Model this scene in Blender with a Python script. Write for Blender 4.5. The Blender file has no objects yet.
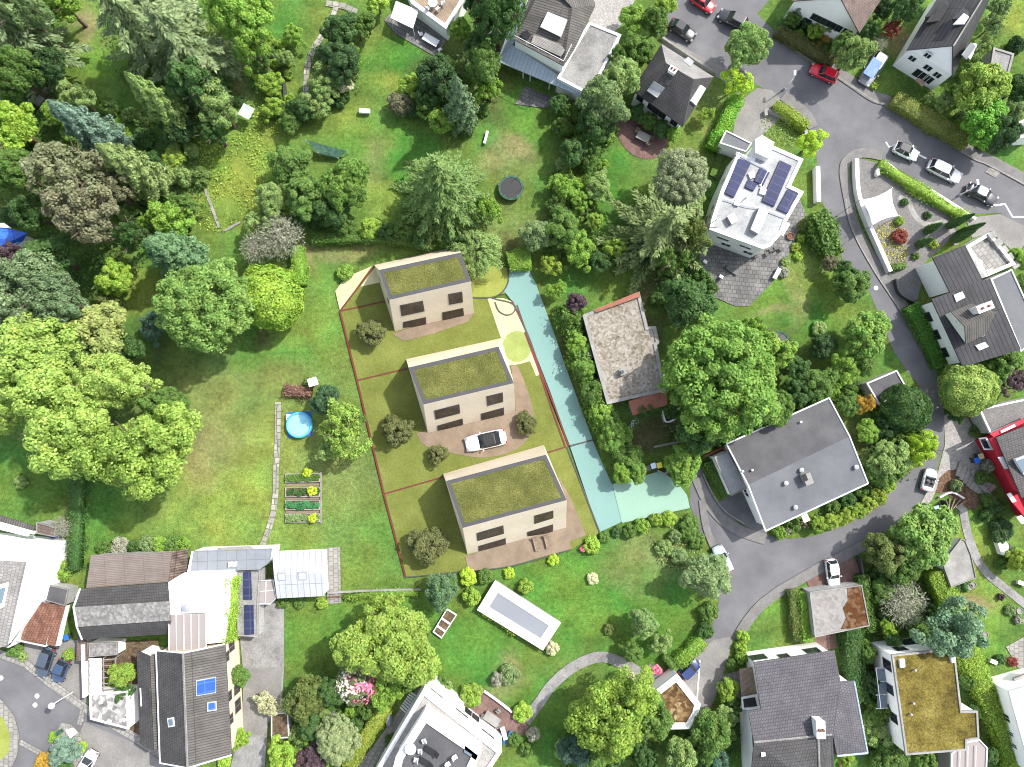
import bpy, bmesh, math, random
import numpy as np
from mathutils import Vector, Matrix
from math import radians, sin, cos, pi
random.seed(7)
S = bpy.context.scene
COL = S.collection
# ------------------------------------------------------------------ camera model (drone, almost straight down)
FPX, TH, CZ = 720.0, radians(3.25), 93.6
_c, _s = cos(TH), sin(TH)
def ray(px, py):
    dx, dy = (px - 512) / FPX, -(py - 383.5) / FPX
    return Vector((dx, dy * _c + _s, dy * _s - _c))
def P(px, py, z=0.0):                      # survey point of the photo at height z, in metres
    d = ray(px, py)
    t = (z - CZ) / d.z
    return Vector((t * d.x, t * d.y, z))
def PP(px, py, plane):                     # survey point on a sloping plane (point, normal)
    o, n = plane
    d = ray(px, py)
    e = Vector((0, 0, CZ))
    t = (o - e).dot(n) / d.dot(n)
    return e + d * t
def plane3(a, b, c):
    n = (b - a).cross(c - a).normalized()
    if n.z < 0: n = -n
    return (a.copy(), n)
def L(pts, z=0.0): return [P(x, y, z) for x, y in pts]
MPP = 0.13                                  # metres per pixel on the ground
cam = bpy.data.objects.new('camera', bpy.data.cameras.new('camera'))
COL.objects.link(cam)
cam.location = (0, 0, CZ); cam.rotation_euler = (TH, 0, 0)
cam.data.sensor_width = 36; cam.data.lens = 36 * FPX / 1024; cam.data.clip_end = 6000
S.camera = cam
S.render.resolution_x, S.render.resolution_y = 1024, 767
# ------------------------------------------------------------------ light
SUN_EL, SUN_AZ = radians(49), Vector((0.82, 0.57)).normalized()
w = bpy.data.worlds.new('World'); S.world = w; w.use_nodes = True
nt = w.node_tree; nt.nodes.clear()
sky = nt.nodes.new('ShaderNodeTexSky'); sky.sky_type = 'NISHITA'; sky.sun_disc = False
sky.sun_elevation = SUN_EL; sky.sun_rotation = math.atan2(SUN_AZ.x, SUN_AZ.y)
sky.dust_density = 2.0; sky.ozone_density = 0.6
bg = nt.nodes.new('ShaderNodeBackground'); bg.inputs[1].default_value = 0.15
wo = nt.nodes.new('ShaderNodeOutputWorld')
hs = nt.nodes.new('ShaderNodeHueSaturation'); hs.inputs['Saturation'].default_value = .5; nt.links.new(sky.outputs[0], hs.inputs['Color']); nt.links.new(hs.outputs[0], bg.inputs[0]); nt.links.new(bg.outputs[0], wo.inputs[0])
sl = bpy.data.lights.new('sun', 'SUN'); sl.energy = 2.85; sl.angle = radians(1.2); sl.color = (1, 0.955, 0.88)
so = bpy.data.objects.new('sun', sl); COL.objects.link(so); so.location = (60, 45, 120)
sv = Vector((SUN_AZ.x * cos(SUN_EL), SUN_AZ.y * cos(SUN_EL), sin(SUN_EL)))
so.rotation_euler = sv.to_track_quat('Z', 'Y').to_euler()
S.view_settings.view_transform = 'Standard'; S.view_settings.look = 'None'
S.view_settings.exposure = 1.2; S.view_settings.gamma = 1.0; S.view_settings.use_curve_mapping = False
S.render.engine = 'CYCLES'
S.cycles.filter_width = 1.05; S.cycles.max_bounces = 5; S.cycles.diffuse_bounces = 3; S.cycles.glossy_bounces = 2
S.cycles.transmission_bounces = 4; S.cycles.transparent_max_bounces = 4
S.cycles.caustics_reflective = False; S.cycles.caustics_refractive = False
# ------------------------------------------------------------------ objects
def tag(o, label=None, cat=None, group=None, kind=None):
    if label: o['label'] = label
    if cat: o['category'] = cat
    if group: o['group'] = group
    if kind: o['kind'] = kind
    return o
ROOT = {}
def thing(name, label, cat, loc=(0, 0, 0), group=None):
    o = bpy.data.objects.new(name, None); o.empty_display_size = 0.3
    COL.objects.link(o); o.location = loc
    ROOT[o.name] = Vector(loc)
    return tag(o, label, cat, group)
def link(name, me, parent=None, loc=(0, 0, 0)):
    o = bpy.data.objects.new(name, me); COL.objects.link(o); o.location = loc
    if parent is not None:
        o.parent = parent
        ROOT[o.name] = ROOT[parent.name]
    else:
        ROOT[o.name] = Vector(loc)
    return o
def copy_tree(o, parent=None):
    c = o.copy(); COL.objects.link(c)
    if parent is not None: c.parent = parent
    for ch in list(o.children): copy_tree(ch, c)
    return c
class MB:
    def __init__(s): s.v = []; s.f = []
    def face(s, pts):
        n = len(s.v); s.v += [Vector(p) for p in pts]; s.f.append(list(range(n, n + len(pts))))
    def prism(s, poly, z0, z1, bottom=False, top=True):
        n = len(s.v); k = len(poly)
        s.v += [Vector((p[0], p[1], z0)) for p in poly] + [Vector((p[0], p[1], z1)) for p in poly]
        for i in range(k): j = (i + 1) % k; s.f.append([n + i, n + j, n + k + j, n + k + i])
        if top: s.f.append([n + k + i for i in range(k)])
        if bottom: s.f.append([n + i for i in reversed(range(k))])
        return s
    def ring(s, outer, inner, z0, z1):
        n = len(s.v); k = len(outer)
        for z in (z0, z1):
            s.v += [Vector((p[0], p[1], z)) for p in outer] + [Vector((p[0], p[1], z)) for p in inner]
        for i in range(k):
            j = (i + 1) % k; o0, i0, o1, i1 = n, n + k, n + 2 * k, n + 3 * k
            s.f += [[o0 + i, o0 + j, o1 + j, o1 + i], [i0 + j, i0 + i, i1 + i, i1 + j],
                    [o1 + i, o1 + j, i1 + j, i1 + i], [i0 + i, i0 + j, o0 + j, o0 + i]]
        return s
    def loft(s, rings, cap0=True, cap1=True):
        n = len(s.v); k = len(rings[0])
        for r in rings: s.v += [Vector(p) for p in r]
        for a in range(len(rings) - 1):
            for i in range(k):
                j = (i + 1) % k
                s.f.append([n + a * k + i, n + a * k + j, n + (a + 1) * k + j, n + (a + 1) * k + i])
        if cap0: s.f.append([n + i for i in reversed(range(k))])
        if cap1: s.f.append([n + (len(rings) - 1) * k + i for i in range(k)])
        return s
    def box(s, c, sx, sy, sz, ang=0):      # c = centre of the base
        c = Vector(c); ca, sa = cos(ang), sin(ang)
        q = [(c.x + x * ca - y * sa, c.y + x * sa + y * ca) for x, y in ((-sx/2, -sy/2), (sx/2, -sy/2), (sx/2, sy/2), (-sx/2, sy/2))]
        return s.prism(q, c.z, c.z + sz, bottom=True)
    def bar(s, p, q, w, h=None):           # square bar between two points
        return s.tube(p, q, w / 2 * 1.414, n=4)
    def tube(s, p, q, r0, r1=None, n=8):
        p, q = Vector(p), Vector(q); r1 = r0 if r1 is None else r1
        d = (q - p).normalized(); a = d.orthogonal().normalized(); b = d.cross(a)
        rg = lambda c, r: [c + (a * cos(t) + b * sin(t)) * r for t in [2 * pi * (i + .5) / n for i in range(n)]]
        return s.loft([rg(p, r0), rg(q, r1)])
    def lathe(s, c, prof, n=20):
        c = Vector(c)
        return s.loft([[c + Vector((r * cos(2*pi*i/n), r * sin(2*pi*i/n), z)) for i in range(n)] for r, z in prof])
    def shell(s, polys, th, up=None):      # roof skin: top polygons, undersides and the outer edges only
        key = lambda p: (round(p.x, 2), round(p.y, 2), round(p.z, 2))
        cnt = {}
        for po in polys:
            for i in range(len(po)):
                e = frozenset((key(po[i]), key(po[(i + 1) % len(po)]))); cnt[e] = cnt.get(e, 0) + 1
        dn = Vector((0, 0, -th))
        for po in polys:
            s.face(po); s.face([p + dn for p in reversed(po)])
            for i in range(len(po)):
                a, b = po[i], po[(i + 1) % len(po)]
                if cnt[frozenset((key(a), key(b)))] == 1: s.face([b, a, a + dn, b + dn])
        return s
    def slab(s, pts, n, t):                # polygon thickened along its normal
        q = [p + n * t for p in pts]; p0 = [p - n * 0.03 for p in pts]
        return s.loft([p0, q])
    def build(s, name, mat, parent=None, smooth=False, loc=None, bev=0):
        if parent is not None: off = ROOT[parent.name]
        elif loc is not None: off = Vector(loc)
        else:
            xs = [v.x for v in s.v]; ys = [v.y for v in s.v]
            off = Vector(((min(xs) + max(xs)) / 2, (min(ys) + max(ys)) / 2, min(v.z for v in s.v)))
        me = bpy.data.meshes.new(name)
        me.from_pydata([v - off for v in s.v], [], s.f)
        bm = bmesh.new(); bm.from_mesh(me)
        bmesh.ops.remove_doubles(bm, verts=bm.verts, dist=0.0005)
        bmesh.ops.recalc_face_normals(bm, faces=bm.faces)
        if bev: bmesh.ops.bevel(bm, geom=list(bm.edges), offset=bev, segments=2, affect='EDGES', profile=0.6)
        uv = bm.loops.layers.uv.new('uv')
        for f in bm.faces:
            e = max(f.edges, key=lambda e: e.calc_length()); u = (e.verts[1].co - e.verts[0].co)
            if u.length < 1e-6: continue
            u.normalize(); n = f.normal; vv = n.cross(u)
            f.smooth = smooth
            for l in f.loops:
                p = l.vert.co; l[uv].uv = (p.dot(u), p.dot(vv))
        bm.to_mesh(me); bm.free()
        if mat is not None: me.materials.append(mat)
        return link(name, me, parent, (0, 0, 0) if parent is not None else off)
def inset(poly, d):
    k = len(poly); A = sum(poly[i][0] * poly[(i+1) % k][1] - poly[(i+1) % k][0] * poly[i][1] for i in range(k))
    sg = 1 if A > 0 else -1; out = []
    for i in range(k):
        p0, p1, p2 = [Vector((q[0], q[1])) for q in (poly[i-1], poly[i], poly[(i+1) % k])]
        d1 = (p1 - p0).normalized(); d2 = (p2 - p1).normalized()
        n1 = Vector((-d1.y, d1.x)) * sg; n2 = Vector((-d2.y, d2.x)) * sg
        m = n1 + n2
        m = n1 if m.length < .1 else m.normalized()
        out.append(p1 + m * (d / max(.4, m.dot(n1))))
    return out
# ------------------------------------------------------------------ materials
def new_mat(name):
    m = bpy.data.materials.new(name); m.use_nodes = True
    n = m.node_tree.nodes; b = n['Principled BSDF']
    return m, n, m.node_tree.links, b
def C4(c): return (c[0], c[1], c[2], 1)
def noise_mat(name, c1, c2, scale=1.0, rough=.85, bump=.15, bscale=None, c3=None, fine=.25, metal=0, spec=.3, lo=.35, hi=.65):
    m, n, l, b = new_mat(name)
    tc = n.new('ShaderNodeTexCoord')
    no = n.new('ShaderNodeTexNoise'); no.inputs['Scale'].default_value = scale; no.inputs['Detail'].default_value = 7; no.inputs['Roughness'].default_value = .62
    l.new(tc.outputs['Object'], no.inputs['Vector'])
    r = n.new('ShaderNodeValToRGB'); r.color_ramp.elements[0].position = lo; r.color_ramp.elements[1].position = hi
    r.color_ramp.elements[0].color = C4(c1); r.color_ramp.elements[1].color = C4(c2)
    if c3:
        e = r.color_ramp.elements.new((lo + hi) / 2); e.color = C4(c3)
    l.new(no.outputs['Fac'], r.inputs[0])
    n2 = n.new('ShaderNodeTexNoise'); n2.inputs['Scale'].default_value = bscale or scale * 9; n2.inputs['Detail'].default_value = 4
    l.new(tc.outputs['Object'], n2.inputs['Vector'])
    mp = n.new('ShaderNodeMapRange'); mp.inputs[1].default_value = .3; mp.inputs[2].default_value = .7
    mp.inputs[3].default_value = 1 - fine; mp.inputs[4].default_value = 1 + fine
    l.new(n2.outputs['Fac'], mp.inputs[0])
    mx = n.new('ShaderNodeMix'); mx.data_type = 'RGBA'; mx.blend_type = 'MULTIPLY'; mx.inputs['Factor'].default_value = 1
    l.new(r.outputs[0], mx.inputs['A']); l.new(mp.outputs[0], mx.inputs['B'])
    l.new(mx.outputs['Result'], b.inputs['Base Color'])
    b.inputs['Roughness'].default_value = rough; b.inputs['Metallic'].default_value = metal; b.inputs['Specular IOR Level'].default_value = spec
    if bump:
        bp = n.new('ShaderNodeBump'); bp.inputs['Strength'].default_value = bump; bp.inputs['Distance'].default_value = .08
        l.new(n2.outputs['Fac'], bp.inputs['Height']); l.new(bp.outputs[0], b.inputs['Normal'])
    return m
def tile_mat(name, c1, c2, joint, w=.3, h=.35, rough=.75, stain=.35, spec=.3, gap=.03, offset=.5, bump=.5, metal=0, sc=.5):
    m, n, l, b = new_mat(name)
    tc = n.new('ShaderNodeTexCoord')
    br = n.new('ShaderNodeTexBrick'); br.inputs['Scale'].default_value = 1; br.inputs['Brick Width'].default_value = w
    br.inputs['Row Height'].default_value = h; br.inputs['Mortar Size'].default_value = gap; br.offset = offset
    br.inputs['Color1'].default_value = C4(c1); br.inputs['Color2'].default_value = C4(c2); br.inputs['Mortar'].default_value = C4(joint)
    l.new(tc.outputs['UV'], br.inputs['Vector'])
    no = n.new('ShaderNodeTexNoise'); no.inputs['Scale'].default_value = sc; no.inputs['Detail'].default_value = 8; no.inputs['Roughness'].default_value = .65
    l.new(tc.outputs['Object'], no.inputs['Vector'])
    mp = n.new('ShaderNodeMapRange'); mp.inputs[1].default_value = .3; mp.inputs[2].default_value = .7
    mp.inputs[3].default_value = 1 - stain; mp.inputs[4].default_value = 1 + stain
    l.new(no.outputs['Fac'], mp.inputs[0])
    mx = n.new('ShaderNodeMix'); mx.data_type = 'RGBA'; mx.blend_type = 'MULTIPLY'; mx.inputs['Factor'].default_value = 1
    l.new(br.outputs['Color'], mx.inputs['A']); l.new(mp.outputs[0], mx.inputs['B'])
    l.new(mx.outputs['Result'], b.inputs['Base Color'])
    b.inputs['Roughness'].default_value = rough; b.inputs['Specular IOR Level'].default_value = spec; b.inputs['Metallic'].default_value = metal
    bp = n.new('ShaderNodeBump'); bp.inputs['Strength'].default_value = bump; bp.inputs['Distance'].default_value = .04; bp.invert = True
    l.new(br.outputs['Fac'], bp.inputs['Height']); l.new(bp.outputs[0], b.inputs['Normal'])
    return m
def gravel_mat(name, cols, scale=4, rough=.95, big=.5, bump=.6):
    m, n, l, b = new_mat(name)
    tc = n.new('ShaderNodeTexCoord')
    vo = n.new('ShaderNodeTexVoronoi'); vo.inputs['Scale'].default_value = scale
    l.new(tc.outputs['Object'], vo.inputs['Vector'])
    no = n.new('ShaderNodeTexNoise'); no.inputs['Scale'].default_value = big; no.inputs['Detail'].default_value = 8; no.inputs['Roughness'].default_value = .7
    l.new(tc.outputs['Object'], no.inputs['Vector'])
    sp = n.new('ShaderNodeSeparateColor'); l.new(vo.outputs['Color'], sp.inputs[0])
    ad = n.new('ShaderNodeMath'); ad.operation = 'MULTIPLY_ADD'; ad.inputs[1].default_value = .62
    l.new(sp.outputs[0], ad.inputs[0])
    m2 = n.new('ShaderNodeMapRange'); m2.inputs[1].default_value = .3; m2.inputs[2].default_value = .7; m2.inputs[3].default_value = 0; m2.inputs[4].default_value = .4
    l.new(no.outputs['Fac'], m2.inputs[0]); l.new(m2.outputs[0], ad.inputs[2])
    r = n.new('ShaderNodeValToRGB'); k = len(cols)
    r.color_ramp.elements[0].color = C4(cols[0]); r.color_ramp.elements[1].color = C4(cols[-1])
    for i in range(1, k - 1):
        e = r.color_ramp.elements.new(i / (k - 1)); e.color = C4(cols[i])
    l.new(ad.outputs[0], r.inputs[0]); l.new(r.outputs[0], b.inputs['Base Color'])
    b.inputs['Roughness'].default_value = rough; b.inputs['Specular IOR Level'].default_value = .2
    bp = n.new('ShaderNodeBump'); bp.inputs['Strength'].default_value = bump; bp.inputs['Distance'].default_value = .05
    l.new(vo.outputs['Distance'], bp.inputs['Height']); l.new(bp.outputs[0], b.inputs['Normal'])
    return m
def plain(name, c, rough=.5, metal=0, spec=.5, coat=0):
    m = noise_mat(name, [x * .9 for x in c], [min(1, x * 1.08) for x in c], .8, rough, 0.0, None, None, .06, metal, spec)
    if coat: m.node_tree.nodes['Principled BSDF'].inputs['Coat Weight'].default_value = coat
    return m
def objcol_mat(name, rough=.3, coat=.6, spec=.5, metal=0):
    m, n, l, b = new_mat(name)
    oi = n.new('ShaderNodeObjectInfo'); l.new(oi.outputs['Color'], b.inputs['Base Color'])
    b.inputs['Roughness'].default_value = rough; b.inputs['Coat Weight'].default_value = coat; b.inputs['Metallic'].default_value = metal
    return m
def glass_mat(name, c=(.02, .025, .03), rough=.08):
    m, n, l, b = new_mat(name)
    b.inputs['Base Color'].default_value = C4(c); b.inputs['Roughness'].default_value = rough; b.inputs['Specular IOR Level'].default_value = .4
    return m
def leaf_mat(name, trans=.3, var=.45, rough=.55):
    m, n, l, b = new_mat(name)
    oi = n.new('ShaderNodeObjectInfo'); ge = n.new('ShaderNodeNewGeometry'); tc = n.new('ShaderNodeTexCoord')
    no = n.new('ShaderNodeTexNoise'); no.inputs['Scale'].default_value = .75; no.inputs['Detail'].default_value = 3
    l.new(tc.outputs['Object'], no.inputs['Vector'])
    hs = n.new('ShaderNodeHueSaturation')
    mh = n.new('ShaderNodeMapRange'); mh.inputs[3].default_value = .487; mh.inputs[4].default_value = .513
    mh.inputs[1].default_value = .3; mh.inputs[2].default_value = .7
    l.new(no.outputs['Fac'], mh.inputs[0]); l.new(mh.outputs[0], hs.inputs['Hue'])
    mv = n.new('ShaderNodeMapRange'); mv.inputs[3].default_value = 1 - var; mv.inputs[4].default_value = 1 + var
    l.new(ge.outputs['Random Per Island'], mv.inputs[0]); l.new(mv.outputs[0], hs.inputs['Value'])
    l.new(oi.outputs['Color'], hs.inputs['Color'])
    l.new(hs.outputs[0], b.inputs['Base Color'])
    b.inputs['Roughness'].default_value = rough; b.inputs['Specular IOR Level'].default_value = .25
    tr = n.new('ShaderNodeBsdfTranslucent'); l.new(hs.outputs[0], tr.inputs[0])
    ms = n.new('ShaderNodeMixShader'); ms.inputs[0].default_value = trans
    l.new(b.outputs[0], ms.inputs[1]); l.new(tr.outputs[0], ms.inputs[2]); l.new(ms.outputs[0], n['Material Output'].inputs[0])
    return m
M = {}
M['leaf'] = leaf_mat('leaf', .42, .38); M['needle'] = leaf_mat('needle', .3, .36, .6)
M['bark'] = noise_mat('bark', (.07, .05, .035), (.16, .12, .09), 3, .95, .5)
M['twig'] = noise_mat('twig', (.2, .17, .15), (.32, .28, .25), 3, .95, .3)
M['asphalt'] = noise_mat('asphalt', (.100, .100, .108), (.155, .155, .163), .22, .92, .12, 14, (.126, .126, .135), .16, lo=.3, hi=.7)
M['asphalt_light'] = noise_mat('asphalt_light', (.149, .141, .138), (.237, .224, .214), .3, .92, .15, 10, (.185, .178, .170), .2, lo=.3, hi=.7)
M['asphalt_dark'] = noise_mat('asphalt_dark', (.079, .079, .084), (.131, .131, .135), .3, .9, .1, 14, None, .15)
M['sidewalk'] = noise_mat('sidewalk', (.125, .122, .118), (.19, .185, .178), .8, .9, .1, 9, (.155, .15, .146), .18, lo=.3, hi=.7)
M['white_wall_lift'] = noise_mat('white_wall_lift', (.84, .84, .83), (.9, .9, .89), .5, .8, .05, 6, None, .04)  # wall white with light put into the colour, offsetting shade on upright faces
M['roof_white'] = noise_mat('roof_white', (.23, .238, .242), (.35, .358, .362), .5, .85, .08, 7, (.3, .308, .312), .16, lo=.3, hi=.65)
M['kerb'] = noise_mat('kerb', (.183, .176, .169), (.268, .260, .246), 2, .9, .1)
M['paver_dark'] = tile_mat('paver_dark', (.119, .119, .119), (.174, .170, .167), (.072, .072, .067), .55, .55, .9, .4, gap=.035, sc=.35)
M['paver'] = tile_mat('paver', (.206, .199, .186), (.260, .251, .233), (.137, .130, .117), .6, .6, .9, .25, gap=.04)
M['paver_red'] = tile_mat('paver_red', (.150, .090, .078), (.187, .116, .101), (.113, .075, .067), .3, .3, .9, .3, gap=.02)
M['stone_path'] = tile_mat('stone_path', (.211, .204, .183), (.352, .338, .303), (.120, .134, .070), .9, .75, .9, .3, gap=.06)
M['concrete'] = noise_mat('concrete', (.190, .184, .174), (.291, .285, .273), .6, .9, .1, 8, None, .15)
M['concrete_dirty'] = noise_mat('concrete_dirty', (.116, .114, .107), (.250, .247, .238), .45, .9, .1, 7, (.197, .194, .189), .25, lo=.3, hi=.62)
M['gravel_light'] = gravel_mat('gravel_light', [(.198, .188, .179), (.277, .264, .251), (.363, .350, .337)], 6, big=.3)
M['gravel_grey'] = gravel_mat('gravel_grey', [(.113, .109, .109), (.155, .151, .148), (.197, .190, .187)], 7, big=.4)
M['gravel_roof'] = gravel_mat('gravel_roof', [(.083, .073, .048), (.190, .165, .130), (.266, .244, .212), (.329, .311, .285)], 3.6, big=.45)
M['pebble_roof'] = gravel_mat('pebble_roof', [(.064, .064, .064), (.269, .262, .256), (.448, .442, .435)], 1.9, big=1.2)
M['mulch'] = gravel_mat('mulch', [(.056, .036, .024), (.120, .072, .048), (.192, .120, .080)], 5)
M['soil'] = gravel_mat('soil', [(.05, .035, .022), (.1, .072, .045), (.16, .115, .075)], 4)
M['brown_terrace'] = noise_mat('brown_terrace', (.168, .126, .088), (.239, .183, .133), .35, .9, .1, 8, None, .1)
M['plot_lawn'] = noise_mat('plot_lawn', (.098, .118, .022), (.172, .192, .046), .22, .95, .25, 6, (.13, .15, .032), .16, lo=.3, hi=.7)
M['lime'] = noise_mat('lime', (.188, .216, .042), (.244, .272, .063), .4, .95, .2, 6, None, .1)
M['lime_pale'] = noise_mat('lime_pale', (.204, .251, .066), (.264, .310, .099), .4, .95, .2, 6, None, .08)
M['pale_sand'] = noise_mat('pale_sand', (.434, .403, .224), (.511, .473, .294), .4, .95, .1, 8, None, .08)
M['teal'] = noise_mat('teal', (.15, .27, .25), (.175, .295, .27), .12, .85, .05, 9, None, .04)
M['mint'] = noise_mat('mint', (.206, .337, .263), (.234, .365, .291), .15, .85, .05, 9, None, .04)
M['red_line'] = plain('red_line', (.12, .018, .012), .7)
M['window_brown'] = noise_mat('window_brown', (.03, .022, .016), (.075, .055, .04), .9, .35, 0, 4, None, .2)
M['dark_line'] = plain('dark_line', (.05, .055, .05), .7)
M['white_paint'] = noise_mat('white_paint', (.6, .6, .58), (.78, .78, .76), 2, .8, .05)
M['white_wall'] = noise_mat('white_wall', (.648, .643, .630), (.738, .733, .720), .5, .8, .05, 6, None, .04)
M['cream_wall'] = noise_mat('cream_wall', (.57, .485, .365), (.645, .56, .43), .35, .85, .06, 5, None, .05)
M['grey_wall'] = noise_mat('grey_wall', (.3, .3, .3), (.4, .4, .4), .5, .85, .1)
M['red_wall'] = noise_mat('red_wall', (.36, .014, .03), (.44, .02, .04), .5, .7, .05, 6, None, .08)
M['white_metal'] = plain('white_metal', (.686, .695, .704), .4)
M['grey_metal'] = plain('grey_metal', (.33, .34, .36), .45, .3)
M['dark_metal'] = plain('dark_metal', (.05, .05, .055), .45)
M['black'] = plain('black', (.015, .015, .016), .5)
M['green_roof'] = noise_mat('green_roof', (.059, .067, .014), (.135, .137, .038), .55, .95, .7, 6, (.090, .095, .022), .45, lo=.3, hi=.7)
M['sedum_roof'] = noise_mat('sedum_roof', (.046, .035, .007), (.161, .133, .032), .3, .95, .7, 5, (.110, .087, .015), .45, lo=.36, hi=.6)
M['moss_roof'] = gravel_mat('moss_roof', [(.02, .02, .01), (.06, .036, .016), (.1, .06, .025), (.19, .13, .06), (.42, .34, .22)], 2.4, big=1.1)
M['rusty_roof'] = gravel_mat('rusty_roof', [(.17, .16, .15), (.23, .22, .21), (.28, .27, .255)], 2.4, big=.5)
M['rust'] = gravel_mat('rust', [(.040, .016, .006), (.096, .040, .014), (.160, .120, .080)], 2.2, big=.9)
M['roof_trim'] = plain('roof_trim', (.052, .052, .056), .7)
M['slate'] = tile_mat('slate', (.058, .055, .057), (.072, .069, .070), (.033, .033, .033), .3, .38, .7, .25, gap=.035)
M['slate_dark'] = tile_mat('slate_dark', (.041, .041, .047), (.051, .051, .056), (.021, .021, .022), 9, .5, .6, .25, gap=.05, offset=0)
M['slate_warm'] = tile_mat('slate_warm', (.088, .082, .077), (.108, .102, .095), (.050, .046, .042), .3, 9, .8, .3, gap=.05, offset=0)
M['slate_rough'] = gravel_mat('slate_rough', [(.110, .106, .103), (.179, .172, .168), (.289, .282, .275)], 3.2, big=1)
M['slate_violet'] = tile_mat('slate_violet', (.074, .070, .082), (.095, .092, .103), (.046, .044, .049), .3, .36, .75, .22, gap=.04)
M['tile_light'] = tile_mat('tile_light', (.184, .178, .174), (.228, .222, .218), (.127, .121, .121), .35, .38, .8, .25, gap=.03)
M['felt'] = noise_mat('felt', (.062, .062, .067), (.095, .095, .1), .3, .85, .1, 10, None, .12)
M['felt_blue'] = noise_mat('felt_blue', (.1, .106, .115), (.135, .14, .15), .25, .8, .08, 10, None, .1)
M['tile_red'] = tile_mat('tile_red', (.152, .073, .048), (.216, .107, .073), (.089, .044, .032), .3, .38, .85, .45, gap=.03, sc=1.2)
M['brick_red'] = tile_mat('brick_red', (.259, .099, .064), (.308, .123, .084), (.185, .099, .074), .28, .28, .85, .25, gap=.02)
M['roof_brown'] = tile_mat('roof_brown', (.134, .099, .088), (.169, .127, .113), (.084, .063, .056), .35, .38, .8, .25, gap=.03)
M['corrugated'] = tile_mat('corrugated', (.180, .151, .134), (.208, .176, .158), (.141, .116, .106), 2.4, .22, .8, .18, gap=.04, offset=0)
M['corrugated_old'] = tile_mat('corrugated_old', (.141, .106, .084), (.211, .162, .134), (.063, .042, .035), .2, 3, .85, .6, gap=.05, offset=0, sc=1.5)
M['seam_metal'] = tile_mat('seam_metal', (.363, .376, .416), (.396, .409, .443), (.251, .264, .297), .75, 30, .4, .1, gap=.05, offset=0)
M['seam_blue'] = tile_mat('seam_blue', (.304, .370, .422), (.330, .396, .449), (.238, .297, .350), .5, 30, .4, .1, gap=.05, offset=0)
M['seam_grey'] = tile_mat('seam_grey', (.198, .215, .238), (.217, .234, .257), (.158, .172, .191), 1.2, 30, .5, .12, gap=.04, offset=0)
M['solar'] = tile_mat('solar', (.022, .028, .075), (.028, .034, .09), (.06, .065, .1), 1.0, 1.65, .6, .1, .2, .05, 0, .2)
M['solar_blue'] = tile_mat('solar_blue', (.018, .072, .300), (.021, .084, .336), (.060, .132, .372), 1.2, 1.1, .2, .1, .5, .04, 0, .2)
M['glass'] = glass_mat('glass'); M['glass_blue'] = glass_mat('glass_blue', (.12, .16, .2), .05)
M['skylight'] = plain('skylight', (.612, .629, .646), .25)
M['canopy_glass'] = glass_mat('canopy_glass', (.272, .240, .232), .25)
M['wood'] = tile_mat('wood', (.24, .18, .13), (.3, .23, .17), (.12, .09, .06), 2.5, .14, .85, .3, gap=.02)
M['wood_grey'] = tile_mat('wood_grey', (.24, .225, .21), (.3, .285, .265), (.12, .11, .1), 3, .16, .9, .3, gap=.02)
M['paint'] = objcol_mat('paint'); M['cloth'] = objcol_mat('cloth', .9, 0)
M['tyre'] = plain('tyre', (.02, .02, .02), .9); M['rim'] = plain('rim', (.5, .5, .52), .3, .8)
M['lamp_red'] = plain('lamp_red', (.4, .01, .01), .2); M['lamp_clear'] = plain('lamp_clear', (.200, .210, .225), .1)
M['water'] = glass_mat('water', (.1, .5, .75), .05)
M['pool_blue'] = plain('pool_blue', (.08, .4, .7), .4); M['pool_in'] = plain('pool_in', (.256, .600, .720), .3)
M['mat_blue'] = plain('mat_blue', (.03, .12, .27), .8)
M['tarp_blue'] = noise_mat('tarp_blue', (.024, .096, .496), (.048, .160, .640), .8, .45, .2)
M['cover_grey'] = noise_mat('cover_grey', (.184, .198, .223), (.206, .221, .246), .15, .5, 0, 5, None, .03)
M['net_green'] = noise_mat('net_green', (.02, .06, .04), (.06, .13, .09), 2.5, .9, .4)
def M2(k): return M[k]
# ------------------------------------------------------------------ foliage meshes
def leaf_mesh(name, p, nrm, tan, ln, wd, mat, extra=None, fold=0.0):
    """one small rhombic leaf face per point; p, nrm, tan: (n,3); ln, wd: (n,)"""
    n = len(p)
    nrm = nrm / np.maximum(np.linalg.norm(nrm, axis=1, keepdims=True), 1e-6)
    tan = tan - nrm * np.sum(tan * nrm, axis=1, keepdims=True)
    tan = tan / np.maximum(np.linalg.norm(tan, axis=1, keepdims=True), 1e-6)
    bi = np.cross(nrm, tan)
    ln = ln[:, None] * .5; wd = wd[:, None] * .5
    v = np.empty((n, 4, 3), np.float32)
    v[:, 0] = p - tan * ln; v[:, 1] = p + bi * wd - tan * ln * .15 + nrm * wd * .25
    v[:, 2] = p + tan * ln; v[:, 3] = p - bi * wd - tan * ln * .15 + nrm * wd * .25
    v = v.reshape(-1, 3); nf = n; ex_f = []
    if extra: 
        ev, ex_f = extra; base = len(v); v = np.vstack([v, np.array([tuple(q) for q in ev], np.float32)])
        ex_f = [[i + base for i in f] for f in ex_f]
    me = bpy.data.meshes.new(name)
    idx = np.arange(n * 4, dtype=np.int32); st = np.arange(0, n * 4, 4, dtype=np.int32); tot = np.full(n, 4, np.int32)
    for f in ex_f:
        st = np.append(st, len(idx)).astype(np.int32); tot = np.append(tot, len(f)).astype(np.int32)
        idx = np.append(idx, np.array(f, np.int32))
    me.vertices.add(len(v)); me.vertices.foreach_set('co', v.ravel().astype(np.float32))
    me.loops.add(len(idx)); me.loops.foreach_set('vertex_index', idx.astype(np.int32))
    me.polygons.add(len(st)); me.polygons.foreach_set('loop_start', st); me.polygons.foreach_set('loop_total', tot)
    me.update(calc_edges=True); me.validate()
    me.materials.append(mat)
    return me
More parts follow.
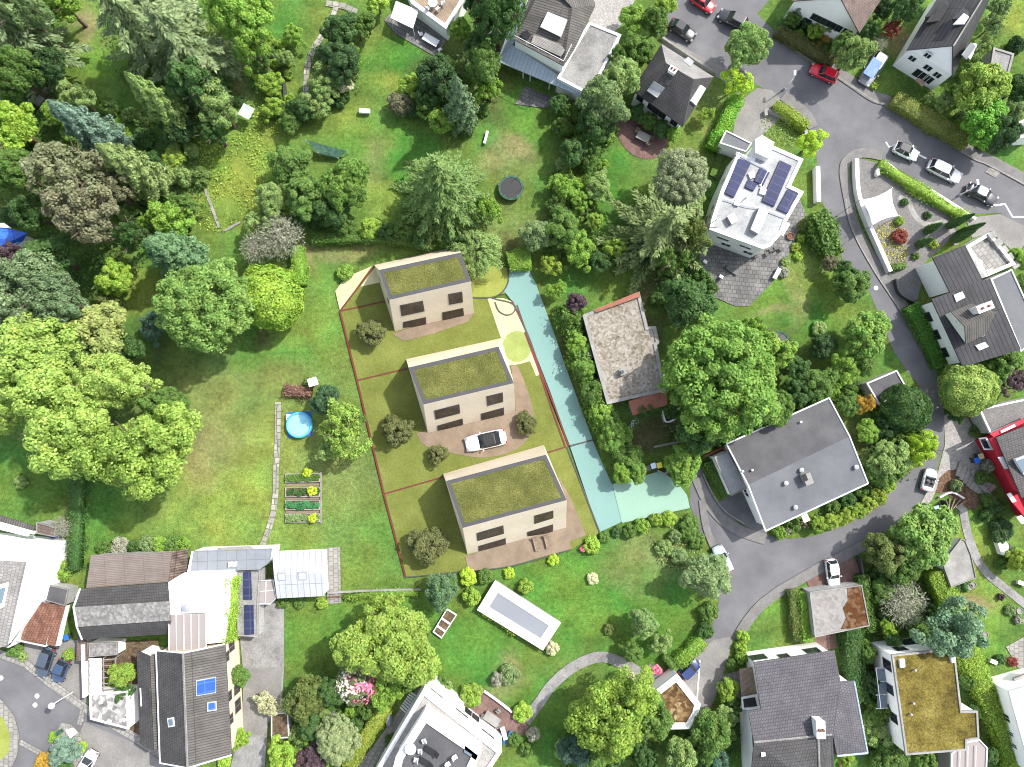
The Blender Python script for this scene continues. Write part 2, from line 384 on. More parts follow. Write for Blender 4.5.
def rdir(rng, n):
    d = rng.normal(size=(n, 3)); return d / np.linalg.norm(d, axis=1, keepdims=True)
def crown_lobed(name, R, nl, rl, leaf, nleaf, flat, seed, asp=1.5, zmin=-.35, jit=.6, irr=.3, sp=.75):
    rng = np.random.default_rng(seed)
    a = rng.uniform(0, 2 * pi, 5)
    cs = []
    tries = 0
    while len(cs) < nl and tries < nl * 40:
        tries += 1
        d = rdir(rng, 1)[0]
        if d[2] < zmin: continue
        az = math.atan2(d[1], d[0])
        k = 1 + irr * (.5 * sin(2 * az + a[0]) + .35 * sin(3 * az + a[1]) + .3 * sin(5 * az + a[2]))
        rr = rng.uniform(.35, 1.0) ** .5 * (R - rl * .8) * k
        c = d * rr * np.array([1, 1, flat])
        if all(np.linalg.norm(c - o) > rl * sp for o in cs): cs.append(c)
    P_, N_, T_, S_ = [], [], [], []
    for c in cs:
        out = c / (np.linalg.norm(c) + 1e-6)
        n = int(nleaf * rng.uniform(.7, 1.25)); r = rl * rng.uniform(.65, 1.25)
        d = rdir(rng, n) + out * .45 + np.array([0, 0, .35]); d /= np.linalg.norm(d, axis=1, keepdims=True)
        rad = r * (1 - np.abs(rng.normal(0, .2, n)))[:, None]
        p = c + d * rad * np.array([1, 1, .85])
        P_.append(p); N_.append(d * .8 + rng.normal(0, jit * .8, (n, 3)) + np.array([.25, .2, .75])); T_.append(d * .6 + rdir(rng, n)); S_.append(rng.uniform(.65, 1.3, n))
    n = int(nl * nleaf * .22)
    d = rdir(rng, n); d[:, 2] = np.abs(d[:, 2]) * .9 - .25
    P_.append(d * (R * rng.uniform(.2, .78, n)[:, None]) * np.array([1, 1, flat])); N_.append(rdir(rng, n) + np.array([0, 0, .9])); T_.append(rdir(rng, n)); S_.append(rng.uniform(.8, 1.6, n))
    p = np.vstack(P_); s = np.concatenate(S_) * leaf
    return leaf_mesh(name, p, np.vstack(N_), np.vstack(T_), s * asp ** .5, s / asp ** .5, M['leaf'])
def crown_ball(name, R, leaf, n, seed, flat=.9, bump=.07):
    rng = np.random.default_rng(seed)
    d = rdir(rng, n); d = d[d[:, 2] > -.55]; n = len(d)
    ph = rng.uniform(0, 6, 6)
    wob = 1 + bump * (np.sin(d[:, 0] * 9 + ph[0]) * np.sin(d[:, 1] * 8 + ph[1]) + np.sin(d[:, 2] * 10 + ph[2] + d[:, 0] * 6)) + .04 * np.sin(d[:, 1] * 3 + ph[3])
    p = d * (R * wob * (1 - np.abs(rng.normal(0, .05, n))))[:, None] * np.array([1, 1, flat])
    s = leaf * rng.uniform(.7, 1.3, n)
    return leaf_mesh(name, p, d + rng.normal(0, .5, (n, 3)), rdir(rng, n), s * 1.3, s * .8, M['leaf'])
def crown_spruce(name, R, h, lev, seed, droop=.25, power=.85, br=8, dens=.25, ln=.55, wd=.19, jag=.2, bw=.15):
    rng = np.random.default_rng(seed)
    P_, N_, T_, S_ = [], [], [], []
    for i in range(lev):
        t = i / (lev - 1); rad = R * max(.05, (1 - t)) ** power
        k = max(4, int(br * (1 - t * .45)))
        a0 = rng.uniform(0, 6.28)
        for b in range(k):
            a = a0 + 2 * pi * b / k + rng.normal(0, .13); rr = rad * rng.uniform(1 - jag * 1.6, 1 + jag)
            z0 = h * (.12 + .86 * t) + rng.normal(0, .15)
            o = np.array([cos(a), sin(a), 0]); sd = np.array([-sin(a), cos(a), 0])
            m = max(3, int(rr / dens))
            for q in range(m):
                f = (q + .6) / m; z = z0 - droop * rr * f + .12 * rr * f * f
                c = o * rr * f + np.array([0, 0, z])
                w_ = rr * bw * (1.15 - f) + .08
                for sgn in (-1, 0, 1, -1, 1):
                    P_.append(c + sd * sgn * w_ * rng.uniform(.3, 1) + rng.normal(0, .07, 3))
                    T_.append(o * 1.0 + sd * sgn * .75 + np.array([0, 0, -.15]) + rng.normal(0, .12, 3))
                    N_.append(np.array([0, 0, 1]) + o * .25 + rng.normal(0, .35, 3)); S_.append(rng.uniform(.75, 1.25))
    s = np.array(S_)
    return leaf_mesh(name, np.array(P_), np.array(N_), np.array(T_), s * ln, s * wd, M['needle'])
def crown_column(name, R, h, n, seed, ln=.55, wd=.2, tuft=.22, tip=.75):
    rng = np.random.default_rng(seed)
    t = rng.uniform(0, 1, n) ** .85; a = rng.uniform(0, 2 * pi, n)
    ph = rng.uniform(0, 6, 4)
    prof = np.minimum(1, (1 - t) ** tip * 1.25) * np.minimum(1, .55 + t * 4)
    tw = 1 + tuft * (np.sin(a * 4 + t * 9 + ph[0]) * np.sin(t * 30 + ph[1] + a * 2) + .6 * np.sin(a * 7 - t * 22 + ph[2]))
    r = R * prof * tw * (1 - np.abs(rng.normal(0, .16, n)))
    o = np.stack([np.cos(a), np.sin(a), np.zeros(n)], 1)
    p = o * r[:, None]; p[:, 2] = t * h
    s = rng.uniform(.7, 1.3, n)
    return leaf_mesh(name, p, o + rng.normal(0, .45, (n, 3)) + np.array([0, 0, .35]), o * .7 + np.array([0, 0, 1.0]) + rng.normal(0, .35, (n, 3)), s * ln, s * wd, M['needle'])
def crown_willow(name, R, seed, nl=150, per=110):
    rng = np.random.default_rng(seed); P_, N_, T_ = [], [], []
    for i in range(nl):
        d = rdir(rng, 1)[0]; d[2] = abs(d[2]) * .8
        rr = R * rng.uniform(.0, 1) ** .6
        c = d * rr * np.array([.9, .9, .7]); o = np.array([d[0], d[1], 0]); o /= np.linalg.norm(o) + 1e-6
        for q in range(per):
            f = rng.uniform(0, 1); sp = rng.normal(0, .3, 3)
            P_.append(c + o * f * R * .26 + np.array([0, 0, -f * f * R * .38]) + sp * (.5 + f * .5))
            T_.append(o * (1 - f * .7) + np.array([0, 0, -f * 1.3]) + rng.normal(0, .25, 3)); N_.append(np.array([0, 0, 1]) + o * .5 + rng.normal(0, .5, 3))
    s = rng.uniform(.7, 1.3, len(P_))
    return leaf_mesh(name, np.array(P_), np.array(N_), np.array(T_), s * .5, s * .15, M['leaf'])
def crown_bare(name, R, seed, nb=260, nleaf=900):
    rng = np.random.default_rng(seed); P_, N_, T_, L_, W_ = [], [], [], [], []
    for i in range(nb):
        d = rdir(rng, 1)[0]; d[2] = abs(d[2]) * .9 + .1
        for q in range(7):
            f = (q + 1) / 7; P_.append(d * R * f * np.array([1, 1, .8]) * rng.uniform(.92, 1.08)); T_.append(d + rng.normal(0, .35, 3)); N_.append(rdir(rng, 1)[0]); L_.append(.5 * R / 2.5); W_.append(.07)
    for i in range(nleaf):
        d = rdir(rng, 1)[0]; d[2] = abs(d[2]); P_.append(d * R * rng.uniform(.5, 1) * np.array([1, 1, .8])); T_.append(rdir(rng, 1)[0]); N_.append(d + rng.normal(0, .5, 3)); L_.append(.2); W_.append(.13)
    return leaf_mesh(name, np.array(P_), np.array(N_), np.array(T_), np.array(L_), np.array(W_), M['leaf'])
def crown_dome(name, R, leaf, n, seed):      # a low shrub that sits on the ground
    rng = np.random.default_rng(seed); nl = 13; P_, N_, T_ = [], [], []
    for i in range(nl):
        a = 2 * pi * i / (nl - 1) + rng.uniform(-.3, .3); rr = R * (rng.uniform(.45, .75) if i < nl - 1 else 0)
        c = np.array([cos(a) * rr, sin(a) * rr, R * (rng.uniform(.25, .55) if i < nl - 1 else .7)]); r = R * rng.uniform(.3, .45)
        d = rdir(rng, n // nl) + np.array([0, 0, .4]); d /= np.linalg.norm(d, axis=1, keepdims=True)
        P_.append(c + d * (r * (1 - np.abs(rng.normal(0, .2, len(d)))))[:, None]); N_.append(d + rng.normal(0, .5, d.shape) + np.array([0, 0, .7])); T_.append(rdir(rng, len(d)) + d * .5)
    p = np.vstack(P_); p[:, 2] = np.maximum(p[:, 2], .03); s = rng.uniform(.7, 1.35, len(p)) * leaf
    return leaf_mesh(name, p, np.vstack(N_), np.vstack(T_), s * 1.25, s * .8, M['leaf'])
def trunk_mesh(name, seed, limbs=6):
    rng = random.Random(seed); mb = MB()
    a = Vector((0, 0, 0)); b = Vector((rng.uniform(-.03, .03), rng.uniform(-.03, .03), .5))
    mb.tube(a - Vector((0, 0, .03)), a + (b - a) * .12, .06, .04); mb.tube(a + (b - a) * .12, b, .04, .03)
    for i in range(limbs):
        t = 2 * pi * i / limbs + rng.uniform(-.3, .3); q = b + Vector((cos(t) * .2, sin(t) * .2, rng.uniform(.15, .34)))
        mb.tube(b * rng.uniform(.75, 1), q, .019, .011, 6)
        for k in range(2):
            u = t + rng.uniform(-.7, .7); mb.tube(q, q + Vector((cos(u) * .15, sin(u) * .15, rng.uniform(.05, .16))), .011, .004, 5)
    mb.tube(b, b + Vector((0, 0, .4)), .028, .008, 6)
    me = bpy.data.meshes.new(name); me.from_pydata(mb.v, [], mb.f); me.materials.append(M['bark']); me.update()
    return me
PROTO = {}
def proto(kind):
    """(list of meshes, nominal radius, nominal height or flatness)"""
    if kind in PROTO: return PROTO[kind]
    if kind == 'big': r = [crown_lobed('crown', 5.5, 150, .9, .28, 150, .72, 10 + i) for i in range(3)], 5.5, .72
    elif kind == 'walnut': r = [crown_lobed('crown', 6, 115, 1.05, .29, 200, .6, 30 + i, irr=.4, jit=.5) for i in range(3)], 6, .6
    elif kind == 'beech': r = [crown_lobed('crown', 5.5, 230, .7, .23, 115, .8, 40 + i, irr=.14) for i in range(2)], 5.5, .8
    elif kind == 'mid': r = [crown_lobed('crown', 2.8, 58, .58, .21, 150, .75, 50 + i) for i in range(4)], 2.8, .75
    elif kind == 'loose': r = [crown_lobed('crown', 2.8, 42, .55, .2, 130, .75, 60 + i, irr=.5, jit=.8) for i in range(3)], 2.8, .75
    elif kind == 'ball': r = [crown_ball('crown', 2.4, .16, 17000, 70 + i) for i in range(2)], 2.4, .9
    elif kind == 'spruce': r = [crown_spruce('crown', 5.6, 15, 27, 80 + i, .32, .9, 12, .22, .5, .17, .22, .13) for i in range(2)], 5.6, 15
    elif kind == 'pine': r = [crown_spruce('crown', 5.6, 13, 15, 90 + i, .12, .6, 9, .24, .6, .22, .4, .2) for i in range(2)], 5.6, 13
    elif kind == 'cedar': r = [crown_spruce('crown', 4.6, 17, 20, 95 + i, .3, .5, 9, .24, .62, .24, .45, .2) for i in range(3)], 4.6, 17
    elif kind == 'column': r = [crown_column('crown', 1.5, 12, 12000, 100 + i, .38, .14) for i in range(3)], 1.5, 12
    elif kind == 'plume': r = [crown_column('crown', 2.4, 14, 19000, 110 + i, .46, .17, .36, .7) for i in range(3)], 2.4, 14
    elif kind == 'slim': r = [crown_column('crown', .5, 5, 2400, 120 + i, .3, .12, .08, .6) for i in range(2)], .5, 5
    elif kind == 'willow': r = [crown_willow('crown', 5.2, 130 + i) for i in range(2)], 5.2, .75
    elif kind == 'bare': r = [crown_bare('crown', 2.6, 140 + i) for i in range(2)], 2.6, .8
    elif kind == 'dome': r = [crown_dome('foliage', 1.1, .16, 2300, 150 + i) for i in range(4)], 1.1, 1
    elif kind == 'tuft': r = [crown_dome('foliage', .5, .11, 700, 160 + i) for i in range(3)], .5, 1
    PROTO[kind] = r
    return r
TR = [trunk_mesh('trunk', s) for s in (1, 2, 3)]
G = dict(mid=(.07, .135, .028), bright=(.125, .225, .035), lime=(.175, .28, .04), dark=(.03, .068, .022), deep=(.042, .095, .025),
    pale=(.145, .22, .07), grey=(.118, .182, .07), blue=(.105, .17, .128), bluedark=(.05, .105, .072), yellow=(.235, .35, .035), gold=(.165, .235, .035), olive=(.085, .12, .032),
    walnut=(.195, .29, .066), brown=(.115, .122, .068), purple=(.075, .05, .062), red=(.17, .05, .035), cream=(.33, .35, .22), orange=(.27, .185, .03),
    ybush=(.145, .235, .035), plot=(.085, .1, .034), spruce=(.085, .145, .04), silver=(.2, .215, .165), pink=(.5, .17, .26), white=(.5, .5, .44))
RND = random.Random(3)
def setcol(o, col, v=.08):
    c = G[col] if isinstance(col, str) else col
    k = (1 + RND.uniform(-v, v)) * 1.8; lift = .008
    o.color = (c[0] * k * 1.05 + lift, c[1] * k + lift, c[2] * k + lift * .6, 1); return o
def tree(px, py, r, ht, kind, col, label, name='tree', cat='tree', group=None, ay=1.0, vr=None, trunk=True):
    """broad crown whose middle shows at (px,py) with radius r pixels; ht metres tall"""
    me, R0, fl = proto(kind); i = RND.randrange(len(me))
    rm = r * MPP * (1 - .6 * ht / CZ)
    vz = vr if vr else min(max(rm * fl * 1.05, ht * .36), ht * .48)
    zc = ht - vz
    c = P(px, py, zc); root = thing(name, label, cat, (c.x, c.y, 0), group)
    o = link('crown', me[i], root, (0, 0, zc)); o.scale = (rm / R0, rm * ay / R0, vz / (R0 * fl)); setcol(o, col)
    o.rotation_euler.z = RND.uniform(0, 6.28) if abs(ay - 1) < .01 else RND.choice((0, pi))
    if trunk:
        t = link('trunk', RND.choice(TR), root); k = max(ht * .95, 1); t.scale = (k * .8, k * .8, k); t.rotation_euler.z = RND.uniform(0, 6)
    return root
def conifer(bx, by, r, h, kind, col, label, name='conifer', cat='tree', group=None, trunk=True):
    """upright conifer: foot at pixel (bx,by), r pixels radius at the foot, h metres tall"""
    me, R0, H0 = proto(kind); i = RND.randrange(len(me)); c = P(bx, by, 0)
    root = thing(name, label, cat, (c.x, c.y, 0), group)
    o = link('crown', me[i], root); k = r * MPP / R0; o.scale = (k, k, h / H0); o.rotation_euler.z = RND.uniform(0, 6.28); setcol(o, col)
    if trunk:
        mb = MB(); mb.tube((c.x, c.y, -.1), (c.x, c.y, h * .9), .03 * h ** .8, .02, 8); mb.build('trunk', M['bark'], root, True)
    return root
def shrub(px, py, r, col, label, h=None, kind=None, name='shrub', cat='shrub', group=None, ay=1.0, rot=None):
    """low plant standing on the ground, one mesh"""
    kind = kind or ('tuft' if r < 5.5 else 'dome')
    me, R0, _ = proto(kind); rm = r * MPP; h = h or rm * 1.25
    c = P(px, py, h * .5)
    o = link(name, RND.choice(me), None, (c.x, c.y, 0)); k = rm / R0
    o.scale = (k, k * ay, h / (R0 * 1.1)); o.rotation_euler.z = RND.uniform(0, 6.28) if rot is None else rot
    setcol(o, col); tag(o, label, cat, group); return o
def hedge(pts, wd, h, col, label, name='hedge', group=None, leaf=.15, dens=75, z=0, wob=.1, parent_kind=None):
    """clipped hedge along a line of pixels: leafy faces over a solid twiggy core"""
    rng = np.random.default_rng(len(pts) * 7 + int(pts[0][0])); q = L(pts, h * .8); p3, nr = [], []
    mb = MB(); k = len(q)
    sd = []
    for i in range(k):
        d = (q[min(i + 1, k - 1)] - q[max(i - 1, 0)]); d.z = 0; d.normalize(); sd.append(Vector((-d.y, d.x, 0)))
    W2 = wd / 2
    rings = [[Vector((q[i].x, q[i].y, 0)) + sd[i] * s * W2 * .86 + Vector((0, 0, zz)) for s, zz in ((-1, z), (1, z), (.95, z + h * .9), (-.95, z + h * .9))] for i in range(k)]
    mb.loft(rings)
    for i in range(k - 1):
        a, b = q[i], q[i + 1]; ln = (b - a).length; n = int(ln * (wd + 2 * h) * dens)
        for j in range(n):
            t = rng.random(); c = a.lerp(b, t); s = sd[i].lerp(sd[i + 1], t); u = rng.random() * (wd + 2 * h)
            e = rng.normal(0, wob)
            wv = wob * 1.2 * sin(c.x * 2.1 + c.y * 1.7) 
            if u < wd: o = s * (u - W2); zz = h + wv + e * .7; nn = (0, 0, 1)
            elif u < wd + h: o = s * (W2 + wv + e); zz = u - wd; nn = (s.x, s.y, .3)
            else: o = -s * (W2 + wv + e); zz = u - wd - h; nn = (-s.x, -s.y, .3)
            p3.append((c.x + o.x, c.y + o.y, z + max(.02, zz))); nr.append(nn)
    n = len(p3); off = np.array([q[k // 2].x, q[k // 2].y, 0]); s_ = rng.uniform(.7, 1.3, n) * leaf
    me = leaf_mesh('hedge', np.array(p3) - off, np.array(nr) + rng.normal(0, .5, (n, 3)), rdir(rng, n), s_ * 1.25, s_ * .85, M['leaf'], ([v - Vector(off) for v in mb.v], mb.f))
    o = link(name, me, None, tuple(off)); setcol(o, col); return tag(o, label, 'hedge', group)
def inside(poly, x, y):
    c = False; j = len(poly) - 1
    for i in range(len(poly)):
        a, b = poly[i], poly[j]
        if (a[1] > y) != (b[1] > y) and x < (b[0] - a[0]) * (y - a[1]) / (b[1] - a[1]) + a[0]: c = not c
        j = i
    return c
def cover(polys, name, col, label, cat, dens=9, hmax=.7, leaf=.3, seed=1, mat='leaf', up=.8):
    """ground cover nobody could count, kept to pixel polygons"""
    rng = np.random.default_rng(seed); pts = []
    for po in polys:
        q = L(po); xs = [v.x for v in q]; ys = [v.y for v in q]; qq = [(v.x, v.y) for v in q]
        n = int((max(xs) - min(xs)) * (max(ys) - min(ys)) * dens * 2); 
        X = rng.uniform(min(xs), max(xs), n); Y = rng.uniform(min(ys), max(ys), n)
        for x, y in zip(X, Y):
            f = .5 + .25 * sin(x * .9 + 1.3 * sin(y * .7)) + .25 * sin(y * 1.1 + 1.7 * sin(x * .6 + 2))
            if f > .22 and inside(qq, x, y): pts.append((x, y, .03 + hmax * f * rng.uniform(.2, 1)))
    p = np.array(pts); n = len(p); s = rng.uniform(.6, 1.4, n) * leaf * .72
    me = leaf_mesh(name, p, np.array([0, 0, up]) + rng.normal(0, .6, (n, 3)), rdir(rng, n), s * 1.3, s * .8, M[mat])
    o = link(name, me); setcol(o, col); return tag(o, label, cat, None, 'stuff')
# ------------------------------------------------------------------ ground: one sheet to the horizon, its grass/soil mix laid out in patches
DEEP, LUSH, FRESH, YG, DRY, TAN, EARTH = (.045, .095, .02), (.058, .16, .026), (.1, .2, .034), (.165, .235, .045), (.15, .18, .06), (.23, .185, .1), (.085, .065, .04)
BLOBS = [  # px, py, rx, ry, colour, strength: what grows there
 (230,430,150,130,DRY,.6),(250,470,80,80,YG,.6),(310,320,40,50,YG,.35),(330,440,40,60,YG,.3),(330,530,60,50,FRESH,.5),(215,500,60,60,YG,.6),(225,420,40,60,DRY,.5),(340,500,34,60,DRY,.35),(300,330,60,40,FRESH,.4),(330,250,60,14,TAN,.45),(300,262,10,20,TAN,.5),(205,455,25,40,TAN,.4),(335,470,40,40,DRY,.5),
 (240,330,50,26,LUSH,.6),(270,355,70,14,LUSH,.4),(268,333,18,10,EARTH,.5),(165,345,14,14,EARTH,.6),(385,470,18,20,EARTH,.3),
 (110,480,60,60,LUSH,.6),(30,480,50,40,LUSH,.5),(120,540,60,20,FRESH,.4),(75,500,8,60,EARTH,.6),
 (600,590,110,60,LUSH,.95),(560,600,50,40,FRESH,.5),(650,560,45,30,TAN,.35),(645,555,30,20,DRY,.5),(350,625,80,45,FRESH,.75),(300,660,50,40,LUSH,.5),(470,650,60,50,LUSH,.9),(510,672,22,20,TAN,.55),(480,640,30,20,FRESH,.3),(660,640,30,40,LUSH,.8),(540,720,45,40,LUSH,.8),(665,680,20,12,EARTH,.6),
 (95,40,28,44,FRESH,.8),(80,30,14,24,TAN,.7),(110,30,10,20,TAN,.35),(105,60,24,22,FRESH,.9),(130,125,40,16,LUSH,.9),(235,160,45,40,YG,.8),(240,200,50,40,YG,.8),(270,130,40,40,YG,.55),(210,170,20,20,LUSH,.5),(135,290,26,20,YG,.8),(20,100,20,16,EARTH,.6),(245,75,14,30,TAN,.5),(160,190,16,10,EARTH,.7),
 (285,20,25,25,LUSH,.7),(410,60,50,26,LUSH,.95),(385,88,26,14,YG,.8),(375,140,60,26,FRESH,.75),(350,120,40,14,YG,.5),(400,160,40,40,LUSH,.8),(378,160,18,34,TAN,.35),(375,200,20,30,YG,.7),(300,110,30,16,DEEP,.6),(450,60,40,30,EARTH,.4),
 (520,130,44,40,LUSH,.8),(512,152,24,19,TAN,.95),(510,160,30,40,DRY,.5),(495,110,20,24,EARTH,.45),(530,110,30,30,FRESH,.5),(510,235,30,30,DRY,.7),(520,245,12,20,EARTH,.5),(532,300,8,24,EARTH,.5),
 (620,180,40,40,LUSH,.8),(610,190,30,16,LUSH,.6),(660,165,40,14,DRY,.3),(705,110,18,30,DRY,.5),(630,240,40,20,LUSH,.3),(590,275,50,20,LUSH,.5),(650,310,12,50,EARTH,.7),(565,350,8,40,EARTH,.4),(630,420,25,15,LUSH,.4),(650,430,40,14,EARTH,.8),(640,445,30,10,EARTH,.7),
 (810,290,45,50,FRESH,.7),(800,285,20,30,DRY,.7),(795,310,16,20,TAN,.35),(770,305,20,30,FRESH,.6),(825,320,16,24,LUSH,.6),(770,315,20,6,TAN,.5),(815,230,10,30,LUSH,.4),
 (800,350,60,30,DEEP,.6),(860,460,30,50,EARTH,.5),(770,470,20,20,EARTH,.5),(785,605,30,30,FRESH,.9),(740,720,18,40,LUSH,.8),(900,580,40,30,EARTH,.6),(870,650,40,80,DEEP,.6),(840,650,8,30,LUSH,.6),
 (990,600,24,30,YG,.6),(985,545,20,30,YG,.9),(962,540,10,30,YG,.9),(978,604,20,14,TAN,.8),(995,635,20,30,FRESH,.8),(970,700,14,40,DEEP,.5),
 (1010,20,16,30,YG,.9),(985,148,22,8,FRESH,.6),(1010,165,16,8,FRESH,.6),(930,82,24,10,FRESH,.7),(883,70,8,10,LUSH,.7),(785,118,20,14,EARTH,.4),(785,120,20,14,FRESH,.3),(900,40,10,24,TAN,.7),(940,20,14,14,FRESH,.4),
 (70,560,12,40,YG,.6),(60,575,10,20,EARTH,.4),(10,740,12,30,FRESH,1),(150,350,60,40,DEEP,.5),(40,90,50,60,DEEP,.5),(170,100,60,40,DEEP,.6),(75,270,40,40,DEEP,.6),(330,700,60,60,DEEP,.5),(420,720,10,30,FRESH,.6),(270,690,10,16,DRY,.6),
]
def build_ground():
    ax = list(np.arange(-80, 80.1, .5)); ay = list(np.arange(-64, 64.1, .5))
    ext = [90, 110, 150, 250, 500, 1200, 2600]
    X = np.array([-e for e in reversed(ext)] + ax + ext); Y = np.array([-e for e in reversed(ext)] + ay + ext)
    nx, ny = len(X), len(Y); gx, gy = np.meshgrid(X, Y); n = nx * ny
    rng = np.random.default_rng(5)
    v = np.zeros((n, 3), np.float32); v[:, 0] = gx.ravel(); v[:, 1] = gy.ravel()
    colr = np.tile(np.array((.09, .16, .034)), (n, 1))
    wob = 1.6 * np.sin(v[:, 0] * .55 + 2 * np.sin(v[:, 1] * .31)) + 1.2 * np.sin(v[:, 1] * .83 + 1.5 * np.sin(v[:, 0] * .47)) + rng.normal(0, .5, n)
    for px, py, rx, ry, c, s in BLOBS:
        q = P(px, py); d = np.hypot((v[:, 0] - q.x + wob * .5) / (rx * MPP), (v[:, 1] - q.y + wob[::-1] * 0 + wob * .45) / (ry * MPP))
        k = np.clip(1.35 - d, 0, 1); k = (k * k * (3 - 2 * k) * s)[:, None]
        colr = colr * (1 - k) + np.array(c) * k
    colr *= .93
    i = (np.arange(ny - 1)[:, None] * nx + np.arange(nx - 1)[None]).ravel()
    f = np.stack([i, i + 1, i + 1 + nx, i + nx], 1).astype(np.int32)
    me = bpy.data.meshes.new('ground'); me.vertices.add(n); me.vertices.foreach_set('co', v.ravel())
    me.loops.add(f.size); me.loops.foreach_set('vertex_index', f.ravel()); me.polygons.add(len(f))
    me.polygons.foreach_set('loop_start', np.arange(0, f.size, 4, dtype=np.int32)); me.polygons.foreach_set('loop_total', np.full(len(f), 4, np.int32))
    me.update(calc_edges=True)
    at = me.color_attributes.new('grass_mix', 'FLOAT_COLOR', 'POINT')
    at.data.foreach_set('color', np.hstack([colr, np.ones((n, 1))]).astype(np.float32).ravel())
    m, nn, l, b = new_mat('grass'); a = nn.new('ShaderNodeVertexColor'); a.layer_name = 'grass_mix'
    tc = nn.new('ShaderNodeTexCoord'); prev = a.outputs[0]
    for sc, lo, hi, det in ((.35, .7, 1.32, 6), (2.2, .68, 1.34, 5), (9, .5, 1.5, 4)):
        no = nn.new('ShaderNodeTexNoise'); no.inputs['Scale'].default_value = sc; no.inputs['Detail'].default_value = det; no.inputs['Roughness'].default_value = .65
        l.new(tc.outputs['Object'], no.inputs['Vector'])
        mp = nn.new('ShaderNodeMapRange'); mp.inputs[1].default_value = .3; mp.inputs[2].default_value = .7; mp.inputs[3].default_value = lo; mp.inputs[4].default_value = hi
        l.new(no.outputs['Fac'], mp.inputs[0])
        mx = nn.new('ShaderNodeMix'); mx.data_type = 'RGBA'; mx.blend_type = 'MULTIPLY'; mx.inputs['Factor'].default_value = 1
        l.new(prev, mx.inputs['A']); l.new(mp.outputs[0], mx.inputs['B']); prev = mx.outputs['Result']
        last = no
    hs = nn.new('ShaderNodeHueSaturation'); h2 = nn.new('ShaderNodeTexNoise'); h2.inputs['Scale'].default_value = .18; h2.inputs['Detail'].default_value = 5
    l.new(tc.outputs['Object'], h2.inputs['Vector'])
    mh = nn.new('ShaderNodeMapRange'); mh.inputs[1].default_value = .3; mh.inputs[2].default_value = .7; mh.inputs[3].default_value = .465; mh.inputs[4].default_value = .525
    l.new(h2.outputs['Fac'], mh.inputs[0]); l.new(mh.outputs[0], hs.inputs['Hue']); l.new(prev, hs.inputs['Color'])
    l.new(hs.outputs[0], b.inputs['Base Color']); b.inputs['Roughness'].default_value = .95; b.inputs['Specular IOR Level'].default_value = .1
    bp = nn.new('ShaderNodeBump'); bp.inputs['Strength'].default_value = .7; bp.inputs['Distance'].default_value = .12
    l.new(last.outputs['Fac'], bp.inputs['Height']); l.new(bp.outputs[0], b.inputs['Normal'])
    me.materials.append(m)
    tag(link('ground', me), 'grassy ground of lawns and gardens', None, None, 'structure')
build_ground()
_z = [0.02]
def sheet(name, pts, mat, z=None, kind='structure', th=.06):
    z = z or _z[0]
    if z == _z[0]: _z[0] += .004
    q = L(pts, z); mb = MB(); mb.prism(q, z - th, z)
    o = mb.build(name, M[mat]); return tag(o, None, None, None, kind)
def strip_pts(pts, wd, z):
    q = L(pts, z); k = len(q); out = []
    for i in range(k):
        d = q[min(i + 1, k - 1)] - q[max(i - 1, 0)]; d.normalize(); s = Vector((-d.y, d.x, 0)) * wd / 2
        out.append((q[i] + s, q[i] - s))
    return out
def smooth_px(pts, n=5):
    out = []
    for i in range(len(pts) - 1):
        p0, p1, p2, p3 = [Vector(pts[max(0, min(len(pts) - 1, j))]) for j in (i - 1, i, i + 1, i + 2)]
        for a in range(n):
            t = a / n
            out.append(tuple(.5 * ((2 * p1) + (p2 - p0) * t + (2 * p0 - 5 * p1 + 4 * p2 - p3) * t * t + (3 * p1 - p0 - 3 * p2 + p3) * t ** 3)))
    out.append(tuple(pts[-1])); return out
def strip(name, pts, wd, mat, z=None, h=None, sm=True, kind='structure', ink=True):
    """path, kerb, wall or painted line along pixels; h > 0 makes it stand up"""
    if z is None: z = _z[0]; _z[0] += .004
    pr = strip_pts(smooth_px(pts) if sm and len(pts) > 2 else pts, wd, z)
    mb = MB(); top = z + (h or 0); b = z - .06
    mb.loft([[Vector((a.x, a.y, b)), Vector((c.x, c.y, b)), Vector((c.x, c.y, top)), Vector((a.x, a.y, top))] for a, c in pr])
    o = mb.build(name, M[mat]); return tag(o, None, None, None, kind) if kind else o
# roads
ROAD_NE = [(655,-12),(780,-12),(757,14),(777,33),(835,67),(872,92),(894,101),(970,148),(990,158),(1045,190),(1045,262),(1024,235),(1000,213),(968,214),(900,170),(884,160),(862,156),(847,164),(843,185),(845,203),(853,229),(876,271),(905,315),(936,370),(944,406),(944,445),(936,472),(920,503),(893,527),(868,539),(835,556),(803,573),(764,596),(745,617),(732,637),(722,671),(714,700),(706,712),(690,690),(682,668),(700,650),(711,630),(719,601),(716,570),(711,547),(700,531),(690,505),(690,480),(700,462),(704,474),(713,495),(726,512),(742,526),(765,535),(790,539),(815,536),(842,526),(872,507),(894,485),(914,468),(922,452),(922,428),(927,406),(918,384),(908,372),(894,352),(881,320),(867,286),(842,263),(840,242),(827,212),(819,195),(817,160),(809,130),(790,110),(770,92),(748,80),(720,66),(690,52),(668,40)]
sheet('road', ROAD_NE, 'asphalt')
sheet('driveway', [(655,30),(668,38),(700,56),(735,72),(746,86),(738,95),(722,80),(690,62),(664,46)], 'asphalt_light')
sheet('driveway', [(576,0),(640,-12),(626,20),(612,34),(590,22)], 'gravel_light')
sheet('driveway', [(757,88),(772,90),(790,108),(766,132),(752,146),(733,134),(735,120),(742,100)], 'asphalt_light')
sheet('pavement', [(664,676),(682,668),(700,650),(714,640),(734,636),(724,671),(714,700),(707,715),(690,716),(680,690)], 'asphalt_light', None)
PV = [0]
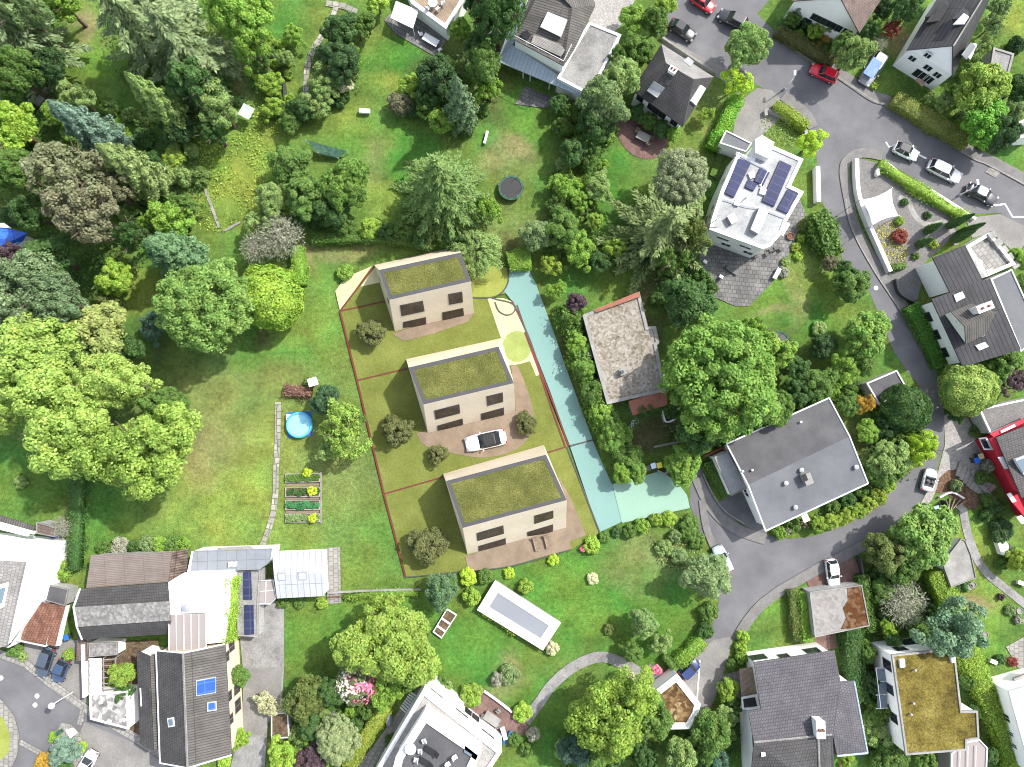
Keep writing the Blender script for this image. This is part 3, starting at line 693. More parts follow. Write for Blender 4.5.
def pave(pts, wd, label):                   # raised pavement
    PV[0] += 1; strip('pavement', pts, wd, 'sidewalk', .02, .11 + PV[0] * .004)
pave([(777,37),(835,71),(872,96),(894,105),(968,151),(990,161),(1040,188)], 1.5, '')
pave([(848,198),(856,229),(879,270),(908,314),(939,368)], 1.3, '')
pave([(882,156),(862,153),(848,160),(844,172),(848,198)], 1.3, '')
pave([(813,128),(808,118),(797,106),(783,96)], 1.4, '')
pave([(697,478),(707,500),(722,519),(741,531),(765,539)], 1.4, '')
pave([(702,500),(706,527),(714,548)], .9, '')
pave([(872,541),(835,560),(803,577),(768,599),(748,620),(736,640)], 1.3, '')
for pts in ([(779,41),(835,75.5),(872,100),(894,109.5),(968,156),(990,166),(1040,193)], [(845.5,199),(852,230),(874.5,272),(904,317),(934,371)], [(744,523.5),(725,511),(712,493),(703,474)]):
    strip('kerb', pts, .16, 'kerb', .02, .125)
strip('road_marking', [(917.5,154),(926.5,158.5)], .22, 'white_paint', .034, .004, False)
strip('road_marking', [(990.5,206),(1005,204),(1012.6,217),(1030,217)], .25, 'white_paint', .034, .004, False)
strip('road_marking', [(886,142),(889,147),(895,145)], .2, 'white_paint', .034, .004, False)
strip('road_marking', [(700,660),(697,700)], .15, 'white_paint', .05, .004, False)
# west streets
sheet('road', [(-20,640),(0,654),(25,664),(54,686),(90,714),(136,738),(190,760),(230,790),(-20,790)], 'asphalt')
strip('kerb', [(-5,652),(25,663),(54,686),(90,712),(136,738),(165,757),(200,780)], 1.0, 'paver', .221, .01, False)
sheet('driveway', [(24,642),(80,640),(88,705),(54,685),(25,662)], 'asphalt_light')
sheet('driveway', [(84,722),(136,744),(165,764),(180,790),(70,790),(76,745)], 'asphalt_light')
strip('kerb', [(84,705),(79,725)], .6, 'paver', .225, .01, False)
strip('kerb', [(20,742),(46,756)], .6, 'paver', .225, .01, False)
sheet('pavement', [(-10,690),(3,702),(14,716),(19,735),(17,755),(8,775),(-10,785)], 'paver', .2105)
sheet('pavement', [(48,757),(56,733),(61,723),(70,724),(80,733),(84,745),(82,765),(70,780),(40,780)], 'paver', .2145)
# east gardens and driveways
sheet('driveway', [(944,415),(952,413),(968,418),(980,440),(992,462),(986,478),(975,486),(966,470),(957,468),(946,474),(938,486),(932,500),(925,508),(921,503),(938,472),(945,445)], 'gravel_light')
sheet('mulch_bed', [(936,492),(939,478),(948,470),(958,470),(968,485),(981,500),(975,510),(962,505),(948,495)], 'mulch')
sheet('gravel_bed', [(858,158),(882,164),(900,176),(935,198),(962,216),(955,235),(925,262),(918,300),(903,300),(888,273),(876,246),(864,215),(857,192)], 'gravel_grey')
sheet('driveway', [(966,218),(1000,214),(1045,236),(1045,266),(1014,252),(992,233),(972,238)], 'asphalt_light')
strip('path', [(899,197),(908,201),(913,212),(920,221),(931,225),(945,222),(953,232),(956,245)], .7, 'concrete')
strip('path', [(963,508),(967,530),(976,556),(987,573),(1005,588),(1030,608)], 1.05, 'concrete_dirty')
sheet('terrace', [(1006,647),(1040,628),(1040,675),(1018,668)], 'paver')
sheet('pavement', [(985,172),(1000,160),(1008,163),(996,178)], 'paver')
sheet('driveway', [(804,575),(852,555),(864,575),(860,586),(812,594)], 'paver_red')
sheet('pavement', [(800,640),(835,632),(838,648),(815,652)], 'paver_red')
sheet('pavement', [(720,676),(742,670),(750,712),(738,704)], 'paver')
sheet('driveway', [(716,505),(728,496),(748,490),(768,530),(765,536),(745,526),(726,512)], 'asphalt_dark')
# terraces
TER_C = [(702,234),(698,265),(712,296),(735,306),(749,306),(772,283),(786,260),(795,240),(806,214),(800,200),(780,190),(720,185),(716,200)]
sheet('terrace', TER_C, 'paver_dark')
sheet('terrace', smooth_px([(617,122),(627,114),(655,128),(667,140),(663,153),(651,159),(636,156.5),(624,147),(617,134)], 4), 'paver_red', .0505)
sheet('terrace', [(384,20),(396,8),(420,14),(447,39),(436,57),(396,34)], 'paver_dark')
sheet('terrace', [(525,86),(560,100),(545,108),(515,104)], 'paver_dark')
sheet('terrace', [(462,706),(483,688),(512,709),(530,728),(512,745),(500,742)], 'paver_red')
sheet('pavement', [(354,770),(374,745),(398,712),(410,697),(424,683),(404,722),(385,750),(372,770)], 'paver')
sheet('gravel_bed', [(636,672),(650,664),(664,674),(652,692),(640,684)], 'gravel_grey')
# paths
strip('path', smooth_px([(338,2),(326,29),(313,50),(307,70),(306,95)]), .8, 'stone_path', None, None, False)
strip('path', [(326,3),(344,6),(357,12)], .8, 'stone_path', None, None, False)
strip('path', [(278,402),(277.5,440),(276,470),(275,500),(270,525),(262,547)], .75, 'stone_path')
strip('path', [(525,722),(537,706),(553,684),(575,666),(600,657),(622,663),(641,674)], 1.35, 'concrete_dirty')
strip('path', [(203,184),(211,205),(219,228)], .35, 'concrete')
strip('path', [(222,232),(240,222)], .3, 'concrete')
strip('path', [(0,102),(20,93)], .9, 'concrete'); strip('path', [(36,105),(48,88)], .9, 'concrete')
sheet('pavement', [(326,548),(340,547),(341,603),(327,604)], 'paver')
sheet('driveway', [(237,575),(262,572),(284,600),(284,668),(282,700),(268,722),(263,790),(226,790),(234,750),(246,700),(240,640)], 'concrete_dirty')
sheet('driveway', [(243,668),(283,667),(281,690),(272,716),(262,735),(243,735)], 'asphalt_light')
sheet('gravel_bed', [(88,643),(158,640),(160,760),(134,738),(126,730),(92,716)], 'soil')
# development plots
sheet('plot_lawn', [(340,311),(361,283),(375,266),(459,250),(470,266),(508,268),(508,293),(487,297),(501,338),(525,330),(541,378),(568,447),(600,533),(572,549),(510,566),(405.6,577),(384,494),(357,380)], 'plot_lawn')
sheet('plot_lawn', smooth_px([(464,268),(486,266),(507,268),(507.6,281),(504,289),(497,296),(486,297.5),(472,297)], 4), 'lime')
sheet('plot_path', [(487.5,298.5),(503,298),(511,301),(518,313),(527,332),(541,374),(536,376),(530,361),(520,364),(505,366),(501,338)], 'pale_sand')
sheet('plot_lawn', [(517 + 14.5 * cos(a), 346.5 + 15.5 * sin(a)) for a in [i * pi / 14 for i in range(28)]], 'lime_pale')
sheet('plot_path', [(335.3,291),(342,282),(353.5,274),(372,266),(340,311)], 'pale_sand')
sheet('plot_path', [(375.5,266.5),(360.5,286.5),(380,282.5)], 'pale_sand')
sheet('driveway', [(508.5,268),(522,267.6),(529.5,271),(536,284),(545,308),(555,336),(566.5,369),(583.5,415),(592.6,439.6),(570,446),(564,430),(550,391),(530,340),(519,313),(512,301),(504,291),(508.5,281)], 'teal')
sheet('driveway', [(570.3,447),(592.9,440.6),(600,458),(612,484),(621.5,522),(600,532),(595,520)], 'teal')
sheet('driveway', [(612.4,484),(661,471),(677,482),(687,495),(690,508),(622,523)], 'mint')
sheet('terrace', smooth_px([(416,433),(424,445),(440,450),(461,455),(483,457.5),(508,453),(526,441),(534,420),(529,395),(518,367),(511,366)], 4) + [(516,412),(430,430)], 'brown_terrace')
sheet('terrace', [(392,334),(404,341),(432,334),(467,322),(474,313),(440,318)], 'brown_terrace')
sheet('terrace', [(465,556),(469,572),(510,566),(571,549),(569.5,541.5),(586,535),(573,503),(560,478),(553,480),(564,525)], 'brown_terrace')
for i, (a, b) in enumerate([([(340,311),(357,380),(384,494),(405.6,577)], .22), ([(340,311),(374,266)], .22), ([(340,311),(372,304),(400,298)], .18), ([(356.5,380.5),(407,368.5)], .18), ([(384,494),(443,477)], .18), ([(546,453),(565.5,447)], .18), ([(512,301),(518,313),(530,340),(541,372),(556,410),(568.5,446)], .2), ([(525,332),(538,367),(553,412),(565.5,447)], .2)]):
    strip('boundary_line', a, b, 'red_line', .215 + i * .004, .004, len(a) > 4)
for i, (a, b) in enumerate([([(570,446),(592.8,440)], .2), ([(567,447),(600,533)], .18), ([(507.8,269),(508.3,281),(504,290),(496,296),(486,297.7),(470,297.3)], .16), ([(517,305),(524,325),(534,352)], .16), ([(404,577.5),(440,574),(510,566.4),(572,549.5)], .12)]):
    strip('boundary_line', a, b, 'dark_line', .25 + i * .004, .004, len(a) > 3)
strip('boundary_line', [(495,302),(499,311),(507,315),(514,312),(515,306),(509,302),(500,300),(492,298)], .15, 'dark_line', .275, .004)
sheet('lawn', [(-10,708),(3,718),(10,735),(9,752),(-10,770)], 'lime', .2255)
# ------------------------------------------------------------------ buildings
def V3(p, z): return Vector((p[0], p[1], z))
def walls(root, poly, z0, z1, mat='white_wall', name='wall', top=False):
    if mat == 'white_wall': mat = 'white_wall_lift'  # upright faces take the copy brightened against their shade
    mb = MB(); mb.prism([V3(p, 0) for p in poly], z0, z1, top=top); return mb.build(name, M[mat], root)
def win(root, a, b, t, z, w, h, cen, glass='glass', frame='white_metal', name='window'):
    """window in the wall that runs from a to b (plan points): frame ring proud of the wall, pane inside it"""
    a = Vector((a[0], a[1])); b = Vector((b[0], b[1])); d = (b - a); ln = d.length; d /= ln
    n = Vector((-d.y, d.x)); c = a + d * (t * ln)
    if n.dot(Vector((cen[0], cen[1])) - c) > 0: n = -n
    def bx(x0, x1, z0, z1, o0, o1, mb):
        mb.prism([c + d * x0 + n * o0, c + d * x1 + n * o0, c + d * x1 + n * o1, c + d * x0 + n * o1], z0, z1, True)
    f = MB(); k = .07
    bx(-w/2, w/2, z, z + k, -.03, .06, f); bx(-w/2, w/2, z + h - k, z + h, -.03, .06, f)
    bx(-w/2, -w/2 + k, z + k, z + h - k, -.03, .06, f); bx(w/2 - k, w/2, z + k, z + h - k, -.03, .06, f)
    bx(-.03, .03, z + k, z + h - k, -.03, .055, f)
    fo = f.build(name, M[frame], root)
    g = MB(); bx(-w/2 + k, w/2 - k, z + k, z + h - k, -.02, .03, g); g.build('pane', M[glass], fo)
    return fo
def wins(root, poly, spec, **kw):
    cx = sum(p[0] for p in poly) / len(poly); cy = sum(p[1] for p in poly) / len(poly)
    for e, t, z, w, h in spec: win(root, poly[e], poly[(e + 1) % len(poly)], t, z, w, h, (cx, cy), **kw)
def centre(pts, z=0):
    q = L(pts, z); return (sum(v.x for v in q) / len(q), sum(v.y for v in q) / len(q), 0)
def flat(name, label, px, z, wall='white_wall', deck='concrete', trim='white_metal', eave=.06, par=.28, ph=.3, spec=(), cat='house', z0=0, root=None, deckname='roof', group=None):
    """flat-roofed block whose roof edge shows at px"""
    root = root or thing(name, label, cat, centre(px, z), group)
    out = L(px, z); wp = inset(out, eave)
    walls(root, wp, z0, z - ph, wall)
    inn = inset(out, par)
    MB().ring(out, inn, z - ph - .02, z).build('parapet', M[trim], root)
    mb = MB(); mb.prism(inset(out, par - .02), z - ph - .01, z - ph * .45, True); mb.build(deckname, M[deck], root)
    wins(root, wp, spec); return root
def skin(root, polys, th, mat, name='roof'):      # polys: lists of (px,py,z)
    w = [[P(*p) for p in po] for po in polys]
    MB().shell(w, th).build(name, M[mat], root); return [plane3(q[0], q[1], q[2]) for q in w]
def on(root, name, pts, plane, t, mat, parent=None):
    q = [PP(x, y, plane) for x, y in pts]; mb = MB(); mb.slab(q, plane[1], t); return mb.build(name, M[mat], parent or root)
def frame_on(root, name, pts, plane, t, mat, pane, k=.09):
    """skylight: box frame with a pane on a sloping roof"""
    o = on(root, name, pts, plane, t, mat)
    cx = sum(p[0] for p in pts) / len(pts); cy = sum(p[1] for p in pts) / len(pts)
    on(root, 'pane', [(cx + (x - cx) * .72, cy + (y - cy) * .72) for x, y in pts], (plane[0], plane[1]), t + .02, pane, o); return o
def chimney(root, px, py, zr, h, sx, sy, ang, mat='white_wall', capm='concrete', parent=None):
    c = P(px, py, zr); mb = MB(); mb.box((c.x, c.y, zr - .8), sx, sy, h + .8, ang); mb.box((c.x, c.y, zr + h), sx + .12, sy + .12, .1, ang)
    o = mb.build('chimney', M[mat], parent or root)
    if parent is None:
        for s in (-.22, .22):
            f = MB(); f.tube((c.x + s * cos(ang) * sx, c.y + s * sin(ang) * sx, zr + h + .09), (c.x + s * cos(ang) * sx, c.y + s * sin(ang) * sx, zr + h + .35), min(sx, sy) * .2); f.build('flue', M['tile_red'], o)
    return o
def vent(root, px, py, plane, r=.12, h=.4, mat='grey_metal'):
    q = PP(px, py, plane); mb = MB(); mb.tube(q - Vector((0, 0, .1)), q + Vector((0, 0, h)), r); mb.lathe(q + Vector((0, 0, h)), [(r * 1.6, 0), (r * 1.4, .1), (.02, .16)], 10); return mb.build('vent', M[mat], root)
def ang_px(a, b):
    p, q = P(*a), P(*b); return math.atan2(q.y - p.y, q.x - p.x)
FL = (Vector((0, 0, 0)), Vector((0, 0, 1)))
def zpl(z): return (Vector((0, 0, z)), Vector((0, 0, 1)))

# --- the three new cream houses with sedum roofs and battered fronts
def new_house(label, base, roof, wn, side):
    zr = 6.0; root = thing('modern_house', label, 'house', centre(base), 'new cream houses on the building plots')
    b, r = L(base), L(roof, zr)
    u = (b[2] - b[3]).normalized(); m = (r[2] + r[3]) / 2; hl = (r[2] - r[3]).length / 2; r[2], r[3] = m + u * hl, m - u * hl
    mb = MB(); mb.loft([b, r], cap0=False, cap1=False); mb.build('wall', M['cream_wall'], root)
    i1 = inset(r, .45)
    MB().ring(r, i1, zr - .12, zr + .012).build('roof_edge', M['roof_trim'], root)
    mb = MB(); mb.prism(inset(r, .43), zr - .14, zr - .01, True); mb.build('roof', M['green_roof'], root)
    pl = plane3(b[2], b[3], r[2])
    if pl[1].dot(Vector((0, -1, 0))) < 0: pl = (pl[0], -pl[1])
    for q in wn:
        cx = sum(p[0] for p in q) / 4; cy = sum(p[1] for p in q) / 4
        o = on(root, 'window', q, pl, .05, 'dark_metal'); w = [(cx + (x - cx) * .9, cy + (y - cy) * .86) for x, y in q]
        on(root, 'pane', w, pl, .07, 'window_brown', o)
        for f_ in (.42,): on(root, 'mullion', [(w[0][0] + (w[1][0]-w[0][0])*(f_+e_), w[0][1] + (w[1][1]-w[0][1])*(f_+e_)) for e_ in (0, .03)] + [(w[3][0] + (w[2][0]-w[3][0])*(f_+e_), w[3][1] + (w[2][1]-w[3][1])*(f_+e_)) for e_ in (.03, 0)], pl, .09, 'dark_metal', o)
    plw = plane3(b[3], b[0], r[3])
    if plw[1].dot(Vector((-1, 0, 0))) < 0: plw = (plw[0], -plw[1])
    for q in side: o = on(root, 'window', q, plw, .05, 'dark_metal')
    return root
new_house('cream flat-roofed new house at the upper end of the plots, nearest the tall spruce', [(374,265),(458.5,246),(474,314),(395,332)], [(379,270),(461,252.5),(471,281),(389.5,300)],
    [[(399.8,305.2),(422.8,300.6),(424.7,311),(401.5,316)],[(403,322),(425.8,317),(426.6,325.6),(403,327.6)],[(448.1,294),(462.2,291.4),(463,302),(449,304.6)],[(442,312.4),(463.2,307.8),(464.2,317),(442.6,321)]],
    [[(378.5,274),(380.5,283),(381,282),(379.2,272.5)],[(384.5,293),(389,304),(389,300.5),(385,291)]])
new_house('cream flat-roofed new house in the middle plot, facing the parked white sports car', [(406,359),(501,338),(515.4,413),(428,433.7)], [(408.7,367.5),(498.5,346.5),(513.7,382),(423.7,405.6)],
    [[(434,410.5),(459.3,404),(460.3,413),(435.6,419.3)],[(437.3,425.6),(462.6,418.4),(463.3,426.8),(437.6,431.4)],[(486.3,396.2),(502.7,392.3),(503.2,401.6),(487.2,405.8)],[(480.8,413.6),(503.8,407.4),(504.2,415),(481.2,420.6)]],
    [[(410,373),(412.5,384),(412.9,383),(410.5,372)],[(416,391),(421.5,404.5),(421.5,402),(417,390)]])
new_house('cream flat-roofed new house with two loungers on its terrace, lowest of the plots', [(443,473.5),(543.7,444.8),(566,528.5),(467.6,555)], [(446,481),(546,454.6),(566.5,499),(463,529)],
    [[(476.4,533),(503.3,525.2),(504,533.4),(477.3,540.8)],[(478.3,546),(505.6,538),(506,545),(478.6,551)],[(534.2,515.6),(553.2,510.4),(553.4,517.8),(534.4,523.8)],[(527,532),(553,524.2),(553,532.4),(527.4,536)]],
    [[(447.5,487),(450,499),(450.5,497),(448,486)],[(454,507),(460.5,524),(460,521),(454.6,506)]])

# --- grey house with pale blue metal skirt roof and concrete wing (top, left of the street)
r = thing('terraced_villa', 'grey villa with pale blue metal skirt roof and flat concrete wing, top of the photo', 'house', centre([(513,46),(590,22),(590,98)]))
skin(r, [[(497,61,3),(589,99.5,3),(592,92,3.4),(557,74,3.8),(513,45,4)],[(497,61,3),(513,45,4),(528,4,4),(521,-2,3)]], .16, 'seam_blue', 'skirt_roof')
up = [(513.5,39),(563.5,65.5),(573,48),(580,-14),(530,-14)]
walls(r, inset(L(up, 6), .15), 0, 5.6, 'white_wall')
pl = skin(r, [[(513.5,39,5.7),(563.5,65.5,5.7),(572.5,8,7.6),(543,-14,7.4),(535,-14,5.7)],[(563.5,65.5,5.7),(574,50,5.7),(595.5,5,5.7),(572.5,8,7.6)],[(572.5,8,7.6),(595.5,5,5.7),(590,-14,5.7),(552,-14,7.4)]], .2, 'slate_warm')
on(r, 'roof_light', [(548,12.5),(567.5,20.5),(561,37.5),(540.5,27.5)], pl[0], .35, 'skylight')
on(r, 'roof_deck', [(534,35),(560,44),(565,50),(561,57),(531,43)], pl[0], .12, 'wood_grey')
on(r, 'roof_hatch', [(521,33),(527,30),(531,35),(527,40),(522,38)], pl[0], .1, 'black')
for a, b in (((514,39),(563,64.5)),((563,64.5),(571,48)),((514,38.5),(523,20))):
    p, q = PP(*a, pl[0]) + Vector((0,0,.9)), PP(*b, pl[0]) + Vector((0,0,.9)); mb = MB(); mb.tube(p, q, .04)
    for i in range(5): s = p.lerp(q, i / 4); mb.tube(s - Vector((0,0,.95)), s, .03, n=5)
    mb.build('railing', M['white_metal'], r)
flat('', '', [(589,21.5),(621.5,34.5),(590,95.5),(557,78),(572,50)], 3.9, deck='concrete_dirty', par=.35, root=r, deckname='wing_roof')
walls(r, L([(500,60),(586,96),(588,88),(516,46)], 0), 0, 2.9, 'grey_wall', 'lower_wall')
for x, y in ((523,78),(530,81),(549,89),(556,92)): c = P(x, y); mb = MB(); mb.tube((c.x, c.y, 0), (c.x, c.y, 3.1), .09); mb.build('post', M['white_metal'], r)
# --- slate hipped house by the parked black cars
r = thing('hipped_house', 'white house under a dark slate hipped roof with chimney and dormer, beside the brick patio', 'house', centre([(661,44),(714,77),(683,126),(632,90)]))
e = [(661.5,44),(714,77),(683,126.5),(632,90)]; w4 = inset(L(e, 4.4), .45); walls(r, w4, 0, 4.45)
a, b = (666,63,7.4), (693.5,79,7.4); E = [p + (4.4,) for p in e]
pl = skin(r, [[E[0], E[1], b, a]], .2, 'tile_light', 'roof_slope'); ps = skin(r, [[E[1], E[2], b], [E[2], E[3], a, b], [E[3], E[0], a]], .2, 'slate')  # slope facing the sun gets paler tiles: sunlight put into the colour
on(r, 'roof_patch', [(683,61),(688,57),(694,62),(690,67)], pl[0], .06, 'grey_metal')
chimney(r, 671, 74, 6.4, 1.1, .9, .7, ang_px((661,44),(714,77)))
f = on(r, 'dormer', [(648,90),(654,82),(664,88),(658,97)], ps[1], .7, 'white_wall'); on(r, 'dormer_roof', [(649,88),(654,81),(665,88),(661,93)], (ps[1][0] + ps[1][1] * .7, ps[1][1]), .12, 'seam_grey', f)
on(r, 'roof_light', [(690,101),(700,85),(704,88),(694,105)], ps[0], .3, 'skylight'); on(r, 'roof_hatch', [(664,83),(667,78),(671,81),(668,86)], ps[1], .12, 'dark_metal')
wins(r, w4, [(2, .12, 2.2, 1, 1.3), (2, .38, 2.0, 1.1, 1.6), (2, .52, 2.0, 1.1, 1.6), (2, .62, 2.0, 1.1, 1.6), (2, .88, 2.2, 1, 1.3), (3, .5, 2.2, 1, 1.2)], frame='dark_metal')
# --- white flat-roofed house with solar panels
r = thing('solar_house', 'white flat-roofed house carrying rows of dark solar panels above a paved terrace', 'house', centre([(735,152),(803,160),(785,233),(704,237)]))
main = [(738,152),(752,158),(758,139),(803.5,159),(791,185.5),(804,191.5),(787,221),(783,232),(771,246),(763,249),(709.5,229.5),(711,221),(721,190)]
w4 = inset(L(main, 5.2), .1)
flat('', '', main, 5.2, deck='roof_white', par=.45, root=r, spec=[(9, .25, 3.2, 1.6, .7), (9, .68, 3.2, 1.6, .7), (9, .12, 1.4, 1.3, 1.0), (9, .55, 1.4, 1.3, 1.0), (11, .3, 2.6, .5, 1.4), (11, .6, 2.6, .5, 1.4), (12, .4, 2.6, .5, 1.4)])
for a, b_ in (((720,198),(744,206)),((744,206),(763,209)),((763,209),(786,218)),((736,153),(768,170)),((768,170),(760,186))): MB().bar(P(*a, 5.15), P(*b_, 5.15), .3).build('upstand', M['white_metal'], r)
Z = zpl(5.07)
for q in ([(738,159),(750.5,163.5),(733.5,198),(724.5,193.5)],[(760,168),(769,173),(762.5,186),(753.5,181.5)],[(748,180),(757,184.5),(753,191.5),(744.5,187.5)],[(779.5,161),(791,166.5),(773.5,207),(761.5,201.5)],[(787.5,189.5),(797,194),(787,214),(776.5,209.5)]):
    on(r, 'solar_panel', q, Z, .25, 'solar')
for q in ([(747.5,174),(753,171.5),(754.5,178),(749.5,179.5)],[(760,188),(766,190),(764,196),(758.5,194)],[(735,200),(740,202),(738,207),(733,205)]): on(r, 'skylight', q, Z, .3, 'skylight')
on(r, 'roof_box', [(725.5,218),(732,214),(736.5,222),(730,226)], Z, .7, 'grey_metal'); on(r, 'roof_box', [(757.5,209),(766,214),(756.5,235.5),(748.5,231)], Z, .8, 'grey_metal')
on(r, 'stair_box', [(752,143),(759,139),(771,146),(765,162),(752,156)], Z, 1.2, 'white_wall'); on(r, 'awning', [(774,232),(783,236),(790,224),(781,219)], zpl(3.4), .1, 'white_metal')
MB().tube(P(746,198,5), P(746,198,6.6), .06).build('aerial', M['dark_metal'], r)
on(r, 'awning', [(764,243),(769,239),(770.5,243),(765.5,250)], zpl(2.6), .08, 'wood')
flat('', '', [(726,130),(752,143),(746.5,152),(719.5,143)], 3, deck='felt_blue', par=.15, root=r, deckname='garage_roof')
walls(r, L([(719,145),(728,148),(716,180),(709,176)], 0), 0, .5, 'paver_dark', 'side_yard')
# --- white gabled house at the very top
r = thing('gabled_house', 'white gabled house with a row of narrow windows, cut by the top edge', 'house', centre([(792,4),(857,34),(870,-10)]))
g = L([(795,9),(851,31.5)], 0); A, B = P(792,1,4.2), P(859.5,33,4.2); d = (P(882,-2,4.2) - P(859.5,33,4.2)) * 1.6
apex = (A + B) / 2 + Vector((0, 0, 4.2))
walls(r, inset([A, B, B + d, A + d], .3), 0, 4.25)
mb = MB(); iA, iB = A.lerp(B, .03), B.lerp(A, .03); off = d.normalized() * .28
mb.face([iA + off, iB + off, apex + off - Vector((0, 0, .15))]); mb.face([iA + off*2, iB + off*2, apex + off*2 - Vector((0, 0, .15))]); mb.build('gable', M['white_wall_lift'], r)
MB().shell([[A, apex, apex + d, A + d], [B, B + d, apex + d, apex]], .2).build('roof', M['roof_brown'], r)
q = inset([A, B, B + d, A + d], .3)
wins(r, q, [(0, t, 2.3, ww, 1.2) for t, ww in ((.4, 1.4), (.52, .8), (.63, 1.5), (.76, .8), (.89, 1.2))] + [(0, .32, .2, 1.1, 1.9)], frame='dark_metal')
# --- slate-roofed white gable house, top right
r = thing('gabled_house', 'white-gabled house with dark slate roof and two dormers, top right corner', 'house', centre([(900,60),(950,75),(985,0)]))
zw, zr = 4.2, 7.6; a, b, rg = (907,50,zw), (952.5,78,zw), (953,45.6,zr); a2, b2, rg2 = (945,-14,zw), (1001,-24,zw), (990,-14,zr)
q = [P(*a), P(*b), P(*b2), P(*a2)]; iq = inset(q, .25); walls(r, iq, 0, zw + .05)
mb = MB(); g0, g1 = V3(iq[0], zw), V3(iq[1], zw); gp = P(*rg) - Vector((0, 0, .12)); dd = (P(*rg2) - P(*rg)); dd.z = 0; dd.normalize(); gp += dd * .25
mb.face([g0, g1, gp]); mb.face([v + dd * .2 for v in (g1, g0, gp)]); mb.build('gable', M['white_wall_lift'], r)
pl = skin(r, [[a, rg, rg2, a2], [b, b2, rg2, rg]], .2, 'slate_dark')
wins(r, iq, [(0, .18, 2.6, 1, 1), (0, .55, 2.6, 1.1, 1.1), (0, .8, 2.4, 1, 1.1), (0, .35, 4.5, .9, .9), (0, .55, .5, 1.8, 1.7), (0, .75, .6, 1.2, 1.6)])
for q, dc in (([(926,23),(939,21.5),(949,5.5),(941,2.5)], 'slate'), ([(953,25),(964,24.5),(969,17),(964,13.5)], 'skylight')):
    o = on(r, 'dormer', q, pl[0], 1.0, 'dark_metal'); on(r, 'dormer_roof', q, (pl[0][0] + pl[0][1] * 1.0, pl[0][1]), .1, dc, o)
o = on(r, 'dormer', [(962,55),(971,43),(974.5,46.5),(965,59)], pl[1], .6, 'white_wall'); on(r, 'dormer_roof', [(961.5,55),(971,42.5),(975,46.5),(965.5,59.5)], (pl[1][0] + pl[1][1] * .6, pl[1][1]), .1, 'seam_grey', o)
on(r, 'ridge', [(952.5,46),(954.5,46),(991,-14),(989.5,-14)], zpl(zr + .03), .08, 'tile_light'); on(r, 'awning', [(915,80),(919,78),(925,83),(922,87)], zpl(2.4), .08, 'wood')
flat('garden_shed', 'low shed with weathered flat grey roof beside the dark ball bush, top right', [(993.5,47),(1014.5,53.5),(1007,82),(989.5,74)], 2.5, 'grey_wall', 'concrete_dirty', 'concrete', cat='shed')
# --- slate house with terrace and cross gable on the right
r = thing('cross_gabled_house', 'white house with dark ribbed roofs, cross gable and stepped roof terrace, right edge', 'house', centre([(932,257),(1010,275),(1018,350),(963,366)]))
zw = 4.6
q = L([(931.6,299),(990,278.5),(1021,349.4),(963,367)], zw); iq = inset(q, .5); walls(r, iq, 0, zw)
pm = skin(r, [[(931.6,299,zw),(990,278.5,6.2),(1021,349.4,6.2),(963,367,zw)]], .2, 'slate_dark')[0]
q2 = L([(932.6,257.6),(965,245),(984.5,283),(951.4,294.5)], 5); walls(r, inset(q2, .4), 0, 4.9)
skin(r, [[(932.6,257.6,5),(965,245,5.9),(984.5,283,5.9),(951.4,294.5,5)]], .2, 'slate_dark', 'annex_roof')
flat('', '', [(991,279),(1012,269),(1042,335),(1021,352)], 4.2, deck='felt_blue', par=.15, root=r, deckname='side_roof')
pg = skin(r, [[(951.4,312,6.7),(971,303.5,6.9),(996,312,8.0),(965,326.5,8.0)],[(965,326.5,8.0),(996,312,8.0),(985,335,6.6),(966,344,6.4)]], .16, 'slate_warm', 'cross_gable_roof')
mb = MB(); mb.loft([[P(945,314.5,4.8), P(964.5,341.5,4.8), P(966,344,6.3), P(965,326.5,7.85), P(951.4,312,6.6)], [P(968,305,5.6), P(985,336,5.6), P(985,335,6.5), P(990,315,7.7), P(970,304,6.75)]]); mb.build('cross_gable', M['white_wall'], r)
for q in ([(953.5,322),(957,321.5),(957.5,323.5),(954,324)],[(957,330),(961,329.5),(961.5,331.5),(957.5,332)]): on(r, 'window', q, plane3(P(945,314.5,4.8), P(964.5,341.5,4.8), P(965,326.5,7.85)), .06, 'glass')
for q in ([(953.5,295),(962,291.5),(965,297.5),(956,302)],[(975,345.5),(984.5,342),(988.5,346.5),(979,350.5)]): frame_on(r, 'skylight', q, pm, .12, 'white_metal', 'skylight')
chimney(r, 980, 308.5, 7.7, .9, 1.9, .8, ang_px((970,310),(990,302)), 'white_metal', 'concrete')

wins(r, iq, [(3, .2, .6, 1.3, 1.6), (3, .5, .6, 1.3, 1.6), (3, .8, .6, 1.3, 1.6)], frame='dark_metal')
t = [(957,242),(992,232),(1016,265),(984,277),(966,246)]; flat('', '', [(966,246),(990,232),(1016,264),(986,277)], 3.6, deck='paver', par=.4, ph=.9, root=r, deckname='roof_terrace')
for i in range(5): x, y = 990 + i * 6.2, 233 + i * 7.2; on(r, 'terrace_step', [(x - 5, y + 2), (x + 1, y - 2), (x + 5, y + 4), (x - 1, y + 8)], zpl(3.3 - i * .05), .5 - i * .08, 'concrete')
on(r, 'parasol', [(979 + 3.6 * cos(i), 263 + 3.6 * sin(i)) for i in [k * .785 for k in range(8)]], zpl(5.2), .12, 'white_metal')
on(r, 'planter', [(984,271.5),(989,269),(991,273),(986,276)], zpl(3.2), .5, 'white_wall')
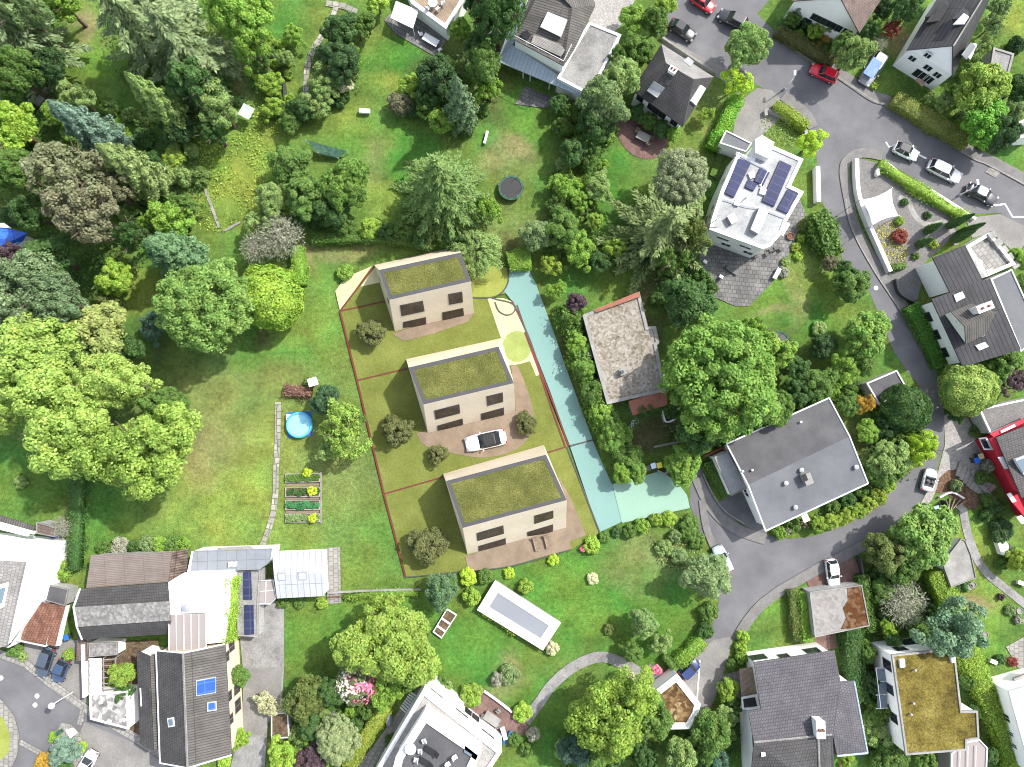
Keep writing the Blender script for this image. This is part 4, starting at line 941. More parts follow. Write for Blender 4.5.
# --- gravel-roofed bungalow in the middle
r = flat('bungalow', 'low bungalow with mossy gravel roof, white fascia and red tiled edges, left of the chestnut', [(582.5,315),(639.5,291.5),(648,326.5),(656,326),(659.5,343),(657,345),(666,391),(607,404.5)], 3.2, 'white_wall', 'gravel_roof', 'concrete', eave=.25, par=.42, ph=.35)
on(r, 'chimney', [(618,370),(624,368),(626,374),(620,376.5)], zpl(2.95), .9, 'concrete'); on(r, 'flue', [(620,371),(623,370),(624,373),(621,374)], zpl(3.85), .2, 'dark_metal', )
skin(r, [[(593.5,310,3.24),(639,291.5,3.24),(640.5,296.5,3.5),(596,312.5,3.5)]], .1, 'brick_red', 'tiled_edge'); skin(r, [[(628.6,401,3.0),(667,389.5,3.0),(667,405,2.4),(632.6,415.5,2.4)]], .14, 'brick_red', 'porch_roof')
walls(r, inset(L([(628.6,401),(667,389.5),(667,405),(632.6,415.5)], 2.6), .3), 0, 2.3, 'white_wall', 'porch')
on(r, 'side_canopy', [(579,345),(590,343),(590,371),(588,373)], zpl(2.2), .1, 'seam_blue'); on(r, 'side_window', [(586,345),(591.5,344),(595.5,357),(590,358.5)], zpl(2.35), .1, 'glass')
# --- big grey low-pitched house in the road bend
r = thing('low_pitched_house', 'large house with pale and dark grey felt roof slopes inside the road bend', 'house', centre([(726,444),(829,398),(868,483),(765,531)]))
zw, zr = 4.0, 5.3; a, b, c, d_ = (726.4,444), (829,398), (868,483.5), (765.5,531); k1, k2 = (748,485), (849.5,436.5)
q = L([a, b, c, d_], zw); w4 = inset(q, .4); walls(r, w4, 0, zw)
for e0, k, e1 in ((a, k1, d_), (b, k2, c)):
    cen = (P(*a, zw) + P(*c, zw)) / 2; pts = [P(*e0, zw - .1), P(*e1, zw - .1), P(*k, zr - .22)]; s = [(cen - v).normalized() * .45 for v in pts]
    for v in s: v.z = 0
    mb = MB(); mb.face([v + t for v, t in zip(pts, s)]); mb.face([v + t * 1.5 for v, t in zip(pts, s)]); mb.build('gable', M['white_wall_lift'], r)
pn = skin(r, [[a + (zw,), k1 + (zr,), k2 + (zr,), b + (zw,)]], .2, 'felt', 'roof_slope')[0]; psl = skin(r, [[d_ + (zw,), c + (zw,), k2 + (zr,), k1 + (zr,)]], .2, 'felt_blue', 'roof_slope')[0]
for u, v, h0, h1 in ((a, b, zw, zw), (b, k2, zw, zr), (k2, c, zr, zw), (c, d_, zw, zw), (d_, k1, zw, zr), (k1, a, zr, zw)):
    MB().tube(P(*u, h0 + .03), P(*v, h1 + .03), .1, n=6).build('roof_edge', M['white_metal'], r)
f = on(r, 'chimney', [(799,473.5),(806.5,470.5),(810.5,481),(803,484)], psl, .9, 'concrete'); on(r, 'flue', [(802,475),(805.5,473.5),(808,480),(804.5,481.5)], (psl[0] + psl[1] * .9, psl[1]), .06, 'black', f)
for x, y in ((785,483),(794.5,507),(855,467),(800.5,470)): vent(r, x, y, psl, .2, .35)
for x, y in ((800,422),(751.5,470),(742,471)): vent(r, x, y, pn, .1, .3, 'white_metal')
on(r, 'side_canopy', [(801,516),(806.5,513),(810,520),(804,523)], zpl(2.4), .1, 'skylight')
flat('', '', [(714,457),(727.5,451),(747.5,488.5),(731.5,496)], 2.8, deck='roof_white', par=.12, root=r, deckname='garage_roof', trim='concrete')
wins(r, w4, [(2, .3, 1, 1.4, 1.3), (2, .7, 1, 1.4, 1.3), (3, .4, 1, 1.2, 1.3)])
# --- rambling house group bottom left: each building a thing
r = thing('workshop', 'workshop with brown corrugated flat roof behind the hydrangea row', 'shed', centre([(91,555),(188,549),(186,571),(86,588)]))
walls(r, inset(L([(91,555),(172,552.4),(168,581),(86,587.6)], 3.2), .2), 0, 3.1, 'grey_wall')
skin(r, [[(91,555,3.3),(171.8,552.4,3.3),(168,582,3.1),(86,588,3.1)]], .14, 'corrugated'); skin(r, [[(172.3,552.4,3.2),(188,548,3.2),(186.5,572,3.0),(168.6,581.6,3.0)]], .14, 'corrugated_old', 'lean_to_roof')
r = thing('barn', 'old barn with three bands of dark and lichen-pale roof tiles, bottom left', 'barn', centre([(80,590),(170,582),(170,634),(82,639)]))
walls(r, inset(L([(78,590),(170,583),(169.5,633),(82,638)], 4), .3), 0, 4.0, 'cream_wall')
skin(r, [[(80,589,4.0),(168,582.5,4.0),(169,601,5.6),(74,607,5.6)]], .16, 'slate', 'roof_slope'); skin(r, [[(74,607.2,5.62),(169,601.2,5.62),(170.5,620.5,5.3),(77,627,5.3)]], .16, 'slate_rough', 'roof_slope'); skin(r, [[(77,627.3,5.28),(170.5,620.8,5.28),(169.5,634,4),(82,639.5,4)]], .16, 'slate', 'roof_slope')
strip_w = MB(); strip_w.tube(P(80,588.6,4.05), P(73.6,607,5.65), .12, n=6); strip_w.tube(P(73.6,607,5.65), P(77,627,5.3), .12, n=6); strip_w.tube(P(77,627,5.3), P(82,639.5,4.05), .12, n=6); strip_w.build('verge', M['white_metal'], r)
r = flat('flat_roofed_house', 'bright white flat-roofed house with glass canopy between the barn and the ivy strip', [(168.5,582),(184,572.8),(231,571),(229.5,606),(224.5,642),(169.5,648)], 4.6, 'white_wall', 'white_wall', 'white_wall', par=.5, ph=.2)
mb = MB(); mb.prism(L([(183,582),(224,580.5),(222,612),(183,613)], 4.7), 4.4, 4.9); mb.build('roof_slab', M['white_wall'], r)
c = P(186,608,5); MB().lathe((c.x, c.y, 4.88), [(.5, 0), (.48, .2), (.05, .28)], 16).build('roof_dome', M['grey_metal'], r)
g = skin(r, [[(168.5,615,4.95),(206,614,4.95),(206,651,4.75),(169,652,4.75)]], .06, 'canopy_glass', 'glass_canopy')
for i in range(6):
    t = i / 5; MB().tube(P(168.5 + 37.5 * t, 615 - t, 5.0), P(169 + 37 * t, 652 - t, 4.8), .07, n=4).build('canopy_bar', M['white_metal'], r)
r = flat('annex', 'long annex with flat blue-grey metal roof at the top of the left house group', [(192,551),(272,548.5),(270,560.5),(260,569.5),(187.5,572.5)], 3.4, 'white_wall', 'seam_grey', 'seam_grey', par=.08, ph=.12, cat='annex')
on(r, 'roof_step', [(218,548),(250,546),(254,549),(219,550.5)], zpl(2.9), .12, 'concrete'); on(r, 'roof_light', [(229,562),(232.5,561),(232.5,566),(229,567)], zpl(3.34), .3, 'skylight'); on(r, 'roof_light', [(233.5,562),(237,561),(237,566),(233.5,567)], zpl(3.34), .3, 'skylight')
on(r, 'wall_cap', [(187.5,572),(192,551),(193.5,551),(190,572)], zpl(3.42), .1, 'white_wall')
r = thing('gabled_house', 'big dark grey ribbed gable house with one blue solar collector, bottom left', 'house', centre([(156,650),(225,644),(231,755),(160,765)]))
zw, zr = 5.0, 7.0; a, b, c, d_ = (156,650.5), (225,644), (231.5,755), (160,763); k1, k2 = (183,653), (187.5,768)
q = L([a, b, c, d_], zw); w4 = inset(q, .3); walls(r, w4, 0, zw, 'cream_wall')
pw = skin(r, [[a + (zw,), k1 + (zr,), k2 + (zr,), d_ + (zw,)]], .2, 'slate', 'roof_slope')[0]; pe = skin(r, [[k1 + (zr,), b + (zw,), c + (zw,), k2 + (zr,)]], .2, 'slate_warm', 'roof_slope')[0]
for e0, k, e1 in ((a, k1, b), (d_, k2, c)):
    cen = (P(*a, zw) + P(*c, zw)) / 2; pts = [P(*e0, zw), P(*e1, zw), P(*k, zr - .2)]; s = [(cen - v) * .05 for v in pts]
    for v in s: v.z = 0
    mb = MB(); mb.face([v + t for v, t in zip(pts, s)]); mb.face([v + t * 1.5 for v, t in zip(pts, s)]); mb.build('gable', M['cream_wall'], r)
for u, v, h0, h1 in ((a, k1, zw, zr), (k1, b, zr, zw), (c, k2, zw, zr), (k2, d_, zr, zw), (a, d_, zw, zw)): MB().tube(P(*u, h0 + .02), P(*v, h1 + .02), .09, n=6).build('verge', M['white_metal'], r)
MB().tube(P(*k1, zr + .02), P(*k2, zr + .02), .15, n=6).build('ridge', M['tile_light'], r)
o = on(r, 'solar_collector', [(196,680),(216,676.4),(216,692.5),(196,696)], pe, .14, 'grey_metal'); on(r, 'pane', [(196.7,681),(215.4,677.4),(215.4,691.7),(196.7,695)], pe, .16, 'solar_blue', o)
o = frame_on(r, 'skylight', [(207,702),(216.5,700.5),(217,710),(207,711.5)], pe, .12, 'grey_metal', 'solar_blue'); frame_on(r, 'skylight', [(168,718),(174,717),(175,726),(169,727)], pw, .12, 'white_metal', 'glass_blue')
on(r, 'snow_guard', [(140,688),(141,688),(142,706),(141,706)], zpl(4), .1, 'white_metal')
skin(r, [[(136.6,650.5,3.6),(149.5,656,4.4),(153.5,751,4.4),(140,743,3.6)]], .16, 'slate', 'lean_to_roof'); walls(r, inset(L([(136.6,650.5),(152,655),(155,751),(140,743)], 3.6), .25), 0, 3.5, 'white_wall', 'lean_to_wall'); skin(r, [[(150,656,4.42),(156,654,4.2),(160,748,4.2),(154,751,4.42)]], .1, 'slate_warm', 'gutter_roof')
wins(r, w4, [(1, .06, 1.5, 1.2, 1.8), (1, .12, 3.3, 1.2, 1.2), (1, .5, .6, 1.2, 1.9), (1, .66, .6, 1.6, 1.9), (1, .5, 3.2, 1.2, 1.2), (1, .72, 3.2, 1.2, 1.2)], frame='wood')
r = flat('carport', 'pebble-roofed carport with two dark solar collectors beside the white house', [(236.5,571.5),(260.5,570),(258,604),(257.5,637),(237.5,636)], 2.6, 'grey_wall', 'concrete_dirty', 'concrete', par=.15, cat='carport')
for q in ([(243.5,571.5),(251,571),(252,599.5),(243.5,599.5)],[(244.5,605),(253.5,605),(254,634),(245,634.5)]): on(r, 'solar_panel', q, zpl(2.5), .12, 'solar')
r = thing('garden_pavilion', 'garden pavilion with pale lilac standing-seam metal roof and two roof windows', 'pavilion', centre([(272,552),(322,551),(324,596),(276,598)]))
walls(r, inset(L([(272.5,553.5),(322,551.5),(324.5,596),(277,598.5)], 2.8), .15), 0, 2.7, 'white_wall')
pp = skin(r, [[(272,552.5,2.85),(322,551,2.85),(323,574,3.3),(274,576,3.3)],[(274,576,3.3),(323,574,3.3),(324.5,596,2.7),(277,598.5,2.7)]], .1, 'seam_metal')
for q in ([(277.5,573),(285.5,572.5),(286,580),(278,580.5)],[(298,572),(306.5,571.6),(307,579.5),(298.5,580)]): frame_on(r, 'roof_window', q, pp[1], .08, 'grey_metal', 'skylight')
for x, y, w_, h_ in ((280,566,5,3), (289,566,5,3)): pass
r = thing('glasshouse', 'small greenhouse of clear panes against the left end of the metal-roofed pavilion', 'greenhouse', centre([(258,581),(274,580),(272,603)]))
mb = MB(); mb.prism(inset(L([(258,581),(273,580),(276,598),(270,604),(258.5,604)], 2.2), .1), 0, 2.2); mb.build('glazing', M['canopy_glass'], r)
for a, b in (((258,581),(273,580)),((273,580),(276,598)),((276,598),(270,604)),((270,604),(258,604)),((258,604),(258,581)),((258,592),(275,590)),((266,580.5),(265,604))): MB().tube(P(*a, 2.25), P(*b, 2.25), .06, n=4).build('frame', M['white_metal'], r)
# courtyard pieces
r = thing('gravel_roofed_garage', 'flat garage with speckled black and white pebble roof beside the dark road', 'garage', centre([(89,694),(127,691),(128,729),(90,719)]))
flat('', '', [(89,694),(127,691),(128.6,729.5),(90,719.5)], 2.8, 'white_wall', 'pebble_roof', 'white_wall', par=.2, root=r)
r = thing('garden_wall', 'white garden wall with corrugated awning strip along the courtyard', 'wall', centre([(88,645),(89,694)]))
MB().prism(L([(86.5,642),(89,642),(90.5,694),(88,694)], 1.2), 0, 2.4).build('wall', M['white_wall'], r)
for i in range(4): y = 658.5 + i * 9; skin(r, [[(89.5,y,2.5),(101.5,y-.3,2.3),(102,y+8,2.3),(89.7,y+8.4,2.5)]], .06, 'white_wall', 'awning')
flat('lean_to_shed', 'low shed with lichen-grey roof at the head of the courtyard', [(88.5,643),(117,643),(117,655),(89,657)], 2.3, 'white_wall', 'slate_rough', 'concrete', par=.1, cat='shed')
flat('lean_to_shed', 'narrow shed with faded red corrugated roof beside the parked blue cars', [(77,634),(85.5,642),(86.5,661),(76.5,661)], 2.2, 'grey_wall', 'roof_brown', 'roof_brown', par=.08, cat='shed')
r = thing('pergola', 'dark slatted pergola over the courtyard planting', 'pergola', centre([(102,660),(117,690)]))
for i in range(6): MB().tube(P(102,660 + i * 6,2.3), P(117,659 + i * 6,2.3), .06, n=4).build('rafter', M['wood_grey'], r)
for x in (103.5,115.5): MB().tube(P(x,658,2.2), P(x + .5,692,2.2), .07, n=4).build('beam', M['wood_grey'], r)
for x, y in ((103.5,658),(115.5,658),(104,692),(116,692)): c = P(x, y, 2.2); MB().tube((c.x, c.y, 0), (c.x, c.y, 2.2), .06, n=4).build('post', M['wood_grey'], r)
# --- white house at the left edge
r = thing('white_house', 'white house with grey tiled roof cut by the left edge, above the parked blue cars', 'house', centre([(0,580),(40,560),(25,640)]))
zw = 4.2; a, b, c = (-30,548), (30,556), (8,645); walls(r, L([(-30,535),(57,543),(42,601),(20,631),(8,648),(-30,640)], 3.0), 0, 2.98, 'white_wall')
mb = MB(); mb.prism(inset(L([(-30,530),(57,543),(42,601),(20,630),(8,645),(-30,640)], 3.2), .02), 3.0, 3.2); mb.build('flat_roof', M['white_wall'], r)
walls(r, L([(-30,580),(25,563),(5,645),(-30,655)], 4.4), 3.2, 4.4, 'white_wall', 'upper_wall')
pr = skin(r, [[(25.5,562,4.4),(6.5,646,4.4),(-30,655,6.4),(-30,588,6.4)],[(25.5,562,4.4),(-30,588,6.4),(-30,560,4.4)]], .2, 'tile_light')
on(r, 'dormer', [(-6,586),(9,582),(4,606),(-8,612)], pr[0], .35, 'white_metal'); on(r, 'pane', [(-5,589),(6,586),(2,602),(-7,607)], pr[0], .38, 'glass_blue')
for a in ([(0,521),(36,531),(35,534),(0,524.5)],[(0,525.5),(30,533.5),(29,536),(0,529)]): on(r, 'terrace_wall', a, zpl(3.9), .3, 'white_wall')
on(r, 'eaves', [(-10,514),(2,515.5),(36,526),(34,531),(-10,520)], zpl(4), .15, 'slate_warm')
flat('garden_hut', 'small flat-roofed hut with faded red-brown roof by the left white house', [(36,522),(56,527.5),(54,537),(36,533.5)], 2.6, 'grey_wall', 'roof_brown', 'concrete', par=.1, cat='hut')
r = thing('tiled_garage', 'garage with rust-red tiled roof and white side wall above the parked blue cars', 'garage', centre([(34,601),(65,606),(55,645),(21,639)]))
walls(r, L([(38,603),(67,604),(58,641),(25,634)], 0), 0, 2.5); skin(r, [[(34,601,2.8),(65,606.5,2.8),(55,646,2.4),(20.5,639.5,2.4)]], .15, 'tile_red')
on(r, 'parapet', [(65.5,606),(70,604.5),(61,645),(56,646)], zpl(2.45), .1, 'white_wall')
flat('lean_to_shed', 'little grey-roofed shed behind the rust-red tiled garage', [(47,585),(68,589.5),(64.5,606),(43,600)], 2.3, 'grey_wall', 'felt', 'concrete', par=.08, cat='shed')
# --- white stepped villa, bottom middle
r = thing('stepped_villa', 'white stepped villa with roof terrace and dark loungers, cut by the bottom edge', 'house', centre([(430,678),(505,745),(378,764)]))
o1 = [(423,689.5),(502,752),(470,800),(360,800),(378,766)]
w4 = inset(L(o1, 5.2), .12); flat('', '', o1, 5.2, deck='gravel_light', par=.5, ph=.5, root=r, spec=[(0, .15, 2.9, 2, .7), (0, .48, 2.9, 2, .7), (0, .82, 2.9, 2, .7), (0, .2, .5, 2.4, 1.9), (0, .6, .5, 2.4, 1.9)])
o2 = [(424,712),(482,752),(460,800),(385,800),(396,756)]
flat('', '', o2, 7.6, 'white_wall', 'felt', par=.9, ph=.5, root=r, z0=4.7, deckname='roof_terrace')
flat('', '', [(429.5,679),(464,709),(459,716),(423,690)], 2.9, deck='white_wall', par=.2, root=r, deckname='bay_roof')
on(r, 'bay_glass', [(437,693),(462,714),(460,717),(435,697)], zpl(3.0), .1, 'glass')
on(r, 'skylight', [(465,745),(478,755),(476,760),(464,752)], zpl(7.5), .1, 'glass_blue')
# --- slate violet house, bottom right
r = thing('slate_house', 'white house with big violet-grey shingle roof and a chimney, bottom right', 'house', centre([(754,662),(834,650),(866,753),(750,760)]))
zw, zr = 4.8, 7.2
walls(r, inset(L([(754,662),(834.5,650.5),(840.7,681.8),(854,681),(867.5,753),(837,757),(834,790),(752,790),(748,711),(761,708)], zw), .35), 0, zw - .02)
pn = skin(r, [[(754,662.5,zw),(834.5,650.5,zw),(840.7,681.8,5.6),(832.7,734.5,zr),(754,742,zr),(748,711,6.2),(761,709,6.2)]], .2, 'slate_violet')[0]
skin(r, [[(840.9,681.9,5.58),(854,681,5.2),(867.5,753,5.2),(837,756,6.2),(832.9,734.6,7.1)]], .2, 'slate_violet', 'side_roof')
skin(r, [[(754,742.3,zr),(818,735.5,zr),(820,790,zr),(750,790,5.6)]], .2, 'slate', 'rear_roof'); skin(r, [[(818.3,735.5,zr),(832.7,734.8,zr),(835,790,5.6),(820.3,790,zr)]], .2, 'slate', 'rear_roof')
MB().tube(P(754,742.2,zr + .05), P(832,734.6,zr + .05), .13, n=6).build('ridge', M['tile_light'], r); MB().tube(P(818,735.5,zr + .05), P(820,790,zr + .05), .13, n=6).build('ridge', M['tile_light'], r)
MB().tube(P(867.5,753,5.2), P(837,756,6.2), .12, n=6).build('gutter', M['seam_blue'], r); MB().tube(P(867.5,753,5.2), P(854,681,5.2), .12, n=6).build('gutter', M['seam_blue'], r)
chimney(r, 817, 726, 7.1, 1.0, .9, 1.9, ang_px((817,720),(815,720)), 'white_wall')
for x, y in ((769.5,692),(763,754)): frame_on(r, 'skylight', [(x-2,y-2),(x+2,y-2.4),(x+2.2,y+2),(x-1.8,y+2.4)], pn, .12, 'white_metal', 'skylight')
w4 = inset(L([(754,662),(834.5,650.5),(840.7,681.8),(752,790)], zw), .35)
wins(r, w4, [(0, .1, 1.6, 2.0, 1.8), (0, .42, 2.6, 1.3, 1.5), (0, .82, 2.0, 1.8, 1.7), (3, .62, 1.4, 1.2, 1.6), (3, .3, 1.4, 1.3, 1.4)], frame='dark_metal')
on(r, 'balcony', [(741,697),(757,694),(759,708),(742,709)], zpl(3.0), .25, 'white_wall'); on(r, 'balcony_floor', [(743,699),(755,697),(757,706),(744,707.5)], zpl(3.24), .05, 'black'); on(r, 'entrance_roof', [(739,669),(752,667),(757,694),(741,696)], zpl(2.6), .12, 'wood')
# --- sedum-roofed white house, bottom right
main = [(892,655),(948,648.8),(955,652),(962,711),(978,711),(979.5,739),(967,741),(967,750.6),(906,755.5)]
r = flat('sedum_house', 'white house with yellow-brown sedum roof beside the long clipped hedge', main, 5.6, 'white_wall', 'sedum_roof', 'concrete', eave=.15, par=.22, ph=.3)
w4 = inset(L(main, 5.6), .15)
wins(r, w4, [(8, .86, 2.8, 1.3, 1.9), (8, .6, 2.8, 1.2, 1.6), (8, .3, 2.8, 1.2, 1.6), (0, .3, 2.8, 1.4, 1.4), (0, .62, .5, 2.0, 2.0), (0, .85, .5, 1.6, 2)], frame='dark_metal')
for q in ([(898,659),(903,658),(903.5,666),(899,667)],[(949,656),(953.5,655.5),(954,661),(950,662)]): on(r, 'roof_box', q, zpl(5.45), .4, 'white_metal')
for x, y in ((913,669),(911.5,702),(909,713)): vent(r, x, y, zpl(5.4), .1, .5)
bal = MB()
for i in range(4): y = 668 + i * 13.5; bal.tube(P(876,y,2.9), P(888,y - .5,2.9), .06, n=4)
bal.tube(P(876,668,2.9), P(881,709,2.9), .06, n=4); bal.tube(P(876,668,3.8), P(881,709,3.8), .04, n=4); bal.build('balcony_frame', M['white_metal'], r)
for i in range(3): y = 669 + i * 13.5; on(r, 'balcony_glass', [(877,y),(886.5,y - .5),(887,y + 12),(877.8,y + 12)], zpl(2.88), .04, 'glass_blue')
cons = flat('conservatory', 'white-framed glass conservatory at the lower end of the sedum-roofed house', [(951.5,753.5),(967.5,741.5),(980,739.5),(988,748),(986,790),(951,790)], 2.9, 'canopy_glass', 'canopy_glass', 'white_metal', par=.15, cat='conservatory')
for x in (960,968,976): MB().tube(P(x,746,3.0), P(x - 1,790,3.0), .06, n=4).build('glazing_bar', M['white_metal'], cons)
# --- white terrace house far bottom right
r = flat('terrace_house', 'white flat-roofed house with a blue-shaded side wall in the bottom right corner', [(1009,691.6),(1050,680),(1060,770),(1032,775)], 4.6, 'white_wall', 'white_wall', 'white_metal', spec=[(3, .25, 1.8, .6, 1.2), (3, .4, 1.8, .6, 1.2), (3, .6, 1.8, 1, 1.3)])
on(r, 'planter', [(1012,678),(1030,671),(1030,677),(1015,683)], zpl(2.2), .3, 'concrete'); walls(r, L([(993,678),(1008,685),(1020,700),(1005,700)], 0), 0, 1.5, 'white_wall', 'low_wall')
# --- red house at the right edge
r = thing('red_house', 'red house with grey roof, white window trims and gravel carport roof, right edge', 'house', centre([(990,436),(1030,420),(1030,520),(1008,495)]))
zw = 4.4; walls(r, L([(997,441),(1050,414),(1062,498),(1040,520),(1024,487)], 4.3), 0, 4.3, 'red_wall')
skin(r, [[(996,437.5,4.5),(1050,416,4.5),(1062,480,6.5),(1022,498,6.3)]], .18, 'slate', 'roof'); skin(r, [[(1008,497,3.5),(1019,493,3.5),(1050,508,3.5),(1034,528,3.5)]], .2, 'red_wall', 'porch_roof')
skin(r, [[(989,438.5,4.0),(995,437,4.35),(1019,492,4.35),(1013,489,4.0)]], .2, 'red_wall', 'red_fascia'); skin(r, [[(990,434,4.4),(1040,411,4.4),(1041,415,4.45),(994,437,4.45)]], .2, 'red_wall', 'red_fascia')
for q in ([(997.5,457),(1003,456.5),(1009.5,468.5),(1004.5,469)],[(1000,431),(1014,424),(1015,426.5),(1001,433)],[(1006.5,494),(1010,492.5),(1016,501),(1012,502.5)],[(1016,517),(1021,515),(1026,522),(1021,524)]): on(r, 'window_trim', q, zpl(4.5 if q[0][1] < 480 else 3.55), .12, 'white_metal')
o = on(r, 'roof_window', [(1013,459),(1024,455),(1034,470),(1022,476)], zpl(5.5), .5, 'white_metal'); on(r, 'pane', [(1015.5,461),(1024,458),(1031,469),(1023,473)], zpl(6.0), .03, 'glass_blue', o)
on(r, 'bay_window', [(978.5,438),(986,437),(993,450),(984,450)], zpl(3.0), .15, 'white_metal'); on(r, 'pane', [(980,439.5),(985.5,439),(990,448.5),(984.5,448.5)], zpl(3.15), .03, 'glass', )
flat('carport', 'carport with dirty dark gravel roof and white rim above the red house', [(979,409),(1010,402),(1040,396),(1045,412),(1012,425),(990.5,434)], 2.7, 'grey_wall', 'gravel_grey', 'white_metal', par=.22, cat='carport')
# --- garages and small buildings
r = flat('garage', 'double garage with pale gravel roof turning rust-brown at its right end', [(809.6,592),(862,585),(870,626),(815,637.5)], 2.6, 'grey_wall', 'rusty_roof', 'concrete', par=.12, cat='garage')
on(r, 'moss_patch', [(847,588),(860.5,586.5),(864,602),(868,625),(850,628.5),(841,629),(846,618),(843,608),(848,600)], zpl(2.48), .03, 'rust')
flat('garage', 'white flat-roofed garage between the path and the green tree, lower right', [(942.5,563),(961.5,538.5),(966,541),(971.5,555),(976.5,578),(951.5,587.5)], 2.5, 'white_wall', 'concrete', 'concrete', par=.08, cat='garage')
flat('pentagonal_garage', 'five-sided garage with mossy brown roof and thick white parapet beside the dark car', [(677,673.5),(701,704),(698,715),(690,729),(663.5,729.5),(658.5,724.5),(649.5,695)], 2.9, 'white_wall', 'moss_roof', 'white_wall', par=.75, ph=.35, cat='garage')
r = flat('carport', 'small dark-roofed carport with white rim beside the narrow road', [(866.5,383),(897,370),(907.5,388.5),(879.5,405)], 2.4, 'grey_wall', 'felt', 'white_metal', par=.16, cat='carport')
flat('garden_hut', 'white hut at the right edge behind the dark ball tree, upper right', [(1014,124),(1040,112),(1040,136),(1012,138)], 3, 'white_wall', 'concrete', 'white_metal', cat='hut')
r = thing('terraced_house', 'white house with furnished terrace cut by the top edge, left of the grey villa', 'house', centre([(420,5),(445,28),(465,0)]))
walls(r, L([(413,0),(445,24),(463,-6),(440,-30),(405,-20)], 0), 0, 2.6); flat('', '', [(411,3),(446,29),(467,-4),(440,-30),(400,-22)], 3.0, deck='wood', par=.5, ph=.5, root=r, deckname='roof_terrace')
r = flat('pool_house', 'long white slab pool cover with pale grey panel lying in the lawn', [(495,580.5),(561,623),(543,650.5),(477,610)], 1.1, 'concrete', 'cover_grey', 'white_wall', par=1.1, ph=.2, cat='pool cover')
flat('garden_box', 'small planted box with white rim beside the drive, lower left', [(271,714),(288,712),(289,738),(271,739)], 1.4, 'grey_wall', 'soil', 'white_metal', par=.12, cat='planter')
r = flat('planting_box', 'white-rimmed planting box on the lawn right of the yellow-green walnut tree', [(446.7,608.7),(457,615),(441.5,638.7),(432.6,632)], .5, 'wood_grey', 'soil', 'white_metal', par=.12, cat='planter')
for k in (.36, .68): on(r, 'divider', [(446.7 - 14.1 * k, 608.7 + 23.3 * k), (457 - 15.5 * k, 615 + 23.7 * k), (456 - 15.5 * k, 616.6 + 23.7 * k), (445.7 - 14.1 * k, 610.3 + 23.3 * k)], zpl(.4), .1, 'white_metal')
# ------------------------------------------------------------------ trees and shrubs, garden by garden
T, Cf, Sh, Hd = tree, conifer, shrub, hedge
# north-west park
Cf(50,58,40,14,'cedar',(.115,.165,.075),'grey-green bushy conifer filling the top left corner'); T(24,14,22,13,'big','grey','grey-green treetop behind the corner conifer'); T(62,4,17,8,'mid','bright','yellow-green tree tip at the top edge beside the bare lawn strip')
T(15,74,25,11,'big','mid','mid-green broadleaf tree at the left edge above the stone path'); T(46,68,20,8,'mid','dark','dark green tree between the grey-green corner tree and the lawn strip')
T(77,98,19,6,'loose','pale','pale green loose shrubby tree at the foot of the lawn strip'); T(59,112,16,5,'mid','bright','yellow-green round shrub-tree above the blue-grey conifer')
Cf(121,152,17,15,'plume','blue','blue-grey leaning conifer with a feathery tip, top left')
T(12,128,26,9,'mid','lime','lime green tree at the left edge beside the blue-grey conifer')
Cf(186,128,15,15,'plume','pale','pale green plume conifer leaning over the dark lawn hollow'); Cf(158,186,18,14,'plume',(.15,.21,.075),'light green plume conifer pointing at the blue-grey one')
Cf(166,56,38,17,'cedar',(.115,.165,.072),'huge grey-green conifer, left one of the pair beside the lawn strip'); Cf(208,74,40,16,'cedar',(.11,.155,.07),'huge grey-green conifer, right one of the pair, with a dark lower flank'); Cf(182,30,32,18,'cedar',(.12,.165,.08),'grey-green conifer reaching the top edge above the huge pair'); Cf(214,108,26,12,'cedar','deep','dark conifer at the foot of the huge pair')
T(196,84,24,11,'mid','deep','dark green tree below the huge grey-green pair')
T(240,14,32,12,'big','bright','bright yellow-green tree at the top edge left of the pale path'); T(252,46,20,9,'loose','bright','yellow-green loose tree below the bright one at the top edge')
T(217,108,23,9,'loose','pale','pale yellow-green tree in front of the huge dark pair'); T(213,132,14,7,'mid','deep','small dark green tree under the pale yellow-green one')
T(178,124,20,5,'mid','dark','dark bush in the shadow of the pale plume conifer'); Sh(173,159,12,'gold','golden yellow oval bush above the light green plume conifer',2.2)
T(70,176,38,14,'loose',(.13,.15,.08),'large grey-brown thinning tree on the left',vr=4.5); T(84,214,34,14,'loose',(.115,.122,.07),'large purplish-brown thinning tree below the grey-brown one',vr=4); T(108,190,22,11,'loose','brown','smaller grey-brown tree beside the light green plume conifer')
T(12,170,24,10,'big','mid','fresh green tree at the left edge above the blue roof'); T(30,214,18,8,'mid','deep','deep green tree over the blue roof'); T(130,236,16,9,'loose','deep','dark green tree behind the flattened blue-green conifer')
T(150,164,12,6,'mid','deep','dark green bush beside the golden oval bush')
T(172,220,24,5,'loose','bright','bright green loose thicket above the flattened conifer'); T(186,206,14,4,'loose','mid','mid green thicket beside the mown path')
T(50,258,26,9,'mid','deep','dark green dense round-topped tree under the blue roof'); T(12,258,18,8,'loose','purple','purple-dark tree at the left edge below the blue roof')
T(20,296,40,13,'walnut',(.125,.185,.09),'large blue-green tree at the left edge'); T(58,300,28,12,'walnut',(.105,.165,.08),'blue-green tree right of the larger one at the left edge')
T(115,280,19,6,'mid','lime','bright lime bush-tree in the small sunny clearing'); T(110,304,14,4,'mid','olive','olive dark bush under the bright lime one')
Cf(192,264,20,12,'plume',(.085,.16,.075),'flattened blue-green conifer leaning left over the clearing')
T(207,306,50,13,'beech',(.13,.225,.055),'large dense round tree with many small leaf clumps beside the big lawn',vr=5.2); T(271,297,32,8,'ball','lime','smooth bright yellow-green round tree touching the large dense one',vr=3.9)
